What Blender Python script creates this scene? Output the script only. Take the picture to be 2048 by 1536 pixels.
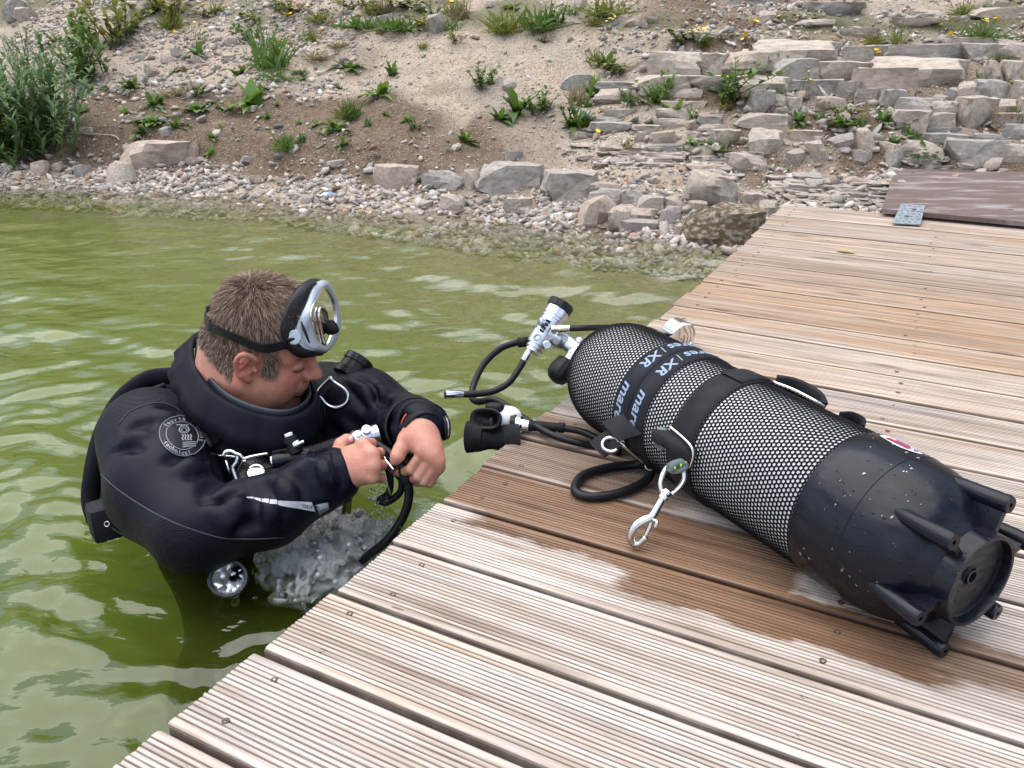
import bpy, bmesh, math, random
import numpy as np
from mathutils import Vector, Matrix

for _o in list(bpy.data.objects):
    bpy.data.objects.remove(_o)
SC = bpy.context.scene
COL = SC.collection
R = math.radians
PI = math.pi
rng = np.random.default_rng(7)
random.seed(7)

# ------------------------------------------------------------------ camera
CAMH = 0.70
PITCH, ROLL = R(22.705), R(0.174)
FPX = 1699.0
cam = bpy.data.cameras.new('camera')
cam.sensor_width = 36.0
cam.lens = 36.0 * FPX / 2048.0
cam.clip_start, cam.clip_end = 0.02, 800
camo = bpy.data.objects.new('camera', cam)
COL.objects.link(camo)
camo.matrix_world = Matrix.Translation((0, 0, CAMH)) @ Matrix.Rotation(PI / 2 - PITCH, 4, 'X') @ Matrix.Rotation(ROLL, 4, 'Z')
SC.camera = camo

# ------------------------------------------------------------------ sky and sun (bright overcast)
SUN_EL, SUN_AZ = 74, -70           # azimuth: degrees from +Y towards +X
world = bpy.data.worlds.new('World')
SC.world = world
world.use_nodes = True
wn = world.node_tree
wn.nodes.clear()
sky = wn.nodes.new('ShaderNodeTexSky')
sky.sky_type = 'NISHITA'
sky.sun_disc = False
sky.sun_elevation = R(SUN_EL)
sky.sun_rotation = R(SUN_AZ)
sky.air_density, sky.dust_density, sky.ozone_density = 1.0, 3.0, 1.0
hs = wn.nodes.new('ShaderNodeHueSaturation')
hs.inputs['Saturation'].default_value = 0.95
cl_tc = wn.nodes.new('ShaderNodeTexCoord')
cl_n = wn.nodes.new('ShaderNodeTexNoise')
cl_n.inputs['Scale'].default_value = 2.2
cl_n.inputs['Detail'].default_value = 5
cl_r = wn.nodes.new('ShaderNodeMapRange')
cl_r.inputs['From Min'].default_value, cl_r.inputs['From Max'].default_value = 0.35, 0.7
cl_r.inputs['To Min'].default_value, cl_r.inputs['To Max'].default_value = 0.05, 0.95
mixc = wn.nodes.new('ShaderNodeMix')
mixc.data_type = 'RGBA'
mixc.inputs['B'].default_value = (9.0, 10.4, 13.0, 1)
bg = wn.nodes.new('ShaderNodeBackground')
bg.inputs['Strength'].default_value = 0.10
wo = wn.nodes.new('ShaderNodeOutputWorld')
wn.links.new(sky.outputs[0], hs.inputs['Color'])
wn.links.new(cl_tc.outputs['Generated'], cl_n.inputs['Vector'])
wn.links.new(cl_n.outputs['Fac'], cl_r.inputs['Value'])
wn.links.new(cl_r.outputs[0], mixc.inputs['Factor'])
wn.links.new(hs.outputs[0], mixc.inputs['A'])
wn.links.new(mixc.outputs['Result'], bg.inputs['Color'])
wn.links.new(bg.outputs[0], wo.inputs['Surface'])

sun = bpy.data.lights.new('sun', 'SUN')
sun.energy = 2.4
sun.angle = R(85)
sun.color = (1.0, 0.94, 0.86)
suno = bpy.data.objects.new('sun', sun)
COL.objects.link(suno)
_sd = Vector((math.sin(R(SUN_AZ)) * math.cos(R(SUN_EL)), math.cos(R(SUN_AZ)) * math.cos(R(SUN_EL)), math.sin(R(SUN_EL))))
suno.rotation_euler = _sd.to_track_quat('Z', 'Y').to_euler()
suno.location = _sd * 20

vs = SC.view_settings
SC.display_settings.display_device = 'sRGB'
vs.view_transform = 'Standard'
vs.look = 'None'
vs.gamma = 1.0
vs.use_curve_mapping = False
vs.exposure = 0.80
SC.render.engine = 'CYCLES'
SC.cycles.use_denoising = True
SC.cycles.max_bounces = 7
SC.cycles.diffuse_bounces = 2
SC.cycles.glossy_bounces = 3
SC.cycles.transmission_bounces = 6
SC.cycles.transparent_max_bounces = 16
SC.cycles.volume_bounces = 1
SC.cycles.caustics_reflective = False
SC.cycles.caustics_refractive = False

# ------------------------------------------------------------------ measuring helpers
_cp, _sp = math.cos(PITCH), math.sin(PITCH)
CAMP = np.array([0, 0, CAMH])


def ray(px, py):
    x, y = (px - 1024) / FPX, -(py - 768) / FPX
    c, s = math.cos(ROLL), math.sin(ROLL)
    x, y = c * x - s * y, s * x + c * y
    return np.array([x, _cp + y * _sp, -_sp + y * _cp])


def at(px, py, d):
    """point at distance d (metres along the line of sight's axis) seen in that direction"""
    return CAMP + ray(px, py) * d


def atz(px, py, z):
    r = ray(px, py)
    return CAMP + r * ((z - CAMH) / r[2])


YAW = -0.48684879
DV = np.array([math.cos(YAW), math.sin(YAW), 0.0])     # along the dock's planks
NV = np.array([-DV[1], DV[0], 0.0])                    # along the dock
UZ = np.array([0, 0, 1.0])


def dk(d, n, z=0.0):
    return DV * d + NV * n + UZ * z


# ------------------------------------------------------------------ mesh helpers
def new_mesh(name, V, Fc, smooth=True):
    me = bpy.data.meshes.new(name)
    V = np.asarray(V, dtype=np.float32).reshape(-1, 3)
    if isinstance(Fc, np.ndarray) and Fc.ndim == 2:
        n, k = Fc.shape
        me.vertices.add(len(V))
        me.vertices.foreach_set('co', V.ravel())
        me.loops.add(n * k)
        me.loops.foreach_set('vertex_index', Fc.astype(np.int32).ravel())
        me.polygons.add(n)
        me.polygons.foreach_set('loop_start', np.arange(0, n * k, k, dtype=np.int32))
        me.polygons.foreach_set('loop_total', np.full(n, k, dtype=np.int32))
        me.update(calc_edges=True)
    else:
        me.from_pydata([tuple(map(float, v)) for v in V], [], [tuple(int(i) for i in f) for f in Fc])
        me.update()
    if smooth:
        me.polygons.foreach_set('use_smooth', np.ones(len(me.polygons), dtype=bool))
    me.validate()
    return me


def obj(name, me, mat=None, parent=None, label=None, cat=None, group=None, kind=None):
    o = bpy.data.objects.new(name, me)
    COL.objects.link(o)
    if mat is not None and me is not None:
        me.materials.clear()
        for m_ in (mat if isinstance(mat, (list, tuple)) else [mat]):
            me.materials.append(m_)
    if parent is not None:
        o.parent = parent
    tag(o, label, cat, group, kind)
    return o


def tag(o, label=None, cat=None, group=None, kind=None):
    if label: o['label'] = label
    if cat: o['category'] = cat
    if group: o['group'] = group
    if kind: o['kind'] = kind
    return o


def empty(name, label, cat, group=None, loc=(0, 0, 0)):
    o = bpy.data.objects.new(name, None)
    COL.objects.link(o)
    o.location = [float(v) for v in loc]
    return tag(o, label, cat, group)


class MB:
    """collects shapes given in world coordinates and links them as one mesh"""

    def __init__(s):
        s.V, s.F, s.n, s.mi = [], [], 0, []

    def add(s, V, Fc, mi=0):
        V = np.asarray(V, float).reshape(-1, 3)
        s.V.append(V)
        for f in Fc:
            s.F.append([int(i) + s.n for i in f])
            s.mi.append(mi)
        s.n += len(V)
        return s

    def build(s, name, mat=None, parent=None, smooth=True, angle=None, **kw):
        V = np.vstack(s.V)
        org = np.zeros(3)
        if parent is not None:
            org = np.array(parent.location)
        me = new_mesh(name, V - org, s.F, smooth)
        if any(s.mi):
            me.polygons.foreach_set('material_index', np.array(s.mi, dtype=np.int32))
        if smooth and angle is not None:
            sharp(me, angle)
        return obj(name, me, mat, parent, **kw)


def sharp(me, deg=35):
    """mark edges sharper than deg as sharp so that smooth shading keeps them crisp"""
    bm = bmesh.new()
    bm.from_mesh(me)
    lim = R(deg)
    for e in bm.edges:
        if len(e.link_faces) == 2:
            try:
                a = e.calc_face_angle()
            except ValueError:
                a = 0
            e.smooth = a < lim
        else:
            e.smooth = False
    bm.to_mesh(me)
    bm.free()


def frame_of(u, up=(0, 0, 1)):
    u = np.asarray(u, float)
    u = u / np.linalg.norm(u)
    up = np.asarray(up, float)
    if abs(u @ up) > 0.95:
        up = np.array([1.0, 0, 0]) if abs(u[0]) < 0.9 else np.array([0, 1.0, 0])
    a = np.cross(up, u)
    a /= np.linalg.norm(a)
    b = np.cross(u, a)
    return u, a, b


def box(c, ax, ay, az, sx, sy, sz, bev=0.0):
    """bevelled box: centre, three axes, full sizes"""
    c = np.asarray(c, float)
    ax, ay, az = [np.asarray(v, float) for v in (ax, ay, az)]
    bm = bmesh.new()
    bmesh.ops.create_cube(bm, size=1)
    for v in bm.verts:
        v.co = Vector((v.co.x * sx, v.co.y * sy, v.co.z * sz))
    if bev > 0:
        bmesh.ops.bevel(bm, geom=list(bm.edges), offset=bev, segments=2, affect='EDGES', profile=0.6)
    V = np.array([v.co[:] for v in bm.verts])
    bm.verts.index_update()
    Fc = [[v.index for v in f.verts] for f in bm.faces]
    bm.free()
    return c + V[:, :1] * ax + V[:, 1:2] * ay + V[:, 2:] * az, Fc


def lathe(c, u, prof, seg=32, up=(0, 0, 1), cap=True, wob=None):
    """surface of revolution about axis u through c; prof = [(along, radius), ...]"""
    u, a, b = frame_of(u, up)
    V, Fc = [], []
    n = len(prof)
    for (s, r) in prof:
        for k in range(seg):
            t = 2 * PI * k / seg
            rr = r * (wob(t, s) if wob else 1.0)
            V.append(np.asarray(c) + u * s + rr * (a * math.cos(t) + b * math.sin(t)))
    for i in range(n - 1):
        for k in range(seg):
            k2 = (k + 1) % seg
            Fc.append([i * seg + k, i * seg + k2, (i + 1) * seg + k2, (i + 1) * seg + k])
    if cap:
        if prof[0][1] > 1e-5: Fc.append(list(range(seg))[::-1])
        if prof[-1][1] > 1e-5: Fc.append([(n - 1) * seg + k for k in range(seg)])
    return np.array(V), Fc


def spline(pts, n=8, closed=False):
    P = np.asarray(pts, float)
    m = len(P)
    out = []
    rngi = range(m if closed else m - 1)
    for i in rngi:
        if closed:
            p0, p1, p2, p3 = P[(i - 1) % m], P[i], P[(i + 1) % m], P[(i + 2) % m]
        else:
            p1, p2 = P[i], P[i + 1]
            p0 = P[i - 1] if i > 0 else 2 * p1 - p2
            p3 = P[i + 2] if i + 2 < m else 2 * p2 - p1
        for k in range(n):
            t = k / n
            out.append(0.5 * ((2 * p1) + (-p0 + p2) * t + (2 * p0 - 5 * p1 + 4 * p2 - p3) * t * t + (-p0 + 3 * p1 - 3 * p2 + p3) * t ** 3))
    if not closed: out.append(P[-1])
    return np.array(out)


def tube(pts, r, seg=12, closed=False, cap=True, rfun=None, sec=None, up=(0, 0, 1)):
    """tube along a polyline; sec = optional cross-section [(a,b),...] in units of r"""
    P = np.asarray(pts, float)
    n = len(P)
    T = np.zeros_like(P)
    if closed:
        T = np.roll(P, -1, 0) - np.roll(P, 1, 0)
    else:
        T[1:-1] = P[2:] - P[:-2]
        T[0], T[-1] = P[1] - P[0], P[-1] - P[-2]
    T /= np.linalg.norm(T, axis=1)[:, None] + 1e-12
    _, a, b = frame_of(T[0], up)
    V, Fc = [], []
    if sec is None:
        sec = [(math.cos(2 * PI * k / seg), math.sin(2 * PI * k / seg)) for k in range(seg)]
    seg = len(sec)
    for i in range(n):
        a = a - (a @ T[i]) * T[i]
        a /= np.linalg.norm(a)
        b = np.cross(T[i], a)
        rr = r if rfun is None else r * rfun(i / max(1, n - 1))
        for (ca, cb) in sec:
            V.append(P[i] + rr * (a * ca + b * cb))
    for i in range(n if closed else n - 1):
        j = (i + 1) % n
        for k in range(seg):
            k2 = (k + 1) % seg
            Fc.append([i * seg + k, i * seg + k2, j * seg + k2, j * seg + k])
    if cap and not closed:
        Fc.append(list(range(seg))[::-1])
        Fc.append([(n - 1) * seg + k for k in range(seg)])
    return np.array(V), Fc


def smoothstep(a, b, x):
    t = np.clip((x - a) / (b - a), 0, 1)
    return t * t * (3 - 2 * t)


class Noise:
    """cheap smooth value noise on numpy arrays, 2-D or 3-D"""

    def __init__(s, seed=0):
        r_ = np.random.default_rng(seed)
        s.t = r_.random((32, 32, 32)).astype(np.float32) * 2 - 1

    def __call__(s, x, y, z=0.0):
        x, y, z = np.broadcast_arrays(np.asarray(x, np.float32), np.asarray(y, np.float32), np.asarray(z, np.float32))
        xi, yi, zi = np.floor(x).astype(int), np.floor(y).astype(int), np.floor(z).astype(int)
        fx, fy, fz = x - xi, y - yi, z - zi
        fx, fy, fz = fx * fx * (3 - 2 * fx), fy * fy * (3 - 2 * fy), fz * fz * (3 - 2 * fz)
        t = s.t
        o = 0
        for dx in (0, 1):
            for dy in (0, 1):
                for dz in (0, 1):
                    w = (fx if dx else 1 - fx) * (fy if dy else 1 - fy) * (fz if dz else 1 - fz)
                    o = o + w * t[(xi + dx) & 31, (yi + dy) & 31, (zi + dz) & 31]
        return o

    def fbm(s, x, y, z=0.0, o=4):
        v, a = 0, 1.0
        for k in range(o):
            f = 2.03 ** k
            v = v + a * s(np.asarray(x) * f + 7.3 * k, np.asarray(y) * f + 3.1 * k, np.asarray(z) * f)
            a *= 0.5
        return v


NZ = Noise(3)


# ------------------------------------------------------------------ material helpers
class Mat:
    def __init__(s, name, base=(0.5, 0.5, 0.5), rough=0.5, metal=0.0, **kw):
        s.m = bpy.data.materials.new(name)
        s.m.use_nodes = True
        s.t = s.m.node_tree
        s.b = s.t.nodes['Principled BSDF']
        s.out = s.t.nodes['Material Output']
        s.b.inputs['Base Color'].default_value = (*base, 1)
        s.b.inputs['Roughness'].default_value = rough
        s.b.inputs['Metallic'].default_value = metal
        for k, v in kw.items():
            s.b.inputs[k.replace('_', ' ')].default_value = v
        s._tc = None

    def n(s, typ, ins=None, **props):
        nd = s.t.nodes.new('ShaderNode' + typ)
        for k, v in props.items():
            setattr(nd, k, v)
        for k, v in (ins or {}).items():
            s.set(nd.inputs[k], v)
        return nd

    def set(s, sock, v):
        if isinstance(v, bpy.types.NodeSocket):
            s.t.links.new(v, sock)
        elif isinstance(v, bpy.types.Node):
            s.t.links.new(v.outputs[0], sock)
        else:
            if hasattr(sock.default_value, '__len__') and not isinstance(v, (int, float)) and len(v) == 3 and len(sock.default_value) == 4:
                v = (*v, 1)
            sock.default_value = v

    def coord(s, which='Object'):
        if s._tc is None: s._tc = s.n('TexCoord')
        return s._tc.outputs[which]

    def mapping(s, scale=(1, 1, 1), rot=(0, 0, 0), loc=(0, 0, 0), src=None):
        return s.n('Mapping', {'Vector': src or s.coord(), 'Scale': scale, 'Rotation': rot, 'Location': loc}).outputs[0]

    def noise(s, scale, detail=4, rough=0.55, vec=None, dist=0.0):
        return s.n('TexNoise', {'Vector': vec or s.coord(), 'Scale': scale, 'Detail': detail, 'Roughness': rough, 'Distortion': dist}).outputs['Fac']

    def ramp(s, fac, stops, interp='LINEAR'):
        nd = s.n('ValToRGB', {'Fac': fac})
        nd.color_ramp.interpolation = interp
        el = nd.color_ramp.elements
        while len(el) < len(stops): el.new(0.5)
        for e, (p, c) in zip(el, stops):
            e.position = p
            e.color = (*c, 1) if len(c) == 3 else c
        return nd.outputs['Color']

    def rng(s, v, a, b, c=0.0, d=1.0):
        return s.n('MapRange', {'Value': v, 'From Min': a, 'From Max': b, 'To Min': c, 'To Max': d}).outputs[0]

    def math(s, op, a, b=0.0, c=0.0):
        nd = s.n('Math', operation=op)
        s.set(nd.inputs[0], a)
        s.set(nd.inputs[1], b)
        s.set(nd.inputs[2], c)
        return nd.outputs[0]

    def mix(s, fac, a, b, blend='MIX'):
        nd = s.n('Mix', data_type='RGBA', blend_type=blend)
        s.set(nd.inputs['Factor'], fac)
        s.set(nd.inputs[6], a)
        s.set(nd.inputs[7], b)
        return nd.outputs[2]

    def sep(s, v):
        return s.n('SeparateXYZ', {0: v}).outputs

    def base(s, v): s.set(s.b.inputs['Base Color'], v)
    def rough(s, v): s.set(s.b.inputs['Roughness'], v)

    def bump(s, h, strength=0.3, dist=0.01, prev=None):
        nd = s.n('Bump', {'Height': h, 'Strength': strength, 'Distance': dist})
        if prev is not None: s.set(nd.inputs['Normal'], prev)
        s.set(s.b.inputs['Normal'], nd.outputs[0])
        return nd.outputs[0]


def simple(name, base, rough=0.5, metal=0.0, var=0.25, vscale=40, bump=0.15, bscale=200, bdist=0.001, **kw):
    """plain material with a little colour, gloss and relief variation"""
    m = Mat(name, base, rough, metal, **kw)
    nz = m.noise(vscale, 5)
    d = tuple(max(0, c * (1 - var)) for c in base)
    l = tuple(min(1, c * (1 + var)) for c in base)
    m.base(m.ramp(nz, [(0.3, d), (0.7, l)]))
    m.rough(m.rng(m.noise(vscale * 0.6, 4), 0.3, 0.7, max(0.02, rough - 0.08), min(1, rough + 0.1)))
    if bump: m.bump(m.noise(bscale, 3), bump, bdist)
    return m.m
# ------------------------------------------------------------------ the bank, lake bed and water
WZ = -0.19
_shx = np.array([-60, -10, -3.21, -2.52, -1.83, -1.33, -0.75, -0.32, 0.18, 0.50, 0.93, 1.4, 2.2, 6, 60])
_shy = np.array([20, 7.4, 5.397, 5.261, 5.016, 4.911, 4.623, 4.363, 4.096, 3.938, 3.763, 3.62, 3.45, 2.6, -6])


def bank_z(x, y):
    x, y = np.asarray(x, float), np.asarray(y, float)
    s = (y - np.interp(x, _shx, _shy)) * 0.93
    s = s + 0.05 * NZ.fbm(x * 2.1, y * 2.1, 5.0, 3)
    left = 1 - smoothstep(-0.9, 0.3, x)
    # left: pebble beach, small earth scarp, slope
    up = np.maximum(s, 0)
    pl = 0.22 * np.minimum(up, 0.25) + 0.17 * smoothstep(0.26, 0.52, s) + 0.40 * np.maximum(up - 0.45, 0)
    # right: stony toe, shallow shelf, ledges
    pr = 0.30 * np.minimum(up, 0.35) + 0.18 * np.clip(up - 0.35, 0, 0.45) + 0.47 * np.maximum(up - 0.8, 0)
    step = 0.14
    q = pr / step
    terr = (np.floor(q) + smoothstep(0.55, 0.98, q - np.floor(q))) * step
    wr = smoothstep(0.2, 1.2, x) * smoothstep(0.45, 0.9, s) * 0.5
    pr = pr * (1 - wr) + terr * wr
    z = left * pl + (1 - left) * pr
    far = np.clip(s - 3.5, 0, 11)
    z = z + 0.50 * far - 0.42 * np.maximum(s - 14.5, 0)
    z = np.where(s > 0, z, -0.13 * np.minimum(-s, 1.2) - 0.55 * np.maximum(-s - 1.2, 0))
    z = z + (0.022 * NZ.fbm(x * 5, y * 5, 1.0, 4) + 0.05 * NZ.fbm(x * 1.1, y * 1.1, 2.0, 2)) * smoothstep(-0.6, 0.5, s)
    z = np.maximum(z, -2.2 + 0.1 * NZ(x, y, 3.0))
    return WZ + z


def bank_point(px, py, lift=0.0):
    """where the line of sight through that direction meets the bank"""
    r = ray(px, py)
    d = np.linspace(3.0, 16, 1600)
    P = CAMP + r * d[:, None]
    h = P[:, 2] - bank_z(P[:, 0], P[:, 1]) - lift
    i = np.argmax(h < 0)
    if h[i] >= 0: i = len(d) - 1
    return CAMP + r * d[i], d[i]


def grid_axis(segs):
    out = [segs[0][0]]
    for a, b, st in segs:
        n = max(1, int(round((b - a) / st)))
        out += list(np.linspace(a, b, n + 1)[1:])
    return np.array(out)


def grid_mesh(xs, ys, zf):
    X, Y = np.meshgrid(xs, ys)
    Z = zf(X, Y)
    V = np.stack([X, Y, Z], -1).reshape(-1, 3)
    nx, ny = len(xs), len(ys)
    i = np.arange((ny - 1) * (nx - 1))
    r_, c_ = i // (nx - 1), i % (nx - 1)
    a = r_ * nx + c_
    return V, np.stack([a, a + 1, a + nx + 1, a + nx], 1)


xs = grid_axis([(-300, -30, 30), (-30, -7, 1.0), (-7, -4, 0.1), (-4, 4.5, 0.025), (4.5, 9, 0.15), (9, 30, 1), (30, 300, 30)])
ys = grid_axis([(-300, -30, 30), (-30, 2, 1.0), (2.0, 3.2, 0.06), (3.2, 8.6, 0.025), (8.6, 14, 0.1), (14, 30, 1), (30, 300, 30)])
V, Fq = grid_mesh(xs, ys, bank_z)
me = new_mesh('ground', V, Fq)
# the kind of soil, stored on the ground: 0 = pale scree, 1 = brown earth and, on the right, painted shade
_s = (V[:, 1] - np.interp(V[:, 0], _shx, _shy)) * 0.93
_earth_shade = smoothstep(0.1, 0.3, _s) * (1 - smoothstep(0.7, 1.3, _s)) * smoothstep(-5, -3.2, V[:, 0]) * (1 - smoothstep(-0.8, 0.2, V[:, 0]))
_earth_shade = np.clip(_earth_shade * (1.0 + 0.45 * NZ.fbm(V[:, 0] * 4, V[:, 1] * 4, 9.0, 3)), 0, 1)
_earth_shade = np.clip(_earth_shade + 0.75 * smoothstep(0.5, 1.4, V[:, 0]) * smoothstep(0.3, 0.6, _s) * (1 - smoothstep(2.2, 3.0, _s)) * (0.7 + 0.5 * NZ.fbm(V[:, 0] * 6, V[:, 1] * 6, 19.0, 3)), 0, 1)  # brown dirt on the right bank, painted darker to stand for shade between stones
_earth_shade = np.clip(_earth_shade + 0.35 * smoothstep(0.1, 0.6, NZ.fbm(V[:, 0] * 1.7, V[:, 1] * 1.7, 15.0, 3)), 0, 1)
_g = smoothstep(1.7, 2.7, _s) * np.maximum(smoothstep(-0.1, 0.5, NZ.fbm(V[:, 0] * 1.3, V[:, 1] * 2.2, 4.0, 3)), smoothstep(3.2, 3.8, _s))
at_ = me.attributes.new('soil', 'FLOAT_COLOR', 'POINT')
at_.data.foreach_set('color', np.stack([_earth_shade, _g, np.clip(-_s * 0.6, 0, 1), np.ones_like(_earth_shade)], 1).astype(np.float32).ravel())

m = Mat('bank_soil', rough=0.95)
vec = m.coord()
att = m.n('Attribute', attribute_name='soil')
sr = m.n('SeparateColor', {0: att.outputs['Color']})
n1 = m.noise(3.0, 6, 0.6)
n2 = m.noise(28, 6, 0.65)
n3 = m.noise(160, 4, 0.7)
pale = m.ramp(n2, [(0.25, (0.205, 0.15, 0.10)), (0.5, (0.40, 0.315, 0.23)), (0.75, (0.57, 0.475, 0.37))])
pale = m.mix(m.rng(n1, 0.4, 0.65), pale, m.ramp(n3, [(0.3, (0.28, 0.225, 0.17)), (0.7, (0.47, 0.40, 0.33))]))
earth = m.ramp(n2, [(0.25, (0.075, 0.048, 0.028)), (0.55, (0.16, 0.108, 0.066)), (0.8, (0.25, 0.185, 0.125))])  # brown earth, also the colour of the shade painted among the ledges
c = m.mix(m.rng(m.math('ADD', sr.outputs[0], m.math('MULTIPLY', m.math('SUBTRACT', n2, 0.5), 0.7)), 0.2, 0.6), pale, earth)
vp = m.n('TexVoronoi', {'Vector': vec, 'Scale': 75.0, 'Randomness': 1.0})
vq = m.n('TexVoronoi', {'Vector': vec, 'Scale': 190.0, 'Randomness': 1.0})
pc = m.mix(m.rng(m.sep(vp.outputs['Color'])[0], 0.35, 0.95), m.mix(1.0, c, (0.55, 0.52, 0.50), 'MULTIPLY'), (0.56, 0.50, 0.43))
pm_ = m.math('MULTIPLY', m.rng(vp.outputs['Distance'], 0.30, 0.45, 1, 0), m.rng(m.sep(vp.outputs['Color'])[1], 0.35, 0.4))
c = m.mix(m.math('MULTIPLY', pm_, 0.8), c, pc)
c = m.mix(m.math('MULTIPLY', m.rng(m.sep(vq.outputs['Color'])[0], 0.6, 0.9), 0.55), c, m.mix(1.0, c, (0.55, 0.5, 0.46), 'MULTIPLY'))
green = m.ramp(n3, [(0.3, (0.035, 0.045, 0.012)), (0.7, (0.13, 0.135, 0.05))])
c = m.mix(m.math('MULTIPLY', m.rng(m.math('ADD', sr.outputs[1], m.math('SUBTRACT', n2, 0.6)), 0.2, 0.7), 0.7), c, green)
# the lake bed: silt and algae
bed = m.ramp(n2, [(0.3, (0.14, 0.11, 0.055)), (0.7, (0.34, 0.28, 0.17))])
c = m.mix(m.rng(sr.outputs[2], 0.02, 0.25), c, bed)
m.base(c)
nb = m.bump(n2, 0.7, 0.03)
nb = m.bump(m.math('MULTIPLY', m.rng(vp.outputs['Distance'], 0.1, 0.45, 1, 0), pm_), 0.9, 0.010, nb)
m.bump(n3, 0.6, 0.008, nb)
M_SOIL = m.m
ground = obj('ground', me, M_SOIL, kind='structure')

# ---- water: one closed body, waves on its top, turbid green inside
MANX, MANY = -0.50, 1.45


def wave(X, Y):
    r_ = np.random.default_rng(21)
    Z = np.zeros_like(X)
    wx = X + 0.05 * NZ.fbm(X * 2.2, Y * 2.2, 2.0, 3)
    wy = Y + 0.05 * NZ.fbm(X * 2.2, Y * 2.2, 7.0, 3)
    for k in range(46):
        lam = 0.055 * (9.0 ** r_.random())
        th = R(82) + r_.normal() * 0.62
        amp = 0.0092 * lam ** 0.95 * r_.uniform(0.6, 1.2)
        Z += amp * np.sin(2 * PI / lam * (wx * math.cos(th) + wy * math.sin(th)) + r_.random() * 6.28)
    Z *= 0.55 + 0.45 * NZ.fbm(X * 0.9, Y * 1.6, 11.0, 2)
    d = np.hypot(X - MANX, Y - MANY)
    Z += 0.0030 * np.sin(2 * PI * d / 0.085 + 2.5 * NZ.fbm(X * 2.5, Y * 2.5, 4.0, 2)) * np.exp(-np.abs(d - 0.42) / 0.28)
    d2 = np.hypot(X + 0.40, Y - 1.02)
    Z += (0.010 * NZ.fbm(X * 14, Y * 14, 3.0, 3)) * np.exp(-(d2 / 0.16) ** 2)
    Z += 0.0022 * np.sin(2 * PI * d2 / 0.06 + 3 * NZ.fbm(X * 3, Y * 3, 1.0, 2)) * np.exp(-d2 / 0.4)
    Z += 0.0016 * NZ.fbm(X * 9, Y * 13, 6.0, 3) * smoothstep(6, 3, Y)
    Z *= 1 - 0.55 * smoothstep(2.6, 4.2, Y)
    return Z * smoothstep(30, 8, np.hypot(X, Y))


xs = grid_axis([(-60, -12, 8), (-12, -4, 0.5), (-4, -2.2, 0.03), (-2.2, 0.4, 0.0085), (0.4, 1.6, 0.02), (1.6, 4, 0.3), (4, 60, 8)])
ys = grid_axis([(-60, -4, 8), (-4, 0.4, 0.4), (0.4, 2.2, 0.0075), (2.2, 3.6, 0.014), (3.6, 5.6, 0.022), (5.6, 8, 0.2), (8, 40, 8)])
V, Fq = grid_mesh(xs, ys, lambda X, Y: WZ + wave(X, Y))
nx, ny = len(xs), len(ys)
top = V.copy()
ring = list(range(nx)) + [r_ * nx + nx - 1 for r_ in range(1, ny)] + [(ny - 1) * nx + c_ for c_ in range(nx - 2, -1, -1)] + [r_ * nx for r_ in range(ny - 2, 0, -1)]
low = V[ring].copy()
low[:, 2] = -3.0
b0 = len(V)
V = np.vstack([V, low, [[0, -10, -3.0]]])
k = len(ring)
side = [[ring[i], b0 + i, b0 + (i + 1) % k, ring[(i + 1) % k]] for i in range(k)]
bot = [[b0 + (i + 1) % k, b0 + i, b0 + k, b0 + k] for i in range(k)]
me = bpy.data.meshes.new('water')
faces = np.vstack([Fq, np.array(side)])
nv, nq, nt = len(V), len(faces), k
me.vertices.add(nv)
me.vertices.foreach_set('co', V.astype(np.float32).ravel())
loops = np.concatenate([faces.ravel(), np.array([b_[:3] for b_ in bot]).ravel()]).astype(np.int32)
me.loops.add(len(loops))
me.loops.foreach_set('vertex_index', loops)
me.polygons.add(nq + nt)
ls = np.concatenate([np.arange(nq) * 4, nq * 4 + np.arange(nt) * 3]).astype(np.int32)
me.polygons.foreach_set('loop_start', ls)
me.polygons.foreach_set('loop_total', np.concatenate([np.full(nq, 4), np.full(nt, 3)]).astype(np.int32))
me.update(calc_edges=True)
me.polygons.foreach_set('use_smooth', np.ones(nq + nt, dtype=bool))
m = Mat('lake_water')
m.t.nodes.remove(m.b)
bump = m.n('Bump', {'Height': m.noise(20, 3, 0.5, m.mapping((0.55, 1.5, 1), rot=(0, 0, 0.15))), 'Strength': 0.5, 'Distance': 0.006})
fr = m.n('Fresnel', {'IOR': 1.47, 'Normal': bump.outputs[0]})
gl = m.n('BsdfGlossy', {'Color': (1, 1, 1), 'Roughness': 0.02, 'Normal': bump.outputs[0]})
tr = m.n('BsdfTransparent', {'Color': (1, 1, 1)})
mx = m.n('MixShader', {0: fr.outputs[0], 1: tr.outputs[0], 2: gl.outputs[0]})
m.t.links.new(mx.outputs[0], m.out.inputs['Surface'])
ab = m.n('VolumeAbsorption', {'Color': (0.40, 0.60, 0.10), 'Density': 1.5})
scn = m.n('VolumeScatter', {'Color': (0.48, 0.60, 0.085), 'Density': 1.8, 'Anisotropy': 0.2})
ad = m.n('AddShader', {0: ab.outputs[0], 1: scn.outputs[0]})
m.t.links.new(ad.outputs[0], m.out.inputs['Volume'])
water = obj('water', me, m.m, kind='structure')
# ------------------------------------------------------------------ the dock
dock = empty('dock', 'weathered wooden dock of grooved planks reaching from the bank over the water', 'dock', loc=dk(0, 0, -0.03))
HS = 0.70
gaps = [-0.73, -0.535, -0.34, -0.145, 0.05, 0.25, 0.447, 0.642, 0.842, 1.036, 1.229, 1.422, 1.618, 1.80, 1.985, 2.165, 2.348, 2.54, 2.735, 2.928, 3.12, 3.32, 3.514, 3.712]
gaps += list(np.linspace(3.712, 5.475, 10)[1:])
EDGE = -0.6545
DOCKW = 1.62


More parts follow.
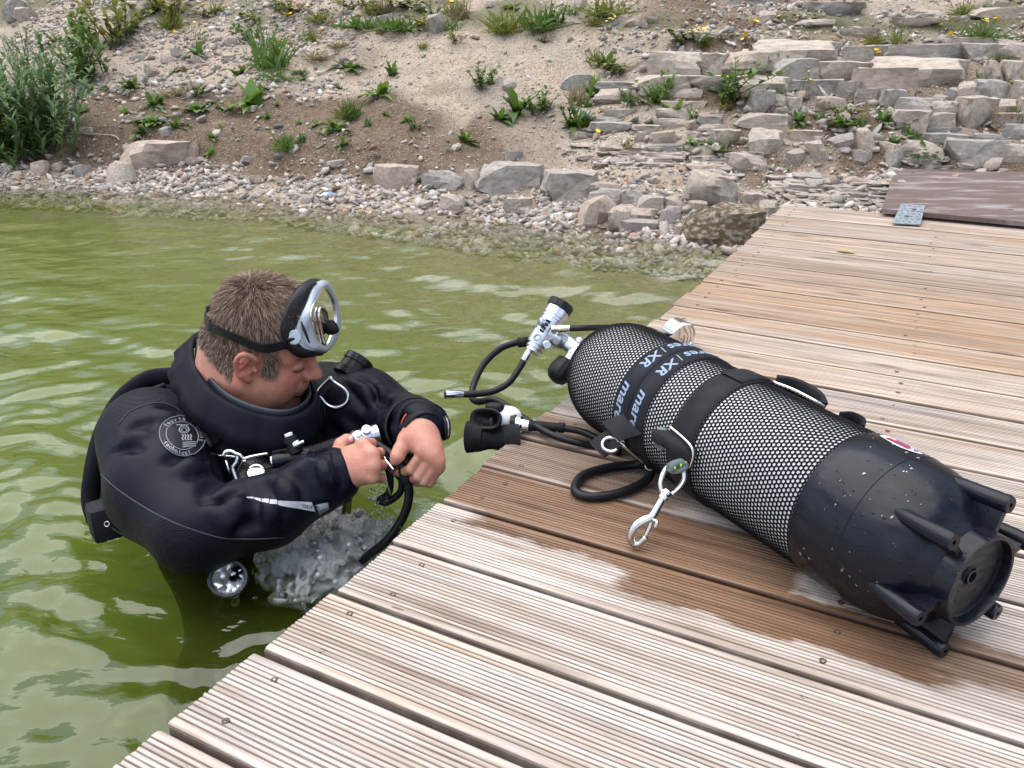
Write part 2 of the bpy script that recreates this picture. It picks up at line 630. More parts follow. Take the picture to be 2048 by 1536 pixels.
def plank_mesh(w, ngroove, L, depth):
    """cross-section with rounded grooves, drawn out along the plank (x along, y across, z up, top at z=0)"""
    pts = []
    th = 0.027
    h = w / 2
    pts += [(-h, -th), (-h, -0.004), (-h + 0.0012, -0.0012), (-h + 0.004, 0)]
    p = (w - 0.012) / ngroove
    for i in range(ngroove):
        y0 = -h + 0.006 + i * p
        if i > 0:
            pts += [(y0 - 0.22 * p, -0.0002), (y0 - 0.10 * p, -depth), (y0 + 0.10 * p, -depth), (y0 + 0.22 * p, -0.0002)]
    pts += [(h - 0.004, 0), (h - 0.0012, -0.0012), (h, -0.004), (h, -th)]
    n = len(pts)
    V, Fc = [], []
    segs = 9
    r_ = random.Random(int(w * 1e6) + ngroove)
    for i in range(segs + 1):
        x = L * i / segs
        for (y, z) in pts:
            V.append((x + (r_.uniform(-0.0015, 0.0015) if i == 0 else 0), y, z))
    for i in range(segs):
        for k in range(n - 1):
            a = i * n + k
            Fc.append((a, a + n, a + n + 1, a + 1))
        Fc.append((i * n + n - 1, (i + 1) * n + n - 1, (i + 1) * n, i * n))
    Fc.append(tuple(range(n)))
    Fc.append(tuple(segs * n + k for k in range(n))[::-1])
    me = new_mesh('plank', V, Fc, False)
    return me


m = Mat('weathered_decking', rough=0.8)
oi = m.n('ObjectInfo')
loc = m.coord('Object')
offs = m.n('VectorMath', {0: loc, 1: m.n('CombineXYZ', {0: m.math('MULTIPLY', oi.outputs['Random'], 37.0), 1: m.math('MULTIPLY', oi.outputs['Random'], 11.0), 2: 0.0}).outputs[0]}, operation='ADD').outputs[0]
g1 = m.noise(1.0, 6, 0.6, m.mapping((2.2, 60, 60), src=offs), 0.6)
g2 = m.noise(1.0, 5, 0.65, m.mapping((7, 330, 200), src=offs), 0.3)
g3 = m.noise(1.0, 3, 0.5, m.mapping((1.3, 9, 9), src=offs), 0.4)
wood = m.ramp(g1, [(0.26, (0.21, 0.155, 0.12)), (0.42, (0.43, 0.355, 0.295)), (0.56, (0.58, 0.505, 0.44)), (0.75, (0.73, 0.67, 0.61))])
tan = m.ramp(g1, [(0.3, (0.33, 0.21, 0.125)), (0.55, (0.54, 0.395, 0.27)), (0.8, (0.66, 0.555, 0.43))])
pn = m.math('ADD', g3, m.math('MULTIPLY', m.math('SUBTRACT', oi.outputs['Random'], 0.5), 0.22))
c = m.mix(m.rng(m.math('ADD', pn, m.math('MULTIPLY', m.sep(oi.outputs['Color'])[0], 0.10)), 0.54, 0.72, 0, 0.9), wood, tan)
grey = m.ramp(g1, [(0.3, (0.25, 0.235, 0.225)), (0.7, (0.55, 0.525, 0.50))])
g4 = m.noise(1.0, 3, 0.5, m.mapping((1.7, 14, 9), loc=(3, 5, 0), src=offs), 0.4)
c = m.mix(m.math('MULTIPLY', m.rng(g4, 0.54, 0.72), 0.6), c, grey)
c = m.mix(m.math('MULTIPLY', m.rng(g2, 0.45, 0.72), 0.45), c, (0.20, 0.145, 0.10), 'MIX')
# knots
vo = m.n('TexVoronoi', {'Vector': m.mapping((3.2, 15, 15), src=offs), 'Scale': 1.0, 'Randomness': 1.0})
kd = m.math('ADD', vo.outputs['Distance'], m.math('MULTIPLY', m.math('SUBTRACT', g2, 0.5), 0.10))
kfac = m.math('MULTIPLY', m.rng(kd, 0.05, 0.19, 1.0, 0.0), m.rng(m.sep(vo.outputs['Color'])[0], 0.45, 0.5))
c = m.mix(m.math('MULTIPLY', kfac, 0.8), c, (0.09, 0.065, 0.05))
crk = m.noise(1.0, 3, 0.6, m.mapping((1.4, 210, 1), loc=(2, 8, 0), src=offs), 0.8)
c = m.mix(m.rng(crk, 0.66, 0.74, 0, 0.75), c, (0.10, 0.07, 0.05))
stk = m.noise(1.0, 4, 0.6, m.mapping((2.6, 75, 1), loc=(5, 3, 0), src=offs), 0.5)
c = m.mix(m.rng(stk, 0.52, 0.72, 0, 0.4), c, m.mix(1.0, c, (0.50, 0.44, 0.39), 'MULTIPLY'))
tone_ = m.rng(m.n('TexWhiteNoise', {'W': m.math('MULTIPLY', oi.outputs['Random'], 91.7)}, noise_dimensions='1D').outputs['Value'], 0, 1, 0.86, 1.05)
c = m.mix(1.0, c, m.n('CombineXYZ', {0: tone_, 1: tone_, 2: tone_}).outputs[0], 'MULTIPLY')
c = m.mix(m.sep(oi.outputs['Color'])[1], c, m.mix(1.0, c, (0.74, 0.64, 0.54), 'MULTIPLY'))
blot = m.noise(1.0, 5, 0.65, m.mapping((3.5, 22, 1), loc=(9, 1, 0), src=offs))
c = m.mix(m.rng(blot, 0.56, 0.74, 0, 0.55), c, m.mix(1.0, c, (0.55, 0.42, 0.31), 'MULTIPLY'))
# dirt in the grooves
sz = m.sep(loc)
dirt = m.rng(sz[2], -0.0018, -0.0004, 0.80, 0.0)
c = m.mix(m.math('MULTIPLY', dirt, m.rng(m.noise(1.0, 3, 0.6, m.mapping((16, 120, 1), src=offs)), 0.3, 0.6, 0.55, 1.0)), c, (0.075, 0.048, 0.032))
# wet patch round the cylinder (position along and across the dock)
dpos = m.n('VectorRotate', {'Vector': m.n('NewGeometry').outputs['Position'], 'Angle': -YAW}, rotation_type='Z_AXIS').outputs[0]
wn1 = m.noise(1.0, 4, 0.6, m.mapping((9, 26, 1), src=dpos))
wn2 = m.noise(1.0, 2, 0.5, m.mapping((22, 70, 1), src=dpos))
ds = m.sep(dpos)


def wetbox(d0, d1, n0, n1, soft_d=0.06, soft_n=0.02, k=0.10):
    wob = m.math('MULTIPLY', m.math('SUBTRACT', wn1, 0.5), k)
    a = m.rng(m.math('ADD', ds[0], wob), d0, d0 + soft_d)
    b = m.rng(m.math('ADD', ds[0], wob), d1 - soft_d, d1, 1, 0)
    e = m.rng(m.math('ADD', ds[1], m.math('MULTIPLY', wob, 0.5)), n0, n0 + soft_n)
    f = m.rng(m.math('ADD', ds[1], m.math('MULTIPLY', wob, 0.5)), n1 - soft_n, n1, 1, 0)
    return m.math('MULTIPLY', m.math('MULTIPLY', a, b), m.math('MULTIPLY', e, f))


w = wetbox(-0.70, -0.10, 1.000, 1.136, 0.015, 0.004, 0.02)
w = m.math('MAXIMUM', w, m.math('MULTIPLY', wetbox(-0.70, -0.28, 1.12, 1.40, 0.05, 0.03, 0.1), 0.75))
w = m.math('MAXIMUM', w, wetbox(-0.60, 0.02, 0.955, 1.02, 0.03, 0.008, 0.16))
w = m.math('MAXIMUM', w, wetbox(-0.34, 0.10, 0.905, 1.02, 0.03, 0.010, 0.16))
w = m.math('MAXIMUM', w, m.math('MULTIPLY', wetbox(0.03, 0.42, 0.93, 1.02, 0.02, 0.008, 0.14), 0.9))
w = m.math('MAXIMUM', w, m.rng(m.noise(1.0, 2, 0.4, m.mapping((9, 40, 1), loc=(4.3, 2, 0), src=dpos)), 0.775, 0.79))
c_w = m.mix(1.0, c, (0.36, 0.205, 0.10), 'MULTIPLY')
c = m.mix(m.math('MULTIPLY', w, 0.92), c, c_w)
m.base(c)
m.rough(m.math('SUBTRACT', 0.82, m.math('MULTIPLY', w, 0.42)))
nb = m.bump(g2, 0.35, 0.0012)
m.bump(m.noise(900, 2), 0.12, 0.0006, nb)
M_DECK = m.m
M_SCREW = simple('rusty_screw', (0.10, 0.07, 0.05), 0.6, 0.3, 0.5, 300, 0.3, 800, 0.0004)

sv, sf = lathe((0, 0, 0), (0, 0, 1), [(-0.003, 0.0046), (0.0004, 0.0046), (0.0007, 0.0040), (0.0005, 0.0020), (-0.0012, 0.0014), (-0.0013, 0.0)], 14)
screw_me = new_mesh('screw', sv, sf)
screw_me.materials.append(M_SCREW)
prof = {}
rotd = YAW
for i in range(len(gaps) - 1):
    n0, n1 = gaps[i] * HS, gaps[i + 1] * HS
    gap = 0.0075 if i < 14 else 0.0070
    if i in (8,): gap = 0.0095
    w_ = n1 - n0 - gap
    key = (round(w_, 3),)
    pm = plank_mesh(w_, 17, DOCKW, 0.0019)
    pm.materials.append(M_DECK)
    o = obj('plank', pm, None, dock)
    e = EDGE + random.uniform(-0.006, 0.006)
    if i == 6: e -= 0.012
    if i == 7: e -= 0.004
    if i > 22: e -= (i - 22) * 0.003
    lift = random.uniform(-0.0015, 0.0015)
    o.location = Vector(dk(e, (n0 + n1) / 2 + gap * 0.0, lift)) - dock.location
    o.rotation_euler = (random.uniform(-1, 1) * 0.006, 0, rotd + random.uniform(-1, 1) * 0.0015)
    o.color = (max(0.0, min(1.0, (i - 15) / 5.0)) * random.uniform(0.2, 1.0), max(0.0, min(1.0, (i - 13) / 6.0)) * random.uniform(0.5, 1.0), 0, 1)
    for dd in (0.062, 0.60, 1.25):
        for t in (-0.27, 0.27):
            s_ = bpy.data.objects.new('screw', screw_me)
            COL.objects.link(s_)
            s_.parent = o
            s_.location = (dd + random.uniform(-0.014, 0.014), t * w_ + random.uniform(-0.006, 0.006), random.uniform(-0.0012, 0.0006))
            s_.rotation_euler = (random.uniform(-.08, .08), random.uniform(-.08, .08), random.random() * 3)
M_BEAM = simple('dark_wet_timber', (0.09, 0.065, 0.045), 0.7, 0, 0.4, 12, 0.4, 90, 0.004)
for d_ in (EDGE + 0.075, EDGE + 0.62, EDGE + 1.28):
    b_ = MB()
    b_.add(*box(dk(d_, (gaps[0] + gaps[-1]) / 2 * HS, -0.10), DV, NV, UZ, 0.06, (gaps[-1] - gaps[0]) * HS - 0.03, 0.14, 0.004))
    b_.build('joist', M_BEAM, dock, False)
M_FLOAT = simple('float_drum', (0.03, 0.035, 0.04), 0.5)
for n_ in (0.2, 1.6, 3.0):
    b_ = MB()
    b_.add(*box(dk(EDGE + 0.85, n_, -0.29), DV, NV, UZ, 1.1, 0.7, 0.23, 0.03))
    b_.build('float', M_FLOAT, dock, True, 30)
# ------------------------------------------------------------------ stones of the bank
m = Mat('limestone', rough=0.9)
oi = m.n('ObjectInfo')
po = m.n('VectorMath', {0: m.coord(), 1: m.n('CombineXYZ', {0: m.math('MULTIPLY', oi.outputs['Random'], 23.0), 1: m.math('MULTIPLY', oi.outputs['Random'], 7.0), 2: 0.0}).outputs[0]}, operation='ADD').outputs[0]
n1, n2, n3 = m.noise(9, 6, 0.6, po), m.noise(55, 6, 0.7, po), m.noise(260, 3, 0.6, po)
c1 = m.ramp(n1, [(0.28, (0.31, 0.25, 0.20)), (0.5, (0.50, 0.42, 0.34)), (0.72, (0.66, 0.58, 0.49))])
c2 = m.ramp(n1, [(0.28, (0.24, 0.21, 0.185)), (0.5, (0.39, 0.35, 0.31)), (0.72, (0.55, 0.505, 0.45))])
c3 = m.ramp(n1, [(0.28, (0.32, 0.23, 0.175)), (0.5, (0.48, 0.38, 0.30)), (0.72, (0.62, 0.53, 0.45))])
c = m.mix(m.rng(oi.outputs['Random'], 0.52, 0.62), c1, c2)
c = m.mix(m.rng(oi.outputs['Random'], 0.80, 0.86), c, c3)
c = m.mix(m.rng(n2, 0.52, 0.75, 0, 0.65), c, (0.10, 0.085, 0.07))
c = m.mix(m.rng(n3, 0.55, 0.75, 0, 0.5), c, (0.60, 0.56, 0.50))
m.base(c)
lay = m.noise(1.0, 4, 0.6, m.mapping((3, 3, 60), src=po))
nb = m.bump(n2, 0.7, 0.015)
nb = m.bump(lay, 0.35, 0.012, nb)
m.bump(n3, 0.5, 0.003, nb)
M_ROCK = m.m
m2 = M_ROCK.copy()
m2.name = 'mossy_limestone'
M_MOSS = m2
_t = m2.node_tree
_b = _t.nodes['Principled BSDF']
_src = _b.inputs['Base Color'].links[0].from_socket
_mx = _t.nodes.new('ShaderNodeMix')
_mx.data_type = 'RGBA'
_nz = _t.nodes.new('ShaderNodeTexNoise')
_nz.inputs['Scale'].default_value = 14
_nz.inputs['Detail'].default_value = 5
_tc = _t.nodes.new('ShaderNodeTexCoord')
_t.links.new(_tc.outputs['Object'], _nz.inputs['Vector'])
_mr = _t.nodes.new('ShaderNodeMapRange')
_mr.inputs['From Min'].default_value, _mr.inputs['From Max'].default_value = 0.30, 0.55
_t.links.new(_nz.outputs['Fac'], _mr.inputs['Value'])
_t.links.new(_mr.outputs[0], _mx.inputs['Factor'])
_t.links.new(_src, _mx.inputs[6])
_mx.inputs[7].default_value = (0.115, 0.085, 0.04, 1)
_t.links.new(_mx.outputs[2], _b.inputs['Base Color'])


def rock_mesh(seed, cuts=3, blocky=0.75, planes=7, rough=0.03, name='stone'):
    """angular limestone piece inside a unit cube"""
    r_ = np.random.default_rng(seed)
    bm = bmesh.new()
    bmesh.ops.create_cube(bm, size=1)
    bmesh.ops.subdivide_edges(bm, edges=list(bm.edges), cuts=cuts, use_grid_fill=True)
    P = np.array([v.co[:] for v in bm.verts])
    sph = P / np.linalg.norm(P, axis=1)[:, None] * 0.56
    P = P * blocky + sph * (1 - blocky)
    P += 0.10 * (r_.random(3) - 0.5) * P[:, [1, 2, 0]] * 4 * r_.random(3)
    for k in range(planes):
        nrm = r_.normal(size=3) * np.array([1, 1, 0.55])
        nrm /= np.linalg.norm(nrm)
        h = r_.uniform(0.34, 0.50)
        d = P @ nrm - h
        P -= np.outer(np.maximum(d, 0) * 0.95, nrm)
    nz = Noise(seed)
    P += rough * np.stack([nz(P[:, 0] * 5, P[:, 1] * 5, P[:, 2] * 5 + 10 * k) for k in range(3)], 1)
    P += 0.012 * r_.normal(size=P.shape)
    for v, p in zip(bm.verts, P): v.co = p
    bmesh.ops.triangulate(bm, faces=list(bm.faces))
    me = bpy.data.meshes.new(name)
    bm.to_mesh(me)
    bm.free()
    me.polygons.foreach_set('use_smooth', np.ones(len(me.polygons), dtype=bool))
    sharp(me, 24)
    return me


BLOCKS = [rock_mesh(100 + k, 3, 0.92, 6, 0.06) for k in range(12)]
LOOSE = [rock_mesh(200 + k, 2, 0.60, 9, 0.03) for k in range(12)]
for me_ in BLOCKS + LOOSE: me_.materials.append(M_ROCK)


def put_rock(me_, c, sx, sy, sz, rz=0.0, tilt=(0, 0), parent=None, name='stone', mat=None, **kw):
    if mat is not None:
        me_ = me_.copy()
        me_.materials.clear()
        me_.materials.append(mat)
    o = bpy.data.objects.new(name, me_)
    COL.objects.link(o)
    o.location = [float(v) for v in c]
    o.scale = (sx, sy, sz)
    o.rotation_euler = (tilt[0], tilt[1], rz)
    if parent is not None: o.parent = parent
    tag(o, **kw)
    return o


def px_rock(x0, y0, x1, y1, me_, depth=None, rz=None, tilt=(0, 0), sink=0.15, **kw):
    """a stone whose face spans that much of the view, standing on the bank"""
    p, d = bank_point((x0 + x1) / 2, y1)
    w = (x1 - x0) / FPX * d
    h = (y1 - y0) / FPX * d
    dep = depth or max(0.6 * w, 1.6 * h)
    dep = min(dep, 0.45)
    c = p + np.array([0.05, 0.35, 0]) * dep + UZ * h * (0.5 - sink)
    if rz is None: rz = R(-14) + random.uniform(-0.15, 0.15)
    return put_rock(me_, c, w * 1.16, dep, h * (1.18 + 2 * sink), rz, tilt, **kw)


RZ = lambda L, ox: [tuple(v * 0.4512 + (ox if i % 2 == 0 else 0) for i, v in enumerate(b)) for b in L]
ledge = RZ([(895, 195, 1270, 285), (1265, 215, 1440, 285), (1445, 210, 1790, 285), (1710, 175, 1890, 222), (1890, 180, 2060, 228), (1790, 205, 1950, 270), (1950, 205, 2080, 275),
            (405, 245, 605, 335), (605, 250, 715, 330), (715, 245, 900, 340), (950, 275, 1125, 355), (1125, 288, 1340, 365), (1425, 275, 1835, 380), (1325, 315, 1560, 410),
            (1310, 400, 1420, 455), (1420, 410, 1510, 480), (1870, 280, 1960, 370), (1960, 285, 2070, 370), (1845, 370, 1990, 460), (1985, 370, 2080, 450), (130, 370, 330, 410), (140, 405, 320, 460),
            (330, 345, 560, 400), (555, 345, 810, 390), (810, 350, 1030, 415), (1030, 365, 1230, 430), (1230, 370, 1320, 430), (830, 415, 930, 500), (925, 425, 1010, 490),
            (1000, 440, 1060, 490), (1135, 440, 1260, 500), (1490, 445, 1630, 520), (1460, 500, 1610, 570), (1620, 460, 1770, 520), (1600, 510, 1730, 570), (1765, 450, 1900, 560),
            (1890, 450, 2035, 515), (1890, 510, 2020, 565), (190, 490, 320, 525), (120, 550, 290, 590), (130, 520, 280, 550), (455, 455, 630, 490), (440, 490, 580, 530),
            (430, 530, 590, 560), (590, 520, 700, 560), (600, 555, 720, 590), (785, 515, 1000, 570), (665, 585, 775, 645), (845, 590, 995, 670), (990, 585, 1150, 630),
            (1590, 570, 1760, 600), (1600, 600, 1770, 640), (1515, 635, 1690, 715), (1730, 635, 1955, 725), (1840, 600, 1960, 640), (1955, 650, 2060, 710), (330, 400, 480, 440),
            (500, 400, 620, 450), (0, 340, 125, 400), (1095, 20, 1310, 70), (880, 55, 960, 95), (755, 0, 885, 20), (1240, 130, 1400, 165), (1450, 85, 1650, 115), (1550, 45, 1700, 75),
            (2035, 455, 2100, 560), (1650, 570, 1850, 605), (1960, 560, 2080, 620), (300, 560, 420, 590), (1040, 90, 1200, 120), (1840, 40, 2048, 80), (640, 350, 760, 395)], 1124)
_lr = random.Random(15)
for row in range(8):
    x_ = 2075
    while x_ < 2620:
        w_ = _lr.uniform(45, 130)
        y_ = 95 + row * 34 + _lr.uniform(-8, 8) + (x_ - 2075) * 0.05
        ledge.append((x_, y_ - _lr.uniform(24, 40), x_ + w_, y_ + 6))
        x_ += w_ + _lr.uniform(-4, 22)
for i, b in enumerate(ledge):
    px_rock(*b, BLOCKS[i % 12], parent=ground)
# stones along the waterline by the dock
edge = RZ([(250, 930, 445, 985), (240, 985, 420, 1035), (335, 880, 445, 940), (445, 885, 540, 935), (785, 865, 880, 925), (60, 910, 200, 1000), (140, 820, 270, 870), (0, 800, 110, 880),
           (270, 850, 370, 910), (440, 930, 520, 1000), (190, 890, 260, 930), (500, 1000, 570, 1050), (880, 900, 960, 950), (560, 900, 640, 950)], 1124)
edge += [(955, 335, 1080, 385), (925, 345, 957, 380), (1080, 350, 1180, 400), (1150, 400, 1230, 450), (1225, 425, 1260, 465), (880, 395, 925, 420), (850, 345, 925, 372), (1180, 385, 1240, 420), (1010, 400, 1060, 425)]
for i, b in enumerate(edge):
    px_rock(*b, (LOOSE if i % 2 else BLOCKS)[(i * 5) % 12], parent=ground, sink=0.2)
loose = RZ([(1750, 380, 1845, 465), (1310, 585, 1385, 680), (980, 670, 1070, 730), (1090, 640, 1170, 720), (1440, 670, 1520, 740), (1300, 675, 1355, 725), (750, 695, 925, 755), (40, 585, 105, 620),
            (1180, 610, 1290, 660), (1690, 400, 1760, 455), (1400, 640, 1500, 680), (400, 590, 500, 640), (320, 590, 380, 630), (635, 655, 680, 680), (1110, 610, 1180, 640)], 1124)
loose += RZ([(470, 735, 580, 825), (710, 250, 780, 275), (745, 220, 810, 255), (840, 255, 890, 285), (925, 290, 990, 315), (570, 250, 640, 270), (0, 0, 120, 80), (1885, 80, 1945, 160),
             (1450, 715, 1530, 745), (700, 570, 755, 605), (240, 250, 400, 330), (620, 300, 720, 335), (1000, 170, 1040, 205), (1540, 150, 1575, 175), (1690, 20, 1740, 55), (80, 40, 130, 100), (820, 640, 880, 710),
             (1620, 75, 1740, 105), (860, 790, 900, 830), (140, 725, 190, 780), (330, 740, 380, 790), (400, 790, 460, 815)], 0)
for i, b in enumerate(loose):
    px_rock(*b, LOOSE[(i * 7) % 12], parent=ground, rz=random.random() * 6, tilt=(random.uniform(-.3, .3), random.uniform(-.3, .3)))
# single boulders that stand out
px_rock(1380, 372, 1470, 426, rock_mesh(31, 3, 0.55, 8, 0.03, 'boulder'), rz=0.35, tilt=(0.1, 0.25), sink=0.02, name='boulder', mat=M_ROCK,
        label='big pale angular boulder sitting on the waterline rock beside the dock', cat='boulder').location.z += 0.03
px_rock(1376, 424, 1512, 486, rock_mesh(32, 3, 0.9, 4, 0.04, 'boulder'), rz=-0.2, sink=0.35, name='boulder', mat=M_MOSS,
        label='brown mossy square rock at the water edge under the big boulder', cat='boulder')
px_rock(230, 290, 372, 335, rock_mesh(33, 3, 0.7, 5, 0.05, 'boulder'), rz=-0.1, sink=0.2, name='boulder', mat=M_ROCK,
        label='long low cream boulder lying under the brown earth bank', cat='boulder')
px_rock(752, 337, 828, 374, rock_mesh(34, 3, 0.8, 5, 0.04, 'boulder'), rz=0.2, name='boulder', mat=M_ROCK,
        label='pale squarish boulder at the left end of the waterline stones', cat='boulder')
px_rock(228, 8, 290, 42, rock_mesh(35, 3, 0.75, 6, 0.04, 'boulder'), rz=0.2, name='boulder', mat=M_ROCK,
        label='dark grey boulder among yellow-green shrubs at the top left', cat='boulder')
# thin layered plates
_pl = random.Random(5)
plates = []
for (zx0, zy0, zx1, zy1, n) in ((560, 690, 770, 790, 26), (990, 790, 1450, 905, 60), (130, 640, 520, 730, 34), (880, 780, 1080, 900, 14), (0, 560, 130, 700, 8), (1490, 700, 1720, 760, 10), (560, 600, 860, 690, 14)):
    for k in range(n):
        w_ = _pl.uniform(45, 150)
        h_ = _pl.uniform(10, 19)
        x_ = _pl.uniform(zx0, zx1 - w_ * 0.4)
        y_ = _pl.uniform(zy0, zy1)
        plates.append((x_ * .4512 + 1124, y_ * .4512, (x_ + w_) * .4512 + 1124, (y_ + h_) * .4512))
for i, b in enumerate(plates):
    px_rock(*b, BLOCKS[(i * 5) % 12], parent=ground, sink=0.3, name='stone_plate', depth=_pl.uniform(0.08, 0.2))
# middling stones strewn over the slope
_cnt = 0
while _cnt < 190:
    px, py = _pl.uniform(-60, 2150), _pl.uniform(0, 470)
    if 560 < px < 1000 and 90 < py < 330 and _pl.random() < 0.9: continue
    if 150 < px < 700 and 260 < py < 320 and _pl.random() < 0.8: continue
    p, d = bank_point(px, py)
    if p[2] < WZ + 0.01 or d > 9.5: continue
    s = _pl.uniform(0.03, 0.085) * (1.2 if py < 60 else 1)
    put_rock(LOOSE[_pl.randrange(12)], p + UZ * s * 0.12, s * _pl.uniform(0.9, 1.6), s * _pl.uniform(0.8, 1.2), s * _pl.uniform(0.45, 0.8), _pl.random() * 6, (_pl.uniform(-.3, .3), _pl.uniform(-.3, .3)), ground)
    _cnt += 1


# pebbles: far too many to count
def ico():
    bm = bmesh.new()
    bmesh.ops.create_icosphere(bm, subdivisions=1, radius=0.5)
    V = np.array([v.co[:] for v in bm.verts])
    bm.verts.index_update()
    Fc = np.array([[v.index for v in f.verts] for f in bm.faces])
    bm.free()
    return V, Fc


IV, IF = ico()
NP = 36000
x = rng.uniform(-4.3, 4.6, NP * 4)
sv = rng.uniform(-0.35, 1.0, NP * 4) ** 1 * 1.0
sv = np.where(rng.random(NP * 4) < 0.35, rng.uniform(-0.45, 0.35, NP * 4), rng.uniform(0, 4.2, NP * 4))
y = np.interp(x, _shx, _shy) + sv / 0.93
dens = np.full(NP * 4, 0.8)
trail = np.exp(-(((x + 0.55 - 0.15 * sv) / 0.85) ** 2)) * smoothstep(0.4, 0.9, sv)
dens *= 1 - 0.93 * trail
earth_ = smoothstep(0.1, 0.3, sv) * (1 - smoothstep(0.8, 1.1, sv)) * (x < -0.6)
dens *= 1 - 0.8 * earth_
dens *= 0.35 + 0.9 * smoothstep(-0.5, 0.5, NZ.fbm(x * 2, y * 2, 8.0, 3))
keep = np.where(rng.random(NP * 4) < dens)[0][:NP]
x, y, sv = x[keep], y[keep], sv[keep]
NPk = len(keep)
size = np.clip(np.exp(rng.normal(np.log(0.023), 0.48, NPk)), 0.008, 0.065)
size *= np.where(trail[keep] > 0.4, 0.6, 1.0)
z = bank_z(x, y) + size * 0.10
sc = np.stack([size * rng.uniform(0.8, 1.5, NPk), size * rng.uniform(0.7, 1.1, NPk), size * rng.uniform(0.4, 0.8, NPk)], 1)
th = rng.uniform(0, 6.28, NPk)
VV = IV[None] * (1 + 0.30 * rng.normal(size=(NPk, 12, 1)).clip(-1.2, 1.2)) * sc[:, None, :]
tx, ty = rng.normal(0, 0.35, (2, NPk, 1))
VV[..., 2] += tx * VV[..., 0] + ty * VV[..., 1]
cx, sx_ = np.cos(th)[:, None], np.sin(th)[:, None]
VX = cx * VV[..., 0] - sx_ * VV[..., 1] + x[:, None]
VY = sx_ * VV[..., 0] + cx * VV[..., 1] + y[:, None]
VZ = VV[..., 2] + z[:, None]
PV = np.stack([VX, VY, VZ], -1).reshape(-1, 3)
PF = (IF[None] + 12 * np.arange(NPk)[:, None, None]).reshape(-1, 3)
me = new_mesh('pebbles', PV, PF, False)
tone = rng.random(NPk)
colr = np.where(tone[:, None] < 0.5, np.array([0.54, 0.475, 0.41]), np.where(tone[:, None] < 0.8, np.array([0.41, 0.375, 0.34]), np.where(tone[:, None] < 0.93, np.array([0.66, 0.62, 0.56]), np.array([0.44, 0.28, 0.19]))))
colr = colr * rng.uniform(0.65, 1.15, (NPk, 1))
ca = np.ones((NPk, 12, 4), np.float32)
ca[..., :3] = colr[:, None, :]
me.attributes.new('tone', 'FLOAT_COLOR', 'POINT').data.foreach_set('color', ca.ravel())
m = Mat('pebble', rough=0.85)
att = m.n('Attribute', attribute_name='tone')
m.base(m.mix(m.rng(m.noise(120, 3), 0.35, 0.7), att.outputs['Color'], m.mix(1.0, att.outputs['Color'], (0.5, 0.47, 0.43), 'MULTIPLY')))
m.bump(m.noise(200, 3), 0.5, 0.004)
obj('pebbles', me, m.m, kind='stuff', label='loose pale limestone scree and pebbles covering the bank', cat='gravel')
# ------------------------------------------------------------------ materials for the diving gear
M_WHITE = simple('white_paint', (0.72, 0.72, 0.71), 0.3, 0, 0.05, 20, 0.05)
M_NET = simple('black_net', (0.005, 0.005, 0.007), 0.6, 0, 0.3, 200, 0.0, **{'Specular_IOR_Level': 0.10})
M_RUB = simple('black_rubber', (0.010, 0.010, 0.012), 0.42, 0, 0.3, 60, 0.12, 500, 0.0005, **{'Specular_IOR_Level': 0.2})
M_RUBM = simple('matt_black_rubber', (0.012, 0.012, 0.014), 0.6, 0, 0.3, 60, 0.2, 700, 0.0005, **{'Specular_IOR_Level': 0.15})
M_CHROME = simple('chrome', (0.80, 0.80, 0.81), 0.10, 1.0, 0.04, 30, 0.04, 150, 0.0008)
M_STEEL = simple('stainless_steel', (0.66, 0.64, 0.61), 0.19, 1.0, 0.08, 60, 0.06, 260, 0.0006)
M_ZINC = simple('satin_chrome', (0.60, 0.62, 0.66), 0.30, 1.0, 0.08, 80, 0.08, 500, 0.0005)
M_BRASS = simple('pale_brass', (0.66, 0.60, 0.48), 0.2, 1.0, 0.1, 80, 0.05)
M_PRINT = simple('pale_blue_print', (0.24, 0.31, 0.42), 0.7, 0, 0.15, 300, 0.2, 900, 0.0003)
M_STITCH = simple('dark_thread', (0.035, 0.035, 0.04), 0.7)


def weave_mat(name, base, sc=900, rough=0.62, bumps=0.5):
    m = Mat(name, base, rough)
    v = m.coord('Object')
    w1 = m.n('TexWave', {'Vector': v, 'Scale': sc * 0.16, 'Distortion': 0.4}, wave_type='BANDS', bands_direction='X').outputs['Fac']
    w2 = m.n('TexWave', {'Vector': v, 'Scale': sc * 0.16, 'Distortion': 0.4}, wave_type='BANDS', bands_direction='Z').outputs['Fac']
    h = m.math('MULTIPLY', w1, w2)
    m.base(m.mix(m.rng(m.noise(30, 4), 0.3, 0.7), tuple(c * 0.7 for c in base), tuple(c * 1.4 for c in base)))
    m.bump(h, bumps, 0.0012)
    m.b.inputs['Specular IOR Level'].default_value = 0.15
    return m.m


M_WEB = weave_mat('black_webbing', (0.018, 0.018, 0.021))
M_BAND = weave_mat('black_elastic', (0.014, 0.015, 0.020), 1500, 0.6, 0.25)

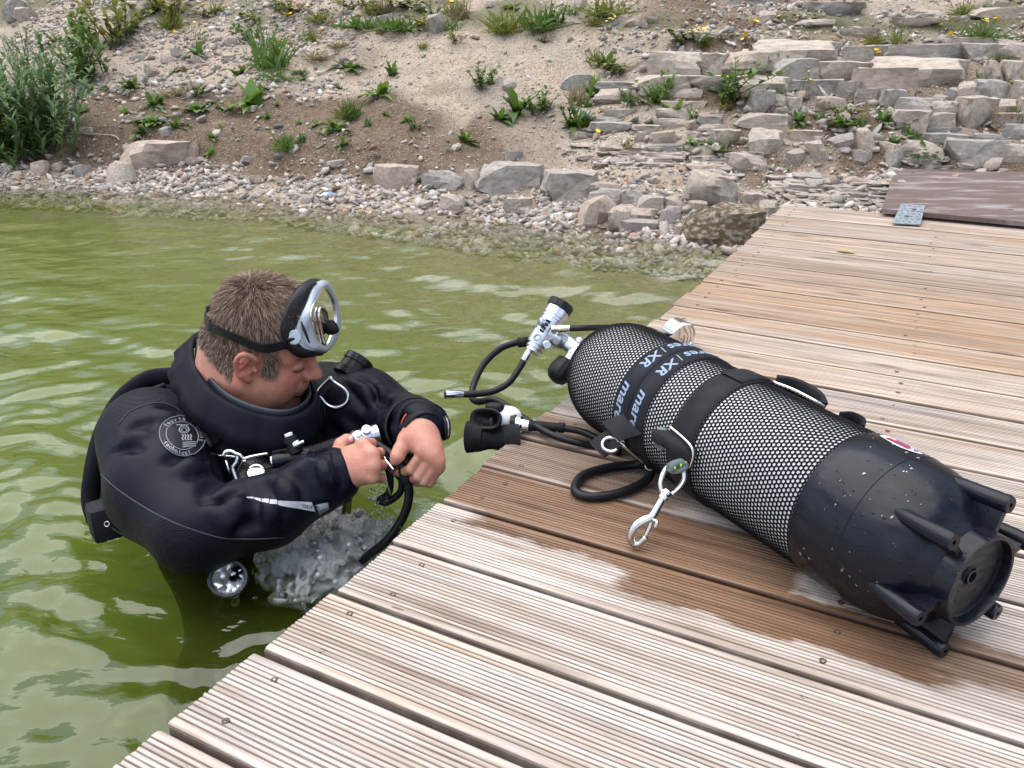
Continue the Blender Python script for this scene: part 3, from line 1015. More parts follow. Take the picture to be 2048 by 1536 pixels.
m = Mat('boot_plastic', (0.014, 0.015, 0.020), 0.36)
n1, n2 = m.noise(14, 5), m.noise(1.0, 5, 0.6, m.mapping((30, 30, 110)))
m.base(m.mix(m.rng(n1, 0.45, 0.7), (0.0035, 0.0042, 0.009), (0.008, 0.009, 0.015)))
m.rough(m.rng(n2, 0.4, 0.65, 0.18, 0.42))
vo = m.n('TexVoronoi', {'Vector': m.coord(), 'Scale': 95.0, 'Randomness': 1.0})
vo2 = m.n('TexVoronoi', {'Vector': m.coord(), 'Scale': 95.0, 'Randomness': 1.0})
drop = m.rng(vo.outputs['Distance'], 0.10, 0.26, 1, 0)
dm = m.math('MULTIPLY', drop, m.rng(m.sep(vo.outputs['Color'])[0], 0.62, 0.66))
nb = m.bump(dm, 0.4, 0.0012)
m.bump(m.noise(300, 2), 0.06, 0.001, nb)
m.b.inputs['Specular IOR Level'].default_value = 0.27
M_BOOT = m.m

m = Mat('hose_rubber', (0.009, 0.009, 0.011), 0.36)
wv = m.n('TexWave', {'Vector': m.coord('Generated'), 'Scale': 60.0, 'Distortion': 0.0}, wave_type='BANDS', bands_direction='DIAGONAL').outputs['Fac']
m.bump(wv, 0.08, 0.0006)
m.b.inputs['Specular IOR Level'].default_value = 0.22
M_HOSE = m.m
m = Mat('water_drop', (0.9, 0.95, 1.0), 0.02, 0.0)
m.b.inputs['Transmission Weight'].default_value = 1.0
m.b.inputs['IOR'].default_value = 1.33
M_DROP = m.m


def text_shape(s, size=1.0, shear=0.0, bold=0.0, space=1.0):
    cu = bpy.data.curves.new('t', 'FONT')
    cu.body = s
    cu.size = size
    cu.shear = shear
    cu.offset = bold
    cu.space_character = space
    cu.align_x, cu.align_y = 'CENTER', 'CENTER'
    cu.resolution_u = 3
    o = bpy.data.objects.new('t', cu)
    COL.objects.link(o)
    dg = bpy.context.evaluated_depsgraph_get()
    me_ = o.evaluated_get(dg).to_mesh()
    V = np.array([v.co[:] for v in me_.vertices]).reshape(-1, 3)
    Fc = [list(p.vertices) for p in me_.polygons]
    o.evaluated_get(dg).to_mesh_clear()
    bpy.data.objects.remove(o)
    bpy.data.curves.remove(cu)
    return V, Fc


# ------------------------------------------------------------------ the cylinder lying on the dock
TR, TZ = 0.1045, 0.1075
TPHI = R(-61.0)
TC = np.array([0.454, 0.990, TZ])
TU = np.array([math.cos(TPHI), math.sin(TPHI), 0.0])
TA, TB = np.array([-TU[1], TU[0], 0.0]), UZ
NECK = -0.618


def trad(s):
    """outer radius of the steel shell along its axis"""
    s = np.asarray(s, float)
    x = np.clip((s - (NECK + 0.012)) / 0.105, 0, 1)
    return np.where(s > NECK + 0.117, TR, 0.030 + (TR - 0.030) * np.sqrt(np.clip(1 - (1 - x) ** 2, 0, 1)))


def tp(s, t, r):
    s, t, r = np.broadcast_arrays(np.asarray(s, float), np.asarray(t, float), np.asarray(r, float))
    return TC + s[..., None] * TU + (r * np.cos(t))[..., None] * TA + (r * np.sin(t))[..., None] * TB


tank = empty('scuba_tank', 'white diving cylinder in a black net sleeve lying on the dock', 'diving cylinder', loc=TC + TU * -0.2 - UZ * TZ)
prof = [(s, float(trad(s)) - 0.0002) for s in np.concatenate([np.linspace(NECK + 0.004, NECK + 0.13, 22), [-0.3, 0.05]])]
prof = [(NECK, 0.024)] + prof
MB().add(*lathe(TC, TU, prof, 64)).build('cylinder', M_WHITE, tank)
# net sleeve: a sheet with a hole in every cell
NT, NS = 100, 104
s0, s1 = NECK + 0.010, -0.001
# rows evenly spaced along the surface
ss = np.linspace(s0, s1, 3000)
arc = np.concatenate([[0], np.cumsum(np.hypot(np.diff(ss), np.diff(trad(ss))))])
NS = int(arc[-1] / 0.0062)
rows = np.interp(np.linspace(0, arc[-1], NS + 1), arc, ss)
kk = np.arange(8) * PI / 4
sq = np.array([[1, 0], [1, 1], [0, 1], [-1, 1], [-1, 0], [-1, -1], [0, -1], [1, -1]]) * 0.5
hole = np.stack([np.cos(kk) * 0.410, np.sin(kk) * 0.380], 1)
allV, allF = [], []
I, J = np.meshgrid(np.arange(NS), np.arange(NT), indexing='ij')
I, J = I.ravel(), J.ravel()
ctr_s = (rows[I] + rows[I + 1]) / 2
hs_ = rows[I + 1] - rows[I]
ctr_t = (J + 0.5 * (I % 2)) / NT * 2 * PI
wob = 0.06 * NZ(ctr_s * 30, ctr_t * 6)
parts_ = []
for (sh, dr) in ((sq, 0.0009), (hole, 0.0010), (hole * 1.01, 0.0001)):
    S_ = ctr_s[:, None] + hs_[:, None] * sh[None, :, 0]
    T_ = ctr_t[:, None] + (2 * PI / NT) * sh[None, :, 1]
    parts_.append(tp(S_, T_, trad(S_) + dr))
NVc = np.stack(parts_, 1).reshape(-1, 3)          # cell: 24 verts
q = []
for k in range(8):
    k2 = (k + 1) % 8
    q += [[k, k2, 8 + k2, 8 + k], [8 + k, 8 + k2, 16 + k2, 16 + k]]
NF = (np.array(q)[None] + 24 * np.arange(len(I))[:, None, None]).reshape(-1, 4)
me = new_mesh('net_sleeve', NVc - np.array(tank.location), NF, False)
obj('net_sleeve', me, M_NET, tank)
# boot
BR = 0.1078
prof = [(0.000, TR - 0.002), (-0.004, TR + 0.0005), (-0.004, BR - 0.0008), (-0.002, BR), (0.03, BR), (0.072, BR - 0.0008), (0.073, BR - 0.0016), (0.095, BR - 0.0035), (0.118, BR - 0.009), (0.140, BR - 0.019), (0.158, BR - 0.033), (0.164, 0.0655), (0.169, 0.0610), (0.189, 0.0595), (0.191, 0.0590), (0.191, 0.0548), (0.189, 0.054), (0.180, 0.0535), (0.178, 0.050), (0.1765, 0.030), (0.176, 0.012), (0.177, 0.0105), (0.180, 0.0095), (0.180, 0.007), (0.173, 0.006), (0.173, 0.0)]
boot = MB().add(*lathe(TC, TU, prof, 72)).build('boot', M_BOOT, tank, True, 28)
for t_ in range(6):
    t = R(72 + 60 * t_)
    e = TA * math.cos(t) + TB * math.sin(t)
    tan = -TA * math.sin(t) + TB * math.cos(t)
    f = MB()
    # web between ring and post, then the rounded post
    poly = [(0.150, 0.058), (0.183, 0.058), (0.183, 0.094), (0.108, 0.094), (0.112, 0.085)]
    V = []
    for sg in (-1, 1):
        V += [TC + TU * s + e * r + tan * 0.0040 * sg for s, r in poly]
    n = len(poly)
    Fc = [list(range(n))[::-1], list(range(n, 2 * n))] + [[i, (i + 1) % n, n + (i + 1) % n, n + i] for i in range(n)]
    f.add(V, Fc)
    A = TC + TU * 0.098 + e * 0.090
    B = TC + TU * 0.186 + e * 0.0965
    ax = B - A
    L_ = np.linalg.norm(ax)
    f.add(*lathe(A, ax, [(0, 0.005), (0.012, 0.0098), (L_ - 0.003, 0.0112), (L_, 0.0098), (L_, 0.003), (L_ - 0.003, 0.0028), (L_ - 0.003, 0.0)], 16))
    ff = f.build('fin', M_BOOT, tank, True, 40)
    loc_ = np.array(tank.location)
    ff.parent = boot
    ff.location = (0, 0, 0)
# water drops on the boot
d_ = MB()
bm = bmesh.new()
bmesh.ops.create_icosphere(bm, subdivisions=2, radius=1)
DVs = np.array([v.co[:] for v in bm.verts])
bm.verts.index_update()
DFs = [[v.index for v in f.verts] for f in bm.faces]
bm.free()
_r = random.Random(3)
for k in range(40):
    s = _r.uniform(0.004, 0.135)
    t = R(_r.uniform(55, 200))
    rad = float(np.interp(s, [p_[0] for p_ in prof[3:11]], [p_[1] for p_ in prof[3:11]]))
    e = TA * math.cos(t) + TB * math.sin(t)
    tan = -TA * math.sin(t) + TB * math.cos(t)
    sz = _r.choice([0.0007, 0.0008, 0.0010, 0.0013, 0.0020]) * _r.uniform(0.8, 1.2)
    p = TC + TU * s + e * rad
    d_.add(p + sz * (DVs[:, :1] * TU * _r.uniform(0.8, 1.3) + DVs[:, 1:2] * tan * _r.uniform(0.9, 1.8) + DVs[:, 2:] * e * 0.45), DFs)
o = d_.build('water_drops', M_DROP, tank, True)
o['kind'] = 'stuff'
o.parent = boot
# sticker on the boot
st = MB()
N_ = 24
outl = []
for k in range(N_):
    a_ = 2 * PI * k / N_
    outl.append((0.030 * math.cos(a_) * (1 + 0.10 * math.cos(3 * a_)), 0.014 * math.sin(a_) * (1 + 0.15 * math.sin(2 * a_))))


def on_boot(x, y, lift):
    s = 0.034 + x
    r_ = float(np.interp(s, [0, 0.03, 0.072, 0.095], [BR, BR, BR - 0.0008, BR - 0.004])) + lift
    return tp(s, R(74) + y / BR, r_)


Vs = [on_boot(0, 0, 0.0008)] + [on_boot(x * 0.6, y * 0.6, 0.0008) for x, y in outl] + [on_boot(x, y, 0.0006) for x, y in outl]
Fs = [[0, 1 + k, 1 + (k + 1) % N_] for k in range(N_)] + [[1 + k, 1 + N_ + k, 1 + N_ + (k + 1) % N_, 1 + (k + 1) % N_] for k in range(N_)]
stk = MB().add(Vs, Fs).build('sticker', simple('white_vinyl', (0.78, 0.78, 0.78), 0.4), tank)
M_RED = simple('red_print', (0.42, 0.02, 0.05), 0.45)
M_BLUE = simple('blue_print', (0.03, 0.06, 0.40), 0.45)


def strip_on_boot(x0, x1, y0, y1, lift, n=5):
    V, Fc = [], []
    for i in range(n + 1):
        for j in range(3):
            V.append(on_boot(x0 + (x1 - x0) * i / n, y0 + (y1 - y0) * j / 2, lift))
    for i in range(n):
        for j in range(2):
            a_ = i * 3 + j
            Fc.append([a_, a_ + 3, a_ + 4, a_ + 1])
    return V, Fc


def child(mb, name, mat, parent, smooth=True, angle=None, **kw):
    """a sub-part: the parent's mesh already sits in the thing's frame"""
    root = parent.parent
    o = mb.build(name, mat, root, smooth, angle, **kw)
    o.parent = parent
    return o


child(MB().add(*strip_on_boot(-0.016, 0.018, 0.0015, 0.0095, 0.0014)), 'emblem', M_RED, stk)
child(MB().add(*strip_on_boot(-0.016, 0.018, -0.0022, 0.0002, 0.0014)), 'emblem', M_RED, stk)
child(MB().add(*strip_on_boot(-0.010, 0.012, -0.0078, -0.0038, 0.0014)), 'emblem', M_BLUE, stk)
sv_ = [on_boot(0.0235, 0.0, 0.0015)]
for k in range(10):
    a_ = 2 * PI * k / 10
    rr = 0.0062 if k % 2 == 0 else 0.0026
    sv_.append(on_boot(0.0235 + rr * math.cos(a_), rr * math.sin(a_), 0.0014))
child(MB().add(sv_, [[0, 1 + k, 1 + (k + 1) % 10] for k in range(10)]), 'emblem', M_BLUE, stk)


# elastic bands with print
def shell(sa, sb, ra, ta=0.0, tb=360.0, thick=0.0022, n=72, bulge=0.0006):
    """closed webbing strip wrapped round the cylinder"""
    sec = [(sa, ra), (sa + 0.0006, ra + thick), ((sa + sb) / 2, ra + thick + bulge), (sb - 0.0006, ra + thick), (sb, ra)]
    V, Fc = [], []
    full = abs(tb - ta - 360) < 1e-6
    m_ = n if full else n + 1
    for i in range(m_):
        t = R(ta + (tb - ta) * i / n)
        for s, r_ in sec:
            V.append(tp(s, t, r_))
    k = len(sec)
    for i in range(n):
        j = (i + 1) % m_
        for q_ in range(k - 1):
            Fc.append([i * k + q_, j * k + q_, j * k + q_ + 1, i * k + q_ + 1])
    return np.array(V), Fc


for (sa, sb) in ((-0.3985, -0.3585), (-0.3568, -0.3165)):
    bd = MB().add(*shell(sa, sb, TR + 0.0012)).build('elastic_band', M_BAND, tank)
    sm = (sa + sb) / 2
    for (word, deg, size) in (('mares', 166, 0.030), ('XR', 117, 0.028), ('|', 102, 0.022), ('mares', 75, 0.030), ('XR', 28, 0.028)):
        V, Fc = text_shape(word, size, 0.25, 0.0006 if word != '|' else 0, 1.02)
        V = V + np.array([0, -0.002 if word == 'mares' else 0, 0])
        P_ = tp(sm + V[:, 1], R(deg) + V[:, 0] / TR, np.full(len(V), TR + 0.0012 + 0.0022 + 0.0011))
        child(MB().add(P_, Fc), 'lettering', M_PRINT, bd, False)
# harness strap
strap = MB().add(*shell(-0.253, -0.203, TR + 0.0012, 0, 360, 0.0022)).build('strap', M_WEB, tank)
child(MB().add(*shell(-0.252, -0.206, TR + 0.0040, 62, 98, 0.0026, 16)), 'strap_end', M_WEB, strap)
# raised handle of webbing on the far side with its steel bar
hp = [tp(-0.203, R(62), TR + 0.005), tp(-0.19, R(54), TR + 0.012), tp(-0.17, R(50), TR + 0.015), tp(-0.145, R(47), TR + 0.013), tp(-0.130, R(46), TR + 0.004)]
sec_flat = [(-1, -0.25), (-1, 0.25), (-0.9, 0.32), (0.9, 0.32), (1, 0.25), (1, -0.25), (0.9, -0.32), (-0.9, -0.32)]
child(MB().add(*tube(spline(hp, 6), 0.013, sec=sec_flat, up=TA)), 'handle', M_WEB, strap, True, 40)
child(MB().add(*tube(spline([tp(-0.203, R(66), TR + 0.005), tp(-0.17, R(60), TR + 0.007), tp(-0.135, R(55), TR + 0.006), tp(-0.128, R(48), TR + 0.008)], 5), 0.0028, 8)), 'steel_bar', M_STEEL, strap)
lp = [tp(-0.085, R(56), TR + 0.000), tp(-0.080, R(48), TR + 0.010), tp(-0.065, R(45), TR + 0.011), tp(-0.055, R(48), TR + 0.000)]
child(MB().add(*tube(spline(lp, 6), 0.007, sec=sec_flat, up=TA)), 'loop', M_RUBM, strap, True, 40)
# velcro tabs hanging off the bands
for quad, dd in ((((1203, 842), (1246, 828), (1284, 868), (1236, 882)), (1.415, 1.385, 1.345, 1.372)), (((1178, 884), (1215, 858), (1242, 893), (1207, 914)), (1.425, 1.405, 1.375, 1.39))):
    c4 = [at(x_, y_, d__) for (x_, y_), d__ in zip(quad, dd)]
    nrm = np.cross(c4[1] - c4[0], c4[3] - c4[0])
    nrm /= np.linalg.norm(nrm)
    if nrm[2] < 0: nrm = -nrm
    g_ = MB()
    nn = 6
    V, Fc = [], []
    for lay_ in (0, 1):
        for i in range(nn + 1):
            for j in range(nn + 1):
                u_, v_ = i / nn, j / nn
                p = (c4[0] * (1 - u_) + c4[1] * u_) * (1 - v_) + (c4[3] * (1 - u_) + c4[2] * u_) * v_
                V.append(p + nrm * (0.004 * math.sin(PI * v_) * (1 if lay_ else 1) - 0.003 * (1 - lay_)))
    q_ = (nn + 1) ** 2
    for i in range(nn):
        for j in range(nn):
            a_ = i * (nn + 1) + j
            Fc += [[a_, a_ + 1, a_ + nn + 2, a_ + nn + 1], [q_ + a_, q_ + a_ + nn + 1, q_ + a_ + nn + 2, q_ + a_ + 1]]
    for i in range(nn):
        for (a_, b_) in ((i * (nn + 1), (i + 1) * (nn + 1)), (i * (nn + 1) + nn, (i + 1) * (nn + 1) + nn), (i, i + 1), (nn * (nn + 1) + i, nn * (nn + 1) + i + 1)):
            Fc.append([a_, b_, q_ + b_, q_ + a_])
    tab = MB().add(V, Fc).build('tab', M_WEB, tank, True, 50)
# D-shaped bar and stiffened loop on the near side of the strap
bar = [at(1338, 852, 1.262), at(1362, 872, 1.245), at(1380, 890, 1.232), at(1386, 905, 1.228), at(1383, 925, 1.232), at(1378, 935, 1.238)]
child(MB().add(*tube(spline(bar, 5), 0.0022, 8)), 'steel_bar', M_STEEL, strap)
lp = [at(1316, 868, 1.276), at(1330, 876, 1.262), at(1355, 892, 1.246), at(1372, 906, 1.240), at(1378, 916, 1.240)]
child(MB().add(*tube(spline(lp, 5), 0.0125, sec=[(-1, -.5), (-1, .5), (-.8, .75), (.8, .75), (1, .5), (1, -.5), (.8, -.75), (-.8, -.75)], up=(0, 0, 1))), 'stiffened_loop', M_WEB, strap, True, 40)

# valve
VD = 1.700
valve = MB()
nk = TC + TU * NECK
valve.add(*lathe(nk, -TU, [(0, 0.026), (0.006, 0.026), (0.008, 0.020), (0.02, 0.019)], 28))
p_a, p_b = at(1160, 706, 1.690), at(1128, 682, 1.705)
valve.add(*lathe(p_a, p_b - p_a, [(-0.004, 0.010), (0.0, 0.0165), (0.02, 0.0165), (np.linalg.norm(p_b - p_a), 0.0160)], 28))
p_c, p_d = at(1152, 700, 1.690), at(1133, 727, 1.680)
valve.add(*lathe(p_c, p_d - p_c, [(0, 0.0145), (0.012, 0.0145), (0.018, 0.013), (0.036, 0.0125)], 24))
p_e = at(1158, 682, 1.71)
valve.add(*lathe(at(1152, 694, 1.70), p_e - at(1152, 694, 1.70) + np.array([0.006, 0.01, 0]), [(0, 0.0135), (0.016, 0.0135), (0.0165, 0.011), (0.012, 0.0100), (0.012, 0)], 24))
valve = valve.build('valve', M_ZINC, tank, True, 35)
kx = p_d - p_c
kn = MB().add(*lathe(p_d - kx / np.linalg.norm(kx) * 0.004, kx, [(0, 0.014), (0.001, 0.0215), (0.006, 0.0225), (0.022, 0.0255), (0.036, 0.0240), (0.044, 0.0185), (0.048, 0.010), (0.0485, 0.0)], 56, wob=lambda t, s: 1 - 0.05 * (0.5 + 0.5 * math.cos(14 * t)) * (0.005 < s < 0.046)))
child(kn, 'knob', M_RUB, valve)

# ------------------------------------------------------------------ regulator set on the cylinder
reg = empty('regulator_set', 'silver first stage with black hoses and white second stage at the cylinder valve', 'regulator', loc=nk - UZ * 0.05)
f1, f2 = at(1071, 693, 1.700), at(1117, 618, 1.715)
fa = (f2 - f1) / np.linalg.norm(f2 - f1)
FL = np.linalg.norm(f2 - f1)
fs = MB()
fs.add(*lathe(f1, fa, [(-0.014, 0.010), (-0.013, 0.0165), (-0.010, 0.0165), (-0.0095, 0.0150), (-0.006, 0.0155), (-0.0055, 0.0185), (-0.002, 0.0190), (-0.0015, 0.0170), (0.002, 0.0175), (0.0025, 0.0210), (0.012, 0.0225), (0.030, 0.0228), (0.0305, 0.0205), (0.034, 0.0205), (0.0345, 0.0218), (0.060, 0.0232), (0.0605, 0.0222), (0.064, 0.0222), (0.0645, 0.0240), (0.068, 0.0240), (0.0685, 0.0225), (0.071, 0.0225), (0.0715, 0.0245), (FL, 0.0245)], 40))
# connection to the valve with its hand wheel
w1, w2 = at(1098, 665, 1.702), at(1130, 684, 1.703)
wl = np.linalg.norm(w2 - w1)
fs.add(*lathe(w1, w2 - w1, [(0, 0.017), (0.012, 0.017), (0.013, 0.0185), (0.015, 0.0225), (wl - 0.012, 0.0230), (wl - 0.010, 0.021), (wl, 0.0185)], 36, wob=lambda t, s: 1.0 - (0.06 if (0.015 <= s <= wl - 0.012 and math.cos(8 * t) > 0.3) else 0)))
# ports
viewer = CAMP - f1
viewer /= np.linalg.norm(viewer)
for (px_, py_, rr) in ((1074, 674, 0.0085), (1094, 690, 0.0082), (1080, 644, 0.008)):
    q_ = at(px_, py_, 1.682)
    dirp = viewer if py_ > 650 else viewer * 0.5 + np.array([-0.9, 0, 0.1])
    fs.add(*lathe(q_ - dirp * 0.014, dirp, [(0, rr), (0.016, rr), (0.017, rr * 0.86), (0.0172, rr * 0.5), (0.013, rr * 0.45), (0.013, 0)], 20))
fs = fs.build('first_stage', M_ZINC, reg, True, 32)
# slots milled into the body
for k in range(4):
    c0 = at(1078 + 4.6 * k + 5, 661 - 6.4 * k, 1.6815)
    sd = np.cross(fa, viewer)
    child(MB().add(*box(c0 + viewer * 0.0006, sd, fa, viewer, 0.0105, 0.0042, 0.003, 0.001)), 'slot', M_RUB, fs, True, 30)
child(MB().add(*lathe(f1 + fa * (FL - 0.003), fa, [(0, 0.020), (0.0005, 0.0262), (0.015, 0.0272), (0.0175, 0.0262), (0.0185, 0.022), (0.0185, 0)], 48, wob=lambda t, s: 1 - 0.045 * (math.cos(9 * t) > 0.2) * (s > 0.0))), 'cap', M_RUB, fs, True, 40)


def hose(pts, r, name='hose', mat=None, parent=None, n=10, seg=14):
    return MB().add(*tube(spline(pts, n), r, seg)).build(name, mat or M_HOSE, parent or reg)


def fitting(p0, p1, r, parent, mat=None, name='fitting', rings=2):
    ax_ = p1 - p0
    L_ = np.linalg.norm(ax_)
    pr = [(0, r * 0.7), (0.001, r * 1.12), (L_ * 0.22, r * 1.12), (L_ * 0.24, r * 0.92), (L_ * 0.32, r * 0.92), (L_ * 0.34, r * 1.05), (L_ * 0.95, r * 1.02), (L_, r * 0.9)]
    return child(MB().add(*lathe(p0, ax_, pr, 24)), name, mat or M_CHROME, parent, True, 35)


h1 = hose([at(1140, 657, 1.665), at(1170, 656, 1.66), at(1210, 655, 1.70), at(1250, 655, 1.80), at(1300, 660, 1.95), at(1332, 672, 2.02)], 0.0062)
fitting(at(1104, 658, 1.678), at(1141, 657, 1.664), 0.0072, h1, M_BRASS)
h2 = hose([at(1049, 718, 1.695), at(1041, 733, 1.69), at(1018, 765, 1.68), at(985, 783, 1.67), at(950, 788, 1.66), at(924, 789, 1.655)], 0.0066)
fitting(at(1062, 697, 1.70), at(1047, 722, 1.694), 0.0078, h2)
fitting(at(889, 789, 1.64), at(926, 789, 1.655), 0.0080, h2)
h3 = hose([at(1052, 683, 1.72), at(1030, 686, 1.73), at(1000, 698, 1.74), at(968, 728, 1.74), at(948, 768, 1.72), at(944, 795, 1.69), at(958, 804, 1.665), at(985, 799, 1.645), at(1012, 811, 1.625), at(1050, 838, 1.60), at(1100, 868, 1.55), at(1150, 884, 1.53), at(1195, 893, 1.53), at(1240, 905, 1.50)], 0.0066, n=8)
child(MB().add(*lathe(at(1056, 683, 1.718), at(1030, 686, 1.73) - at(1056, 683, 1.718), [(0, 0.008), (0.001, 0.0105), (0.02, 0.0108), (0.022, 0.008)], 20, wob=lambda t, s: 1 - 0.05 * (math.cos(10 * t) > 0))), 'sleeve', M_RUBM, h3)
h4 = hose([at(1092, 852, 1.575), at(1130, 857, 1.57), at(1165, 864, 1.56), at(1200, 880, 1.54), at(1225, 898, 1.52)], 0.0066)
child(MB().add(*lathe(at(1056, 851, 1.585), at(1132, 856, 1.568) - at(1056, 851, 1.585), [(0, 0.010), (0.03, 0.0095), (0.058, 0.0082), (0.0585, 0.0098), (0.069, 0.0098), (0.0695, 0.0075)], 20)), 'sleeve', M_RUBM, h4, True, 30)
# pressure gauge standing behind the cylinder
gc = at(1356, 668, 2.02)
gn = np.array([0.42, -0.80, -0.12])
gg = MB().add(*lathe(gc, gn, [(-0.022, 0.024), (-0.020, 0.034), (0.010, 0.0365), (0.016, 0.0375), (0.020, 0.0365), (0.022, 0.033), (0.019, 0.031), (0.017, 0.0), ], 40)).build('pressure_gauge', M_CHROME, reg, True, 35)
# second stage: white shell, mouthpiece, exhaust tee
ss_ = []


def ell(c, ax_, ay_, az_, rx, ry, rz, nu=20, nv=12, p=2.4):
    V, Fc = [], []
    for i in range(nv + 1):
        v_ = -PI / 2 + PI * i / nv
        for j in range(nu):
            w_ = 2 * PI * j / nu
            f_ = lambda x_: math.copysign(abs(x_) ** (2 / p), x_)
            x_, y_, z_ = f_(math.cos(v_)) * f_(math.cos(w_)), f_(math.cos(v_)) * f_(math.sin(w_)), f_(math.sin(v_))
            V.append(np.asarray(c) + ax_ * (rx * x_) + ay_ * (ry * y_) + az_ * (rz * z_))
    for i in range(nv):
        for j in range(nu):
            j2 = (j + 1) % nu
            Fc.append([i * nu + j, i * nu + j2, (i + 1) * nu + j2, (i + 1) * nu + j])
    return np.array(V), Fc


_, vr, vu = frame_of(-viewer)
vr = -vr if vr[0] < 0 else vr          # view right
vu = np.cross(vr, -viewer) if np.cross(vr, -viewer)[2] > 0 else -np.cross(vr, -viewer)
body = MB().add(*ell(at(1009, 838, 1.605), vr, vu, viewer, 0.034, 0.026, 0.024)).build('second_stage', M_WHITE, reg)
child(MB().add(*ell(at(990, 816, 1.600), vr, vu, viewer, 0.019, 0.011, 0.02, 18, 10, 3)), 'lever_cover', M_RUB, body)
mp0 = at(983, 840, 1.580)
mo = vr * -0.35 + viewer * 0.9 + vu * 0.15
mo /= np.linalg.norm(mo)
mu = np.cross(np.cross(mo, vu), mo)
mr = np.cross(mu, mo)
V, Fc = [], []
lay_ = [(0.0, 0.022, 0.017), (0.012, 0.026, 0.018), (0.020, 0.030, 0.0190), (0.028, 0.032, 0.0205), (0.029, 0.029, 0.0175), (0.024, 0.024, 0.0125), (0.010, 0.018, 0.009), (0.009, 0.0, 0.0)]
for (dd, rx, ry) in lay_:
    for j in range(28):
        w_ = 2 * PI * j / 28
        f_ = lambda x_: math.copysign(abs(x_) ** 0.75, x_)
        V.append(mp0 + mo * dd + mr * (rx * f_(math.cos(w_))) + mu * (ry * f_(math.sin(w_))))
for i in range(len(lay_) - 1):
    for j in range(28):
        j2 = (j + 1) % 28
        Fc.append([i * 28 + j, i * 28 + j2, (i + 1) * 28 + j2, (i + 1) * 28 + j])
mpo = child(MB().add(V, Fc), 'mouthpiece', M_RUB, body)
child(MB().add(*ell(at(983, 848, 1.560), mr, mu, mo, 0.006, 0.014, 0.008, 14, 10, 2.2)), 'bite_tab', M_RUB, body)
# exhaust tee: flattened tube, wider towards its two ends
tee = []
V, Fc = [], []
for i in range(17):
    x_ = (i / 16 - 0.5) * 2
    c_ = at(985 + 50 * x_, 873 + 7 * abs(x_) ** 2 - 6 * (x_ < 0) * abs(x_) + 4 * math.cos(PI * x_ * 0.5), 1.575 - 0.010 * abs(x_))
    ry_ = 0.024 + 0.006 * abs(x_) - (0.004 * math.cos(x_ * PI) if abs(x_) < 0.5 else 0)
    for j in range(20):
        w_ = 2 * PI * j / 20
        V.append(c_ + vu * (ry_ * math.sin(w_)) + viewer * (0.017 * math.cos(w_)) + vr * 0.006 * math.cos(w_) * x_)
for i in range(16):
    for j in range(20):
        j2 = (j + 1) % 20
        Fc.append([i * 20 + j, i * 20 + j2, (i + 1) * 20 + j2, (i + 1) * 20 + j])
n0 = len(V)
for end, sg in ((0, 1), (16, -1)):
    base_ = end * 20
    cc = np.mean(V[base_:base_ + 20], 0)
    b0_ = len(V)
    for j in range(20): V.append(cc + (V[base_ + j] - cc) * 0.86)
    for j in range(20): V.append(cc + (V[base_ + j] - cc) * 0.80 + vr * sg * 0.03)
    for j in range(20):
        j2 = (j + 1) % 20
        Fc += [[base_ + j, base_ + j2, b0_ + j2, b0_ + j], [b0_ + j, b0_ + j2, b0_ + 20 + j2, b0_ + 20 + j]]
    Fc.append([b0_ + 20 + j for j in range(20)])
child(MB().add(V, Fc), 'exhaust_tee', M_RUBM, body, True, 45)
c0, c1 = at(1022, 848, 1.590), at(1058, 851, 1.584)
Lc = np.linalg.norm(c1 - c0)
child(MB().add(*lathe(c0, c1 - c0, [(0, 0.019), (0.010, 0.019), (0.0105, 0.016)], 28, wob=lambda t, s: 1 - 0.06 * (math.cos(12 * t) > 0))), 'adjuster', M_RUB, body, True, 30)
child(MB().add(*lathe(c0, c1 - c0, [(0.010, 0.0165), (0.013, 0.0165), (0.0132, 0.0145), (0.015, 0.0145), (0.0152, 0.0155), (0.018, 0.0155), (0.0182, 0.0115), (0.022, 0.0115), (0.0225, 0.0125), (Lc, 0.010)], 28)), 'collar', M_CHROME, body, True, 30)


# ------------------------------------------------------------------ clips and loops by the strap
def bolt_snap(name, eye, swivel, neck, hook, r, label, knob=None, gate=None, mat=None):
    """eye: ring points, swivel: two points, neck: body line, hook: open hook line"""
    mat = mat or M_STEEL
    o = empty(name, label, 'bolt snap', loc=np.mean(hook, 0) - UZ * r)
    MB().add(*tube(spline(eye, 6, True), r * 0.62, 12, True)).build('eye', mat, o)
    a_, b_ = swivel
    L_ = np.linalg.norm(b_ - a_)
    MB().add(*lathe(a_, b_ - a_, [(0, r * 0.7), (0.1 * L_, r * 1.15), (0.42 * L_, r * 1.2), (0.46 * L_, r * 0.75), (0.54 * L_, r * 0.75), (0.58 * L_, r * 1.2), (0.9 * L_, r * 1.1), (L_, r * 0.8)], 20)).build('swivel', mat, o, True, 40)
    P_ = spline(np.vstack([neck, hook]), 7)
    MB().add(*tube(P_, r, 14, rfun=lambda t: 0.82 + 0.28 * math.sin(PI * min(1, t * 1.15)) ** 2)).build('hook', mat, o)
    if gate is not None:
        MB().add(*tube(spline(gate, 4), r * 0.5, 10)).build('gate', mat, o)
    if knob is not None:
        MB().add(*tube(spline(knob, 4), r * 0.42, 10)).build('thumb_knob', mat, o)
    return o


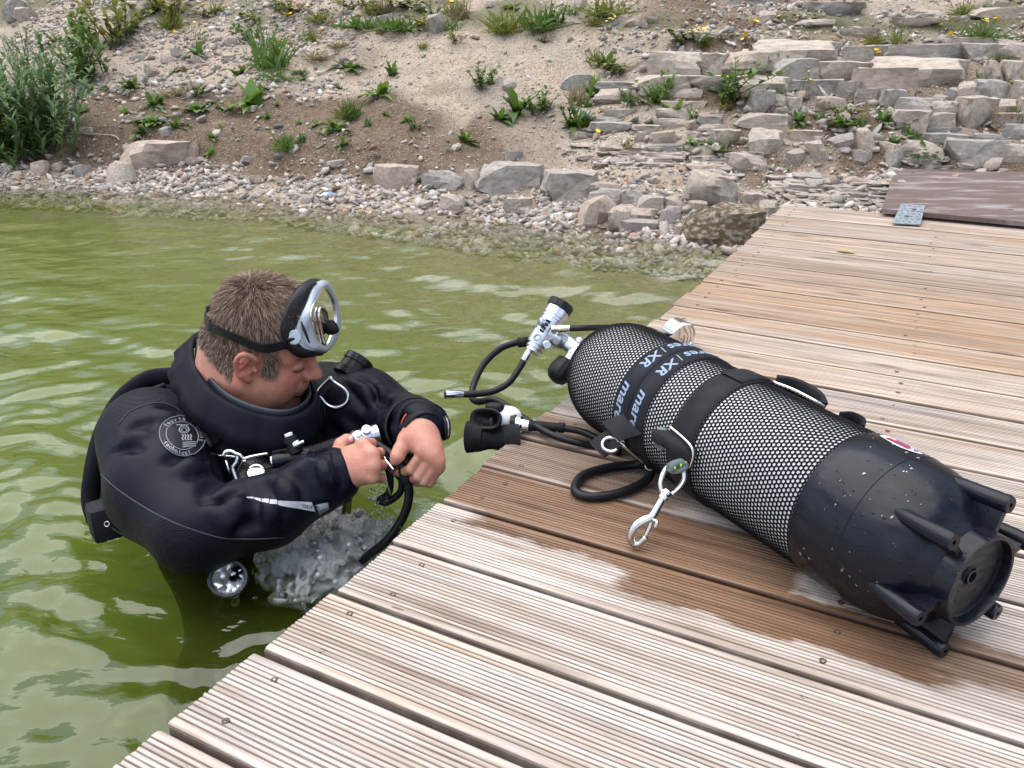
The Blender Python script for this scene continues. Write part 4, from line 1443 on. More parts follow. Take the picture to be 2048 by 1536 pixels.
eye = [at(x_, y_, d__) for x_, y_, d__ in ((1352, 926, 1.252), (1366, 938, 1.250), (1368, 958, 1.248), (1358, 976, 1.244), (1342, 988, 1.240), (1326, 984, 1.242), (1321, 966, 1.246), (1328, 944, 1.250), (1340, 930, 1.252))]
bolt_snap('bolt_snap', eye, (at(1338, 982, 1.240), at(1322, 1000, 1.236)), [at(1325, 997, 1.236), at(1314, 1016, 1.232), at(1303, 1034, 1.228)],
          [at(1290, 1040, 1.226), at(1272, 1052, 1.226), at(1262, 1072, 1.230), at(1266, 1087, 1.233), at(1278, 1087, 1.231), at(1292, 1074, 1.226)], 0.0066,
          'large polished steel bolt snap hanging from the strap onto the wet plank', knob=[at(1306, 1040, 1.222), at(1314, 1044, 1.216), at(1310, 1056, 1.217)], gate=[at(1305, 1038, 1.226), at(1298, 1056, 1.226), at(1290, 1074, 1.227)])
eye = [at(1222 + 17 * math.cos(a_) * 1.0, 889 + 14 * math.sin(a_), 1.385 - 0.004 * math.sin(a_)) for a_ in np.linspace(0.5, 5.9, 11)]
sm_ = empty('bolt_snap', 'small steel bolt snap lying across the tabs beside the net sleeve', 'bolt snap', loc=at(1290, 930, 1.41))
MB().add(*tube(spline(eye, 5), 0.0034, 12)).build('hook', M_STEEL, sm_)
MB().add(*tube([at(1236, 880, 1.383), at(1252, 895, 1.386), at(1268, 909, 1.395), at(1284, 922, 1.402), at(1296, 932, 1.408)], 0.0036, 12, rfun=lambda t: 1.1 - 0.35 * t)).build('shank', M_STEEL, sm_)
MB().add(*tube([at(1238, 884, 1.379), at(1246, 881, 1.374), at(1250, 885, 1.374)], 0.0018, 8)).build('thumb_knob', M_STEEL, sm_)
MB().add(*tube(spline([at(1300 + 9 * math.cos(a_), 932 + 8 * math.sin(a_), 1.408) for a_ in np.linspace(0, 5.6, 9)], 4, True), 0.0018, 8, True)).build('split_ring', M_STEEL, sm_)
# rubber loop lying on the planks
L_ = [(1150, 975, .009), (1166, 951, .009), (1215, 936, .009), (1268, 930, .011), (1298, 930, .022), (1302, 944, .02), (1286, 966, .010), (1240, 986, .009), (1190, 994, .009), (1158, 989, .009)]
lo = empty('rubber_loop', 'black rubber hose loop lying on the wet planks', 'loop', loc=atz(1222, 962, 0))
MB().add(*tube(spline([atz(*p_) for p_ in L_], 8, True), 0.0078, 14, True)).build('loop', M_HOSE, lo)
# grey cord tying the large clip on
cd = empty('cord', 'short grey-green cord knotted through the large bolt snap', 'cord', loc=at(1350, 935, 1.25))
M_CORD = weave_mat('grey_cord', (0.16, 0.20, 0.20), 2500, 0.85, 0.6)
kpts = [at(1378, 915, 1.236), at(1362, 922, 1.236), at(1345, 928, 1.240), at(1338, 935, 1.246), at(1348, 942, 1.240), at(1364, 938, 1.236), at(1372, 930, 1.236), at(1360, 924, 1.232), at(1348, 930, 1.232), at(1344, 940, 1.236)]
MB().add(*tube(spline(kpts, 6), 0.0048, 10)).build('knot', M_CORD, cd)
MB().add(*tube(spline([at(1334, 862, 1.268), at(1318, 862, 1.272), at(1310, 872, 1.280), at(1314, 888, 1.290), at(1326, 900, 1.29)], 5), 0.0046, 10)).build('cord_loop', M_CORD, cd)
M_LIME = simple('lime_fleck', (0.30, 0.55, 0.05), 0.7)
for q_ in ((1362, 931, 1.2275), (1350, 936, 1.2285), (1314, 872, 1.272), (1372, 924, 1.231)):
    MB().add(*ell(at(*q_), vr, vu, viewer, 0.0018, 0.0032, 0.0015, 8, 5, 2)).build('fleck', M_LIME, cd)
# ------------------------------------------------------------------ organic shapes: blended solids turned into one skin
class Field:
    def __init__(s, lo, hi, h):
        s.lo, s.h = np.array(lo, np.float32), h
        s.n = np.ceil((np.array(hi) - s.lo) / h).astype(int) + 1
        s.f = np.full(s.n, 0.3, np.float32)
        s.ax = [s.lo[i] + h * np.arange(s.n[i], dtype=np.float32) for i in range(3)]

    def sub(s, lo, hi):
        a = np.clip(np.floor((lo - s.lo) / s.h).astype(int), 0, s.n)
        b = np.clip(np.ceil((hi - s.lo) / s.h).astype(int) + 1, 0, s.n)
        sl = tuple(slice(a[i], b[i]) for i in range(3))
        X = s.ax[0][sl[0]][:, None, None]
        Y = s.ax[1][sl[1]][None, :, None]
        Z = s.ax[2][sl[2]][None, None, :]
        return sl, X, Y, Z

    def _mix(s, sl, d, k, cut):
        f = s.f[sl]
        if cut:
            d = -d
            if k > 0:
                hh = np.clip(0.5 - 0.5 * (d - f) / k, 0, 1)   # smooth max
                s.f[sl] = d * (1 - hh) + f * hh + k * hh * (1 - hh)
            else:
                s.f[sl] = np.maximum(f, d)
        else:
            if k > 0:
                hh = np.clip(0.5 + 0.5 * (f - d) / k, 0, 1)
                s.f[sl] = f * (1 - hh) + d * hh - k * hh * (1 - hh)
            else:
                s.f[sl] = np.minimum(f, d)

    def cone(s, a, b, ra, rb, k=0.01, cut=False):
        a, b = np.asarray(a, np.float32), np.asarray(b, np.float32)
        m_ = max(ra, rb) + k + 3 * s.h
        sl, X, Y, Z = s.sub(np.minimum(a, b) - m_, np.maximum(a, b) + m_)
        ab = b - a
        L2 = float(ab @ ab) + 1e-12
        t = np.clip(((X - a[0]) * ab[0] + (Y - a[1]) * ab[1] + (Z - a[2]) * ab[2]) / L2, 0, 1)
        d = np.sqrt((X - a[0] - t * ab[0]) ** 2 + (Y - a[1] - t * ab[1]) ** 2 + (Z - a[2] - t * ab[2]) ** 2) - (ra + (rb - ra) * t)
        s._mix(sl, d, k, cut)
        return s

    def chain(s, pts, rs, k=0.01, cut=False):
        for i in range(len(pts) - 1):
            s.cone(pts[i], pts[i + 1], rs[i], rs[i + 1], k, cut)
        return s

    def ell(s, c, axes, r, k=0.01, cut=False):
        c = np.asarray(c, np.float32)
        A = np.asarray(axes, np.float32)
        r = np.asarray(r, np.float32)
        m_ = float(max(r)) + k + 3 * s.h
        sl, X, Y, Z = s.sub(c - m_, c + m_)
        P_ = [((X - c[0]) * A[i][0] + (Y - c[1]) * A[i][1] + (Z - c[2]) * A[i][2]) for i in range(3)]
        k0 = np.sqrt(sum((P_[i] / r[i]) ** 2 for i in range(3)))
        k1 = np.sqrt(sum((P_[i] / r[i] ** 2) ** 2 for i in range(3))) + 1e-6
        s._mix(sl, k0 * (k0 - 1) / k1, k, cut)
        return s

    def mesh(s):
        """surface nets"""
        f = s.f
        ins = f < 0
        n = np.array(f.shape)
        c8 = np.zeros(n - 1, np.int8)
        for dx in (0, 1):
            for dy in (0, 1):
                for dz in (0, 1):
                    c8 += ins[dx:n[0] - 1 + dx, dy:n[1] - 1 + dy, dz:n[2] - 1 + dz]
        act = (c8 > 0) & (c8 < 8)
        idx = np.full(act.shape, -1, np.int64)
        cells = np.argwhere(act)
        idx[act] = np.arange(len(cells))
        acc = np.zeros((len(cells), 3), np.float64)
        cnt = np.zeros(len(cells))
        cor = {}
        for dx in (0, 1):
            for dy in (0, 1):
                for dz in (0, 1):
                    cor[(dx, dy, dz)] = f[cells[:, 0] + dx, cells[:, 1] + dy, cells[:, 2] + dz]
        for ax_ in range(3):
            o1, o2 = [i for i in range(3) if i != ax_]
            for p in (0, 1):
                for q_ in (0, 1):
                    a = [0, 0, 0]
                    a[o1], a[o2] = p, q_
                    b = list(a)
                    b[ax_] = 1
                    fa_, fb_ = cor[tuple(a)], cor[tuple(b)]
                    x_ = (fa_ < 0) != (fb_ < 0)
                    t = np.where(x_, fa_ / np.where(x_, fa_ - fb_, 1), 0)
                    pos = np.tile(np.array(a, float), (len(cells), 1))
                    pos[:, ax_] += t
                    acc += pos * x_[:, None]
                    cnt += x_
        V = s.lo + s.h * (cells + acc / cnt[:, None])
        Q = []
        for ax_ in range(3):
            o1, o2 = (ax_ + 1) % 3, (ax_ + 2) % 3
            sl0 = [slice(None)] * 3
            sl1 = [slice(None)] * 3
            sl0[ax_], sl1[ax_] = slice(0, n[ax_] - 1), slice(1, n[ax_])
            A, B = ins[tuple(sl0)], ins[tuple(sl1)]
            E = np.argwhere(A != B)
            E = E[(E[:, o1] > 0) & (E[:, o2] > 0) & (E[:, o1] < n[o1] - 1) & (E[:, o2] < n[o2] - 1)]
            fl = A[E[:, 0], E[:, 1], E[:, 2]]
            def ci(d1, d2):
                e = E.copy()
                e[:, o1] -= d1
                e[:, o2] -= d2
                return idx[e[:, 0], e[:, 1], e[:, 2]]
            q_ = np.stack([ci(1, 1), ci(0, 1), ci(0, 0), ci(1, 0)], 1)
            q_[~fl] = q_[~fl][:, ::-1]
            Q.append(q_)
        return V, np.vstack(Q)


def relax(V, Q, it=2, lam=0.5):
    """a little smoothing of the skin"""
    e = np.vstack([Q[:, [0, 1]], Q[:, [1, 2]], Q[:, [2, 3]], Q[:, [3, 0]]])
    for _ in range(it):
        S_ = np.zeros_like(V)
        c_ = np.zeros(len(V))
        np.add.at(S_, e[:, 0], V[e[:, 1]])
        np.add.at(c_, e[:, 0], 1)
        np.add.at(S_, e[:, 1], V[e[:, 0]])
        np.add.at(c_, e[:, 1], 1)
        V = V * (1 - lam) + lam * S_ / c_[:, None]
    return V


# ------------------------------------------------------------------ the diver
# head frame
HO = np.array([-0.4765, 1.504, 0.145])
HYAW, HPIT, HROL, HK = R(-7), R(19), R(6.5), 0.985
hf = np.array([math.cos(HYAW) * math.cos(HPIT), math.sin(HYAW) * math.cos(HPIT), -math.sin(HPIT)])
_l0 = np.array([-math.sin(HYAW), math.cos(HYAW), 0])
_u0 = np.cross(hf, _l0)
hl = _l0 * math.cos(HROL) + _u0 * math.sin(HROL)
hu = np.cross(hf, hl)
HM = np.stack([hf, hl, hu])


def hp_(f, l, u): return HO + HK * (hf * f + hl * l + hu * u)
def hloc(V): return (np.asarray(V) - HO) @ HM.T / HK


# joints (seen direction and distance)
RS, RE, RW = at(302, 876, 1.60), at(392, 1056, 1.43), at(684, 946, 1.442)
LS, LE, LW = at(655, 812, 1.80), at(800, 858, 1.68), at(846, 852, 1.445)
MIDS = (RS + LS) / 2
PEL = np.array([-0.50, 1.44, -0.60])
lat = (LS - RS) * np.array([1, 1, 0])
lat /= np.linalg.norm(lat)
fwd = np.cross(lat, UZ)
if fwd[1] > 0: fwd = -fwd

# ---- head and neck
hfld = Field(HO - 0.19, HO + 0.19, 0.0023)
E3 = HM
A_ = lambda f, l, u, r, k=0.012, cut=False: hfld.ell(hp_(f, l, u), E3, np.array(r) * HK, k, cut)
A_(0.002, 0, 0.052, (0.096, 0.079, 0.092))
A_(0.040, 0, 0.052, (0.056, 0.067, 0.062), 0.03)
A_(0.040, 0, -0.028, (0.060, 0.064, 0.078), 0.03)
for sd in (-1, 1):
    A_(0.060, sd * 0.040, -0.022, (0.030, 0.027, 0.030), 0.025)
    A_(0.052, sd * 0.044, -0.058, (0.034, 0.027, 0.032), 0.025)
    hfld.cone(hp_(0.002, sd * 0.056, -0.045), hp_(0.062, sd * 0.026, -0.094), 0.026, 0.025, 0.02)
    hfld.cone(hp_(0.087, sd * 0.014, 0.030), hp_(0.070, sd * 0.048, 0.030), 0.0125, 0.013, 0.012)
A_(0.074, 0, -0.098, (0.025, 0.027, 0.021), 0.018)
A_(0.030, 0, -0.108, (0.055, 0.052, 0.028), 0.03)
for sd in (-1, 1):
    A_(0.103, sd * 0.033, 0.010, (0.020, 0.019, 0.0125), 0.012, True)
    A_(0.0805, sd * 0.033, 0.010, (0.0155, 0.0165, 0.0125), 0.004)
    A_(0.0862, sd * 0.0335, 0.0145, (0.0125, 0.0165, 0.0065), 0.003)
    hfld.cone(hp_(0.0975, sd * 0.021, 0.0035), hp_(0.0880, sd * 0.046, 0.0050), 0.0016, 0.0014, 0.002, True)
    hfld.cone(hp_(0.092, sd * 0.024, -0.006), hp_(0.079, sd * 0.048, -0.004), 0.004, 0.004, 0.006)
hfld.cone(hp_(0.094, 0, 0.030), hp_(0.1115, 0, -0.006), 0.0085, 0.0105, 0.012)
A_(0.1165, 0, -0.0150, (0.0135, 0.0135, 0.0115), 0.008)
for sd in (-1, 1):
    A_(0.104, sd * 0.0135, -0.0185, (0.0120, 0.0075, 0.0085), 0.005)
    A_(0.1085, sd * 0.0065, -0.0270, (0.0050, 0.0034, 0.004), 0.002, True)
    hfld.cone(hp_(0.1015, sd * 0.0215, -0.020), hp_(0.089, sd * 0.036, -0.050), 0.0016, 0.0022, 0.005, True)
A_(0.094, 0, -0.045, (0.013, 0.026, 0.014), 0.014)
A_(0.0975, 0, -0.0520, (0.0085, 0.0215, 0.0055), 0.005)
A_(0.0955, 0, -0.0630, (0.0085, 0.0185, 0.0062), 0.005)
hfld.cone(hp_(0.1030, -0.008, -0.0572), hp_(0.0900, -0.0265, -0.0585), 0.0017, 0.0018, 0.002, True)
hfld.cone(hp_(0.1030, 0.008, -0.0572), hp_(0.0900, 0.0265, -0.0585), 0.0017, 0.0018, 0.002, True)
hfld.cone(hp_(0.1030, 0.009, -0.0572), hp_(0.1030, -0.009, -0.0572), 0.0017, 0.0017, 0.002, True)
A_(0.099, 0, -0.0755, (0.010, 0.020, 0.0045), 0.008, True)
# ears
for sd in (-1, 1):
    y0 = sd * 0.0755
    ef = 0.021
    eu = 0.006
    A_(ef - 0.011, y0, eu - 0.002, (0.014, 0.010, 0.023), 0.008)
    hel = [(0.006, y0 + sd * 0.002, 0.012), (0.004, y0 + sd * 0.009, 0.026), (-0.010, y0 + sd * 0.014, 0.034), (-0.024, y0 + sd * 0.0165, 0.027), (-0.031, y0 + sd * 0.0165, 0.010), (-0.027, y0 + sd * 0.013, -0.010), (-0.017, y0 + sd * 0.009, -0.026)]
    pts = [hp_(ef + 0.88 * p[0], p[1], eu + 0.88 * p[2]) for p in spline(hel, 4)]
    hfld.chain(pts, [0.0044] * len(pts), 0.003)
    hfld.cone(hp_(ef - 0.014, y0 + sd * 0.007, eu - 0.021), hp_(ef - 0.005, y0 + sd * 0.004, eu - 0.029), 0.0075, 0.006, 0.006)
    hfld.cone(hp_(ef - 0.007, y0 + sd * 0.010, eu + 0.019), hp_(ef - 0.018, y0 + sd * 0.0115, eu - 0.003), 0.0040, 0.0042, 0.004)
    A_(ef - 0.004, y0 + sd * 0.011, eu - 0.004, (0.0085, 0.0085, 0.0115), 0.003, True)
    A_(ef - 0.0185, y0 + sd * 0.0155, eu + 0.0115, (0.0032, 0.005, 0.0125), 0.002, True)
    A_(ef + 0.007, y0 + sd * 0.0045, eu - 0.005, (0.0036, 0.004, 0.0055), 0.003)
# neck
NB = MIDS - UZ * 0.01 - lat * 0.02
hfld.cone(hp_(-0.024, 0, -0.030), HO * 0.4 + NB * 0.6, 0.072, 0.082, 0.03)
hfld.cone(hp_(-0.066, 0, -0.01), HO * 0.4 + NB * 0.6 + lat * -0.03 - fwd * 0.03, 0.044, 0.066, 0.03)
hV, hQ = hfld.mesh()
hV = relax(hV, hQ, 1, 0.4)

# ---- hands
def hand(fingers, thumb, wrist, arm, wr, palm, k=0.006, h=0.0019):
    pts = np.vstack([np.vstack([f[0] for f in fingers]), thumb[0], [wrist], [arm]])
    F_ = Field(pts.min(0) - 0.035, pts.max(0) + 0.035, h)
    for c_, r_ in palm: F_.ell(c_, np.eye(3), (r_, r_, r_), 0.018)
    F_.cone(arm, wrist, wr, wr * 0.95, 0.02)
    for P_, r_ in fingers:
        F_.cone(wrist, P_[0], wr * 0.62, r_[0] * 1.12, 0.016)
    for P_, r_ in fingers:
        F_.chain(P_, r_, 0.0022)
    P_, r_ = thumb
    F_.cone(wrist, P_[0], wr * 0.6, r_[0], 0.016)
    F_.chain(P_, r_, 0.005)
    for i in range(len(fingers) - 1):
        a, b = fingers[i][0][0], fingers[i + 1][0][0]
        F_.cone(a, b, 0.0078, 0.0078, 0.010)
    V_, Q_ = F_.mesh()
    return relax(V_, Q_, 1, 0.4), Q_


RH = []
for (m_, p_, d_, t_, r0) in (((727, 888, 1.424), (743, 887, 1.446), (735, 893, 1.472), (723, 898, 1.474), .0094), ((744, 908, 1.412), (759, 906, 1.438), (750, 912, 1.466), (737, 914, 1.468), .0097), ((748, 931, 1.408), (764, 930, 1.436), (755, 934, 1.462), (742, 935, 1.464), .0094), ((746, 955, 1.412), (762, 957, 1.436), (754, 958, 1.458), (743, 957, 1.460), .0083)):
    RH.append((np.array([at(*m_), at(*p_), at(*d_), at(*t_)]), [r0, r0 * 0.98, r0 * 0.85, r0 * 0.75]))
rW = at(690, 942, 1.442)
rth = (np.array([at(676, 905, 1.462), at(682, 889, 1.480), at(694, 881, 1.486), at(700, 879, 1.486)]), [0.0125, 0.0115, 0.0112, 0.0088])
rhV, rhQ = hand(RH, rth, rW, at(655, 958, 1.445), 0.029, [(at(712, 918, 1.436), 0.022), (at(718, 944, 1.432), 0.022), (at(698, 918, 1.45), 0.02)])
LH = []
for (m_, p_, d_, t_, r0) in (((849, 901, 1.408), (822, 938, 1.418), (803, 946, 1.445), (789, 944, 1.462), .0090), ((866, 910, 1.405), (838, 953, 1.418), (822, 958, 1.446), (810, 952, 1.464), .0094), ((875, 922, 1.408), (849, 962, 1.420), (834, 964, 1.448), (822, 957, 1.466), .0090), ((876, 936, 1.416), (859, 966, 1.425), (848, 966, 1.450), (838, 959, 1.466), .0081)):
    LH.append((np.array([at(*m_), at(*p_), at(*d_), at(*t_)]), [r0 * 1.05, r0, r0 * 0.85, r0 * 0.75]))
lth = (np.array([at(812, 880, 1.428), at(801, 899, 1.418), at(795, 912, 1.414), at(790, 921, 1.416)]), [0.0135, 0.0118, 0.0115, 0.0088])
lhV, lhQ = hand(LH, lth, at(843, 862, 1.436), LW + (LE - LW) * 0.25, 0.0275, [(at(836, 880, 1.425), 0.021), (at(858, 893, 1.418), 0.021)])
# ---- the rest of the body, inside the suit
bfld = Field(np.array([-0.95, 1.1, -1.2]), np.array([0.0, 2.1, 0.16]), 0.012)
bfld.cone(MIDS + UZ * 0.0, PEL, 0.12, 0.13, 0.05)
bfld.cone(NB, HO * 0.4 + NB * 0.6, 0.075, 0.062, 0.03)
bfld.cone(RS, LS, 0.06, 0.06, 0.05)
bfld.chain([RS, RE, at(662, 955, 1.444)], [0.055, 0.040, 0.027], 0.03)
bfld.chain([LS, LE, LW + (LE - LW) * 0.2], [0.055, 0.040, 0.026], 0.03)
for sg in (-1, 1):
    bfld.cone(PEL + lat * sg * 0.09, PEL + lat * sg * 0.12 + fwd * 0.05 - UZ * 0.42, 0.09, 0.06, 0.05)
bV, bQ = bfld.mesh()
V = np.vstack([hV, rhV, lhV, bV])
Q = np.vstack([hQ, rhQ + len(hV), lhQ + len(hV) + len(rhV), bQ + len(hV) + len(rhV) + len(lhV)])
me = new_mesh('person', V, Q)
# skin tones: red, stubble, lips, brow
L = hloc(hV)
f_, l_, u_ = L[:, 0], np.abs(L[:, 1]), L[:, 2]
red = np.zeros(len(V))
stub = np.zeros(len(V))
lips = np.zeros(len(V))
brow = np.zeros(len(V))
g3 = lambda c, r_: np.exp(-(((f_ - c[0]) / r_) ** 2 + ((l_ - c[1]) / r_) ** 2 + ((u_ - c[2]) / r_) ** 2))
red[:len(hV)] = np.clip(0.9 * g3((0.118, 0, -0.014), 0.018) + 0.8 * g3((0.0, 0.088, 0.0), 0.045) + 0.7 * g3((0.08, 0.035, -0.02), 0.035) + 0.55 * (u_ < -0.06) * smoothstep(0.05, -0.02, f_), 0, 1)
jaw = smoothstep(-0.02, -0.05, u_ - 0.25 * (f_ - 0.05)) * smoothstep(-0.045, -0.01, f_) * smoothstep(-0.145, -0.11, u_)
jaw = np.maximum(jaw, smoothstep(0.0, 0.02, f_) * smoothstep(0.045, 0.02, f_) * smoothstep(0.02, -0.01, u_) * smoothstep(-0.06, -0.04, u_))
stub[:len(hV)] = np.clip(jaw, 0, 1)
lips[:len(hV)] = np.exp(-(((u_ + 0.0575) / 0.0085) ** 4)) * (l_ < 0.024) * smoothstep(0.091, 0.096, f_)
brow[:len(hV)] = np.exp(-(((u_ - 0.0345 + 0.10 * np.maximum(l_ - 0.04, 0)) / 0.0042) ** 2)) * smoothstep(0.010, 0.016, l_) * smoothstep(0.054, 0.046, l_) * (f_ > 0.05)
# scalp under the hair
hairm = smoothstep(-0.036, -0.018, u_ + 0.30 * (f_ + 0.05)) * smoothstep(0.002, -0.014, f_)
hairm = np.maximum(hairm, smoothstep(0.022, 0.036, u_) * smoothstep(0.066, 0.050, f_))
hairm = np.maximum(hairm, smoothstep(0.075, 0.09, u_ + 0.25 * f_) * smoothstep(0.095, 0.085, f_))
hairm = np.maximum(hairm, smoothstep(0.034, 0.039, f_) * smoothstep(0.070, 0.058, f_ + 0.35 * np.minimum(u_, 0.0)* -1) * smoothstep(-0.020, -0.006, u_) * smoothstep(0.05, 0.03, u_))
ear = ((f_ > -0.012) & (f_ < 0.034) & (l_ > 0.0715) & (u_ < 0.040) & (u_ > -0.05))
hairm = hairm * (~ear)
hm = np.zeros(len(V))
hm[:len(hV)] = hairm
ca = np.stack([red, stub, lips, brow], 1).astype(np.float32)
me.attributes.new('tone', 'FLOAT_COLOR', 'POINT').data.foreach_set('color', ca.ravel())
me.attributes.new('scalp', 'FLOAT', 'POINT').data.foreach_set('value', hm.astype(np.float32))
m = Mat('skin', (0.6, 0.36, 0.27), 0.5)
tn = m.n('Attribute', attribute_name='tone')
sc_ = m.n('SeparateColor', {0: tn.outputs['Color']})
n1, n2 = m.noise(60, 5), m.noise(900, 2, 0.7)
n4 = m.noise(18, 3)
c = m.mix(m.rng(n1, 0.3, 0.7), (0.44, 0.20, 0.137), (0.54, 0.27, 0.192))
c = m.mix(m.math('MULTIPLY', m.rng(n4, 0.4, 0.7), 0.45), c, (0.49, 0.17, 0.112))
c = m.mix(m.math('MULTIPLY', sc_.outputs[0], 0.75), c, (0.52, 0.13, 0.09))
c = m.mix(m.math('MULTIPLY', sc_.outputs[1], m.rng(n2, 0.40, 0.62, 0.10, 0.75)), c, (0.27, 0.125, 0.06))
c = m.mix(m.math('MULTIPLY', sc_.outputs[2], 0.7), c, (0.55, 0.14, 0.14))
c = m.mix(m.math('MULTIPLY', tn.outputs['Alpha'], m.rng(n2, 0.3, 0.6, 0.5, 0.95)), c, (0.11, 0.062, 0.035))
hs_at = m.n('Attribute', attribute_name='scalp')
c = m.mix(m.math('MULTIPLY', hs_at.outputs['Fac'], 0.95), c, (0.075, 0.045, 0.030))
m.base(c)
m.rough(m.rng(n1, 0.3, 0.7, 0.38, 0.56))
m.b.inputs['Subsurface Weight'].default_value = 0.12
m.b.inputs['Subsurface Radius'].default_value = (0.012, 0.005, 0.003)
m.b.inputs['Subsurface Scale'].default_value = 0.5
nb = m.bump(m.noise(350, 4), 0.4, 0.0014)
nb = m.bump(m.noise(90, 3), 0.25, 0.003, nb)
m.bump(n2, 0.15, 0.0006, nb)
M_SKIN = m.m
person = obj('person', me, M_SKIN, label='diver in a black drysuit standing in the water holding a black hose', cat='person')

# ---- hair
hn = np.zeros_like(hV)
a_, b_, c_, d_ = hV[hQ[:, 0]], hV[hQ[:, 1]], hV[hQ[:, 2]], hV[hQ[:, 3]]
fn = np.cross(c_ - a_, d_ - b_)
for k in range(4): np.add.at(hn, hQ[:, k], fn)
hn /= np.linalg.norm(hn, axis=1)[:, None] + 1e-12
if np.mean(np.sum(hn * (hV - HO), 1)) < 0: hn = -hn
cand = np.where(hairm > 0.45)[0]
NH = 26000
pick = rng.choice(cand, NH)
hb = hV[pick] + rng.normal(0, 0.0012, (NH, 3))
hnn = hn[pick]
Lc = hloc(hb)
crown = hp_(-0.045, 0.0, 0.140)
flow = hb - crown
flow -= np.sum(flow * hnn, 1)[:, None] * hnn
flow /= np.linalg.norm(flow, axis=1)[:, None] + 1e-6
topw = smoothstep(0.05, 0.12, Lc[:, 2])[:, None]
clump = np.stack([NZ(hb[:, 0] * 90, hb[:, 1] * 90, hb[:, 2] * 90 + 13 * k) for k in range(3)], 1)
dirv = hnn * (0.40 + 0.26 * topw) + flow * 0.75 + 0.34 * clump + rng.normal(0, 0.20, (NH, 3))
dirv /= np.linalg.norm(dirv, axis=1)[:, None]
ln = (0.0105 + 0.010 * topw[:, 0]) * rng.uniform(0.6, 1.25, NH)
ln *= np.where(Lc[:, 2] < 0.0, 0.75, 1.0)
wd = np.cross(dirv, rng.normal(size=(NH, 3)))
wd /= np.linalg.norm(wd, axis=1)[:, None]
w0 = 0.00048
bend = flow * 0.35 - UZ * 0.15
P0 = hb - hnn * 0.001
P1 = P0 + dirv * ln[:, None] * 0.5
P2 = P0 + (dirv + bend * 0.5) * ln[:, None]
HV = np.stack([P0 - wd * w0, P0 + wd * w0, P1 - wd * w0 * 0.8, P1 + wd * w0 * 0.8, P2], 1).reshape(-1, 3)
b5 = 5 * np.arange(NH)
quads = np.stack([b5, b5 + 1, b5 + 3, b5 + 2], 1)
tris = np.stack([b5 + 2, b5 + 3, b5 + 4, b5 + 4], 1)
fcs = [list(map(int, q_)) for q_ in quads] + [list(map(int, t_[:3])) for t_ in tris]
me = new_mesh('hair', HV, fcs)
ct = np.repeat(rng.random(NH), 5)
me.attributes.new('tone', 'FLOAT', 'POINT').data.foreach_set('value', ct.astype(np.float32))
m = Mat('hair', (0.1, 0.06, 0.04), 0.45)
at_n = m.n('Attribute', attribute_name='tone')
m.base(m.ramp(at_n.outputs['Fac'], [(0.0, (0.08, 0.048, 0.032)), (0.45, (0.215, 0.138, 0.095)), (0.85, (0.34, 0.235, 0.17)), (1.0, (0.48, 0.37, 0.28))]))
m.b.inputs['Specular IOR Level'].default_value = 0.35
hair = obj('hair', me, m.m, person)

# ---- eyelashes
M_LASH = simple('eyelash', (0.05, 0.028, 0.018), 0.6)
for sd in (-1, 1):
    MB().add(*tube([hp_(0.0985, sd * 0.0205, 0.0050), hp_(0.0985, sd * 0.030, 0.0035), hp_(0.0950, sd * 0.040, 0.0040), hp_(0.0885, sd * 0.0475, 0.0060)], 0.0013, 6)).build('eyelash', M_LASH, person)
# ---- nails
def nail(p, dirn, nrm, w_, l_, name='fingernail'):
    dirn = dirn / np.linalg.norm(dirn)
    nrm = nrm - (nrm @ dirn) * dirn
    nrm /= np.linalg.norm(nrm)
    sd = np.cross(dirn, nrm)
    V_, F_ = [], []
    for i in range(7):
        for j in range(7):
            x_, y_ = (i / 6 - 0.5) * 2, (j / 6 - 0.5) * 2
            rr = 1 - 0.12 * abs(x_) ** 3
            V_.append(p + dirn * x_ * l_ + sd * y_ * w_ * rr + nrm * (0.0012 - 0.0035 * y_ * y_ - 0.0008 * x_ * x_))
    for i in range(6):
        for j in range(6):
            a = i * 7 + j
            F_.append([a, a + 7, a + 8, a + 1])
    return MB().add(V_, F_).build(name, M_NAIL, person)


M_NAIL = simple('fingernail', (0.66, 0.42, 0.35), 0.28, 0, 0.1, 100, 0.05)
vv = lambda p: (CAMP - p) / np.linalg.norm(CAMP - p)
p = lth[0][3]
nail(p + vv(p) * 0.0085 + (lth[0][2] - p) * 0.15, lth[0][3] - lth[0][2], vv(p) + UZ * 0.3, 0.0066, 0.0068)
p = rth[0][3]
nail(p + vv(p) * 0.0078 - (p - rth[0][2]) * 0.3 + UZ * 0.003, rth[0][3] - rth[0][2], vv(p) + UZ * 0.8, 0.006, 0.0064)

# ---- drysuit
sf = Field(np.array([-1.0, 1.05, -0.95]), np.array([0.02, 2.1, 0.20]), 0.0062)
MS2 = MIDS
sf.ell(MS2 - UZ * 0.16 - fwd * 0.02, np.stack([lat, fwd, UZ]), (0.215, 0.150, 0.25), 0.06)
sf.cone(MS2 - UZ * 0.15, PEL, 0.165, 0.175, 0.08)
sf.cone(RS - UZ * 0.005, LS - UZ * 0.02, 0.084, 0.080, 0.05)
sf.ell(MS2 - UZ * 0.005, np.stack([lat, fwd, UZ]), (0.13, 0.110, 0.080), 0.05)
sf.ell(MS2 - UZ * 0.10 + fwd * 0.09, np.stack([lat, fwd, UZ]), (0.15, 0.075, 0.14), 0.06)
sf.chain([RS, (RS + RE) / 2 + np.array([-0.01, -0.01, -0.01]), RE], [0.096, 0.098, 0.074], 0.016)
sf.chain([RE, (RE + RW) / 2 - UZ * 0.020, RW + (RE - RW) * 0.14, RW + (RE - RW) * 0.05], [0.074, 0.060, 0.050, 0.047], 0.02)
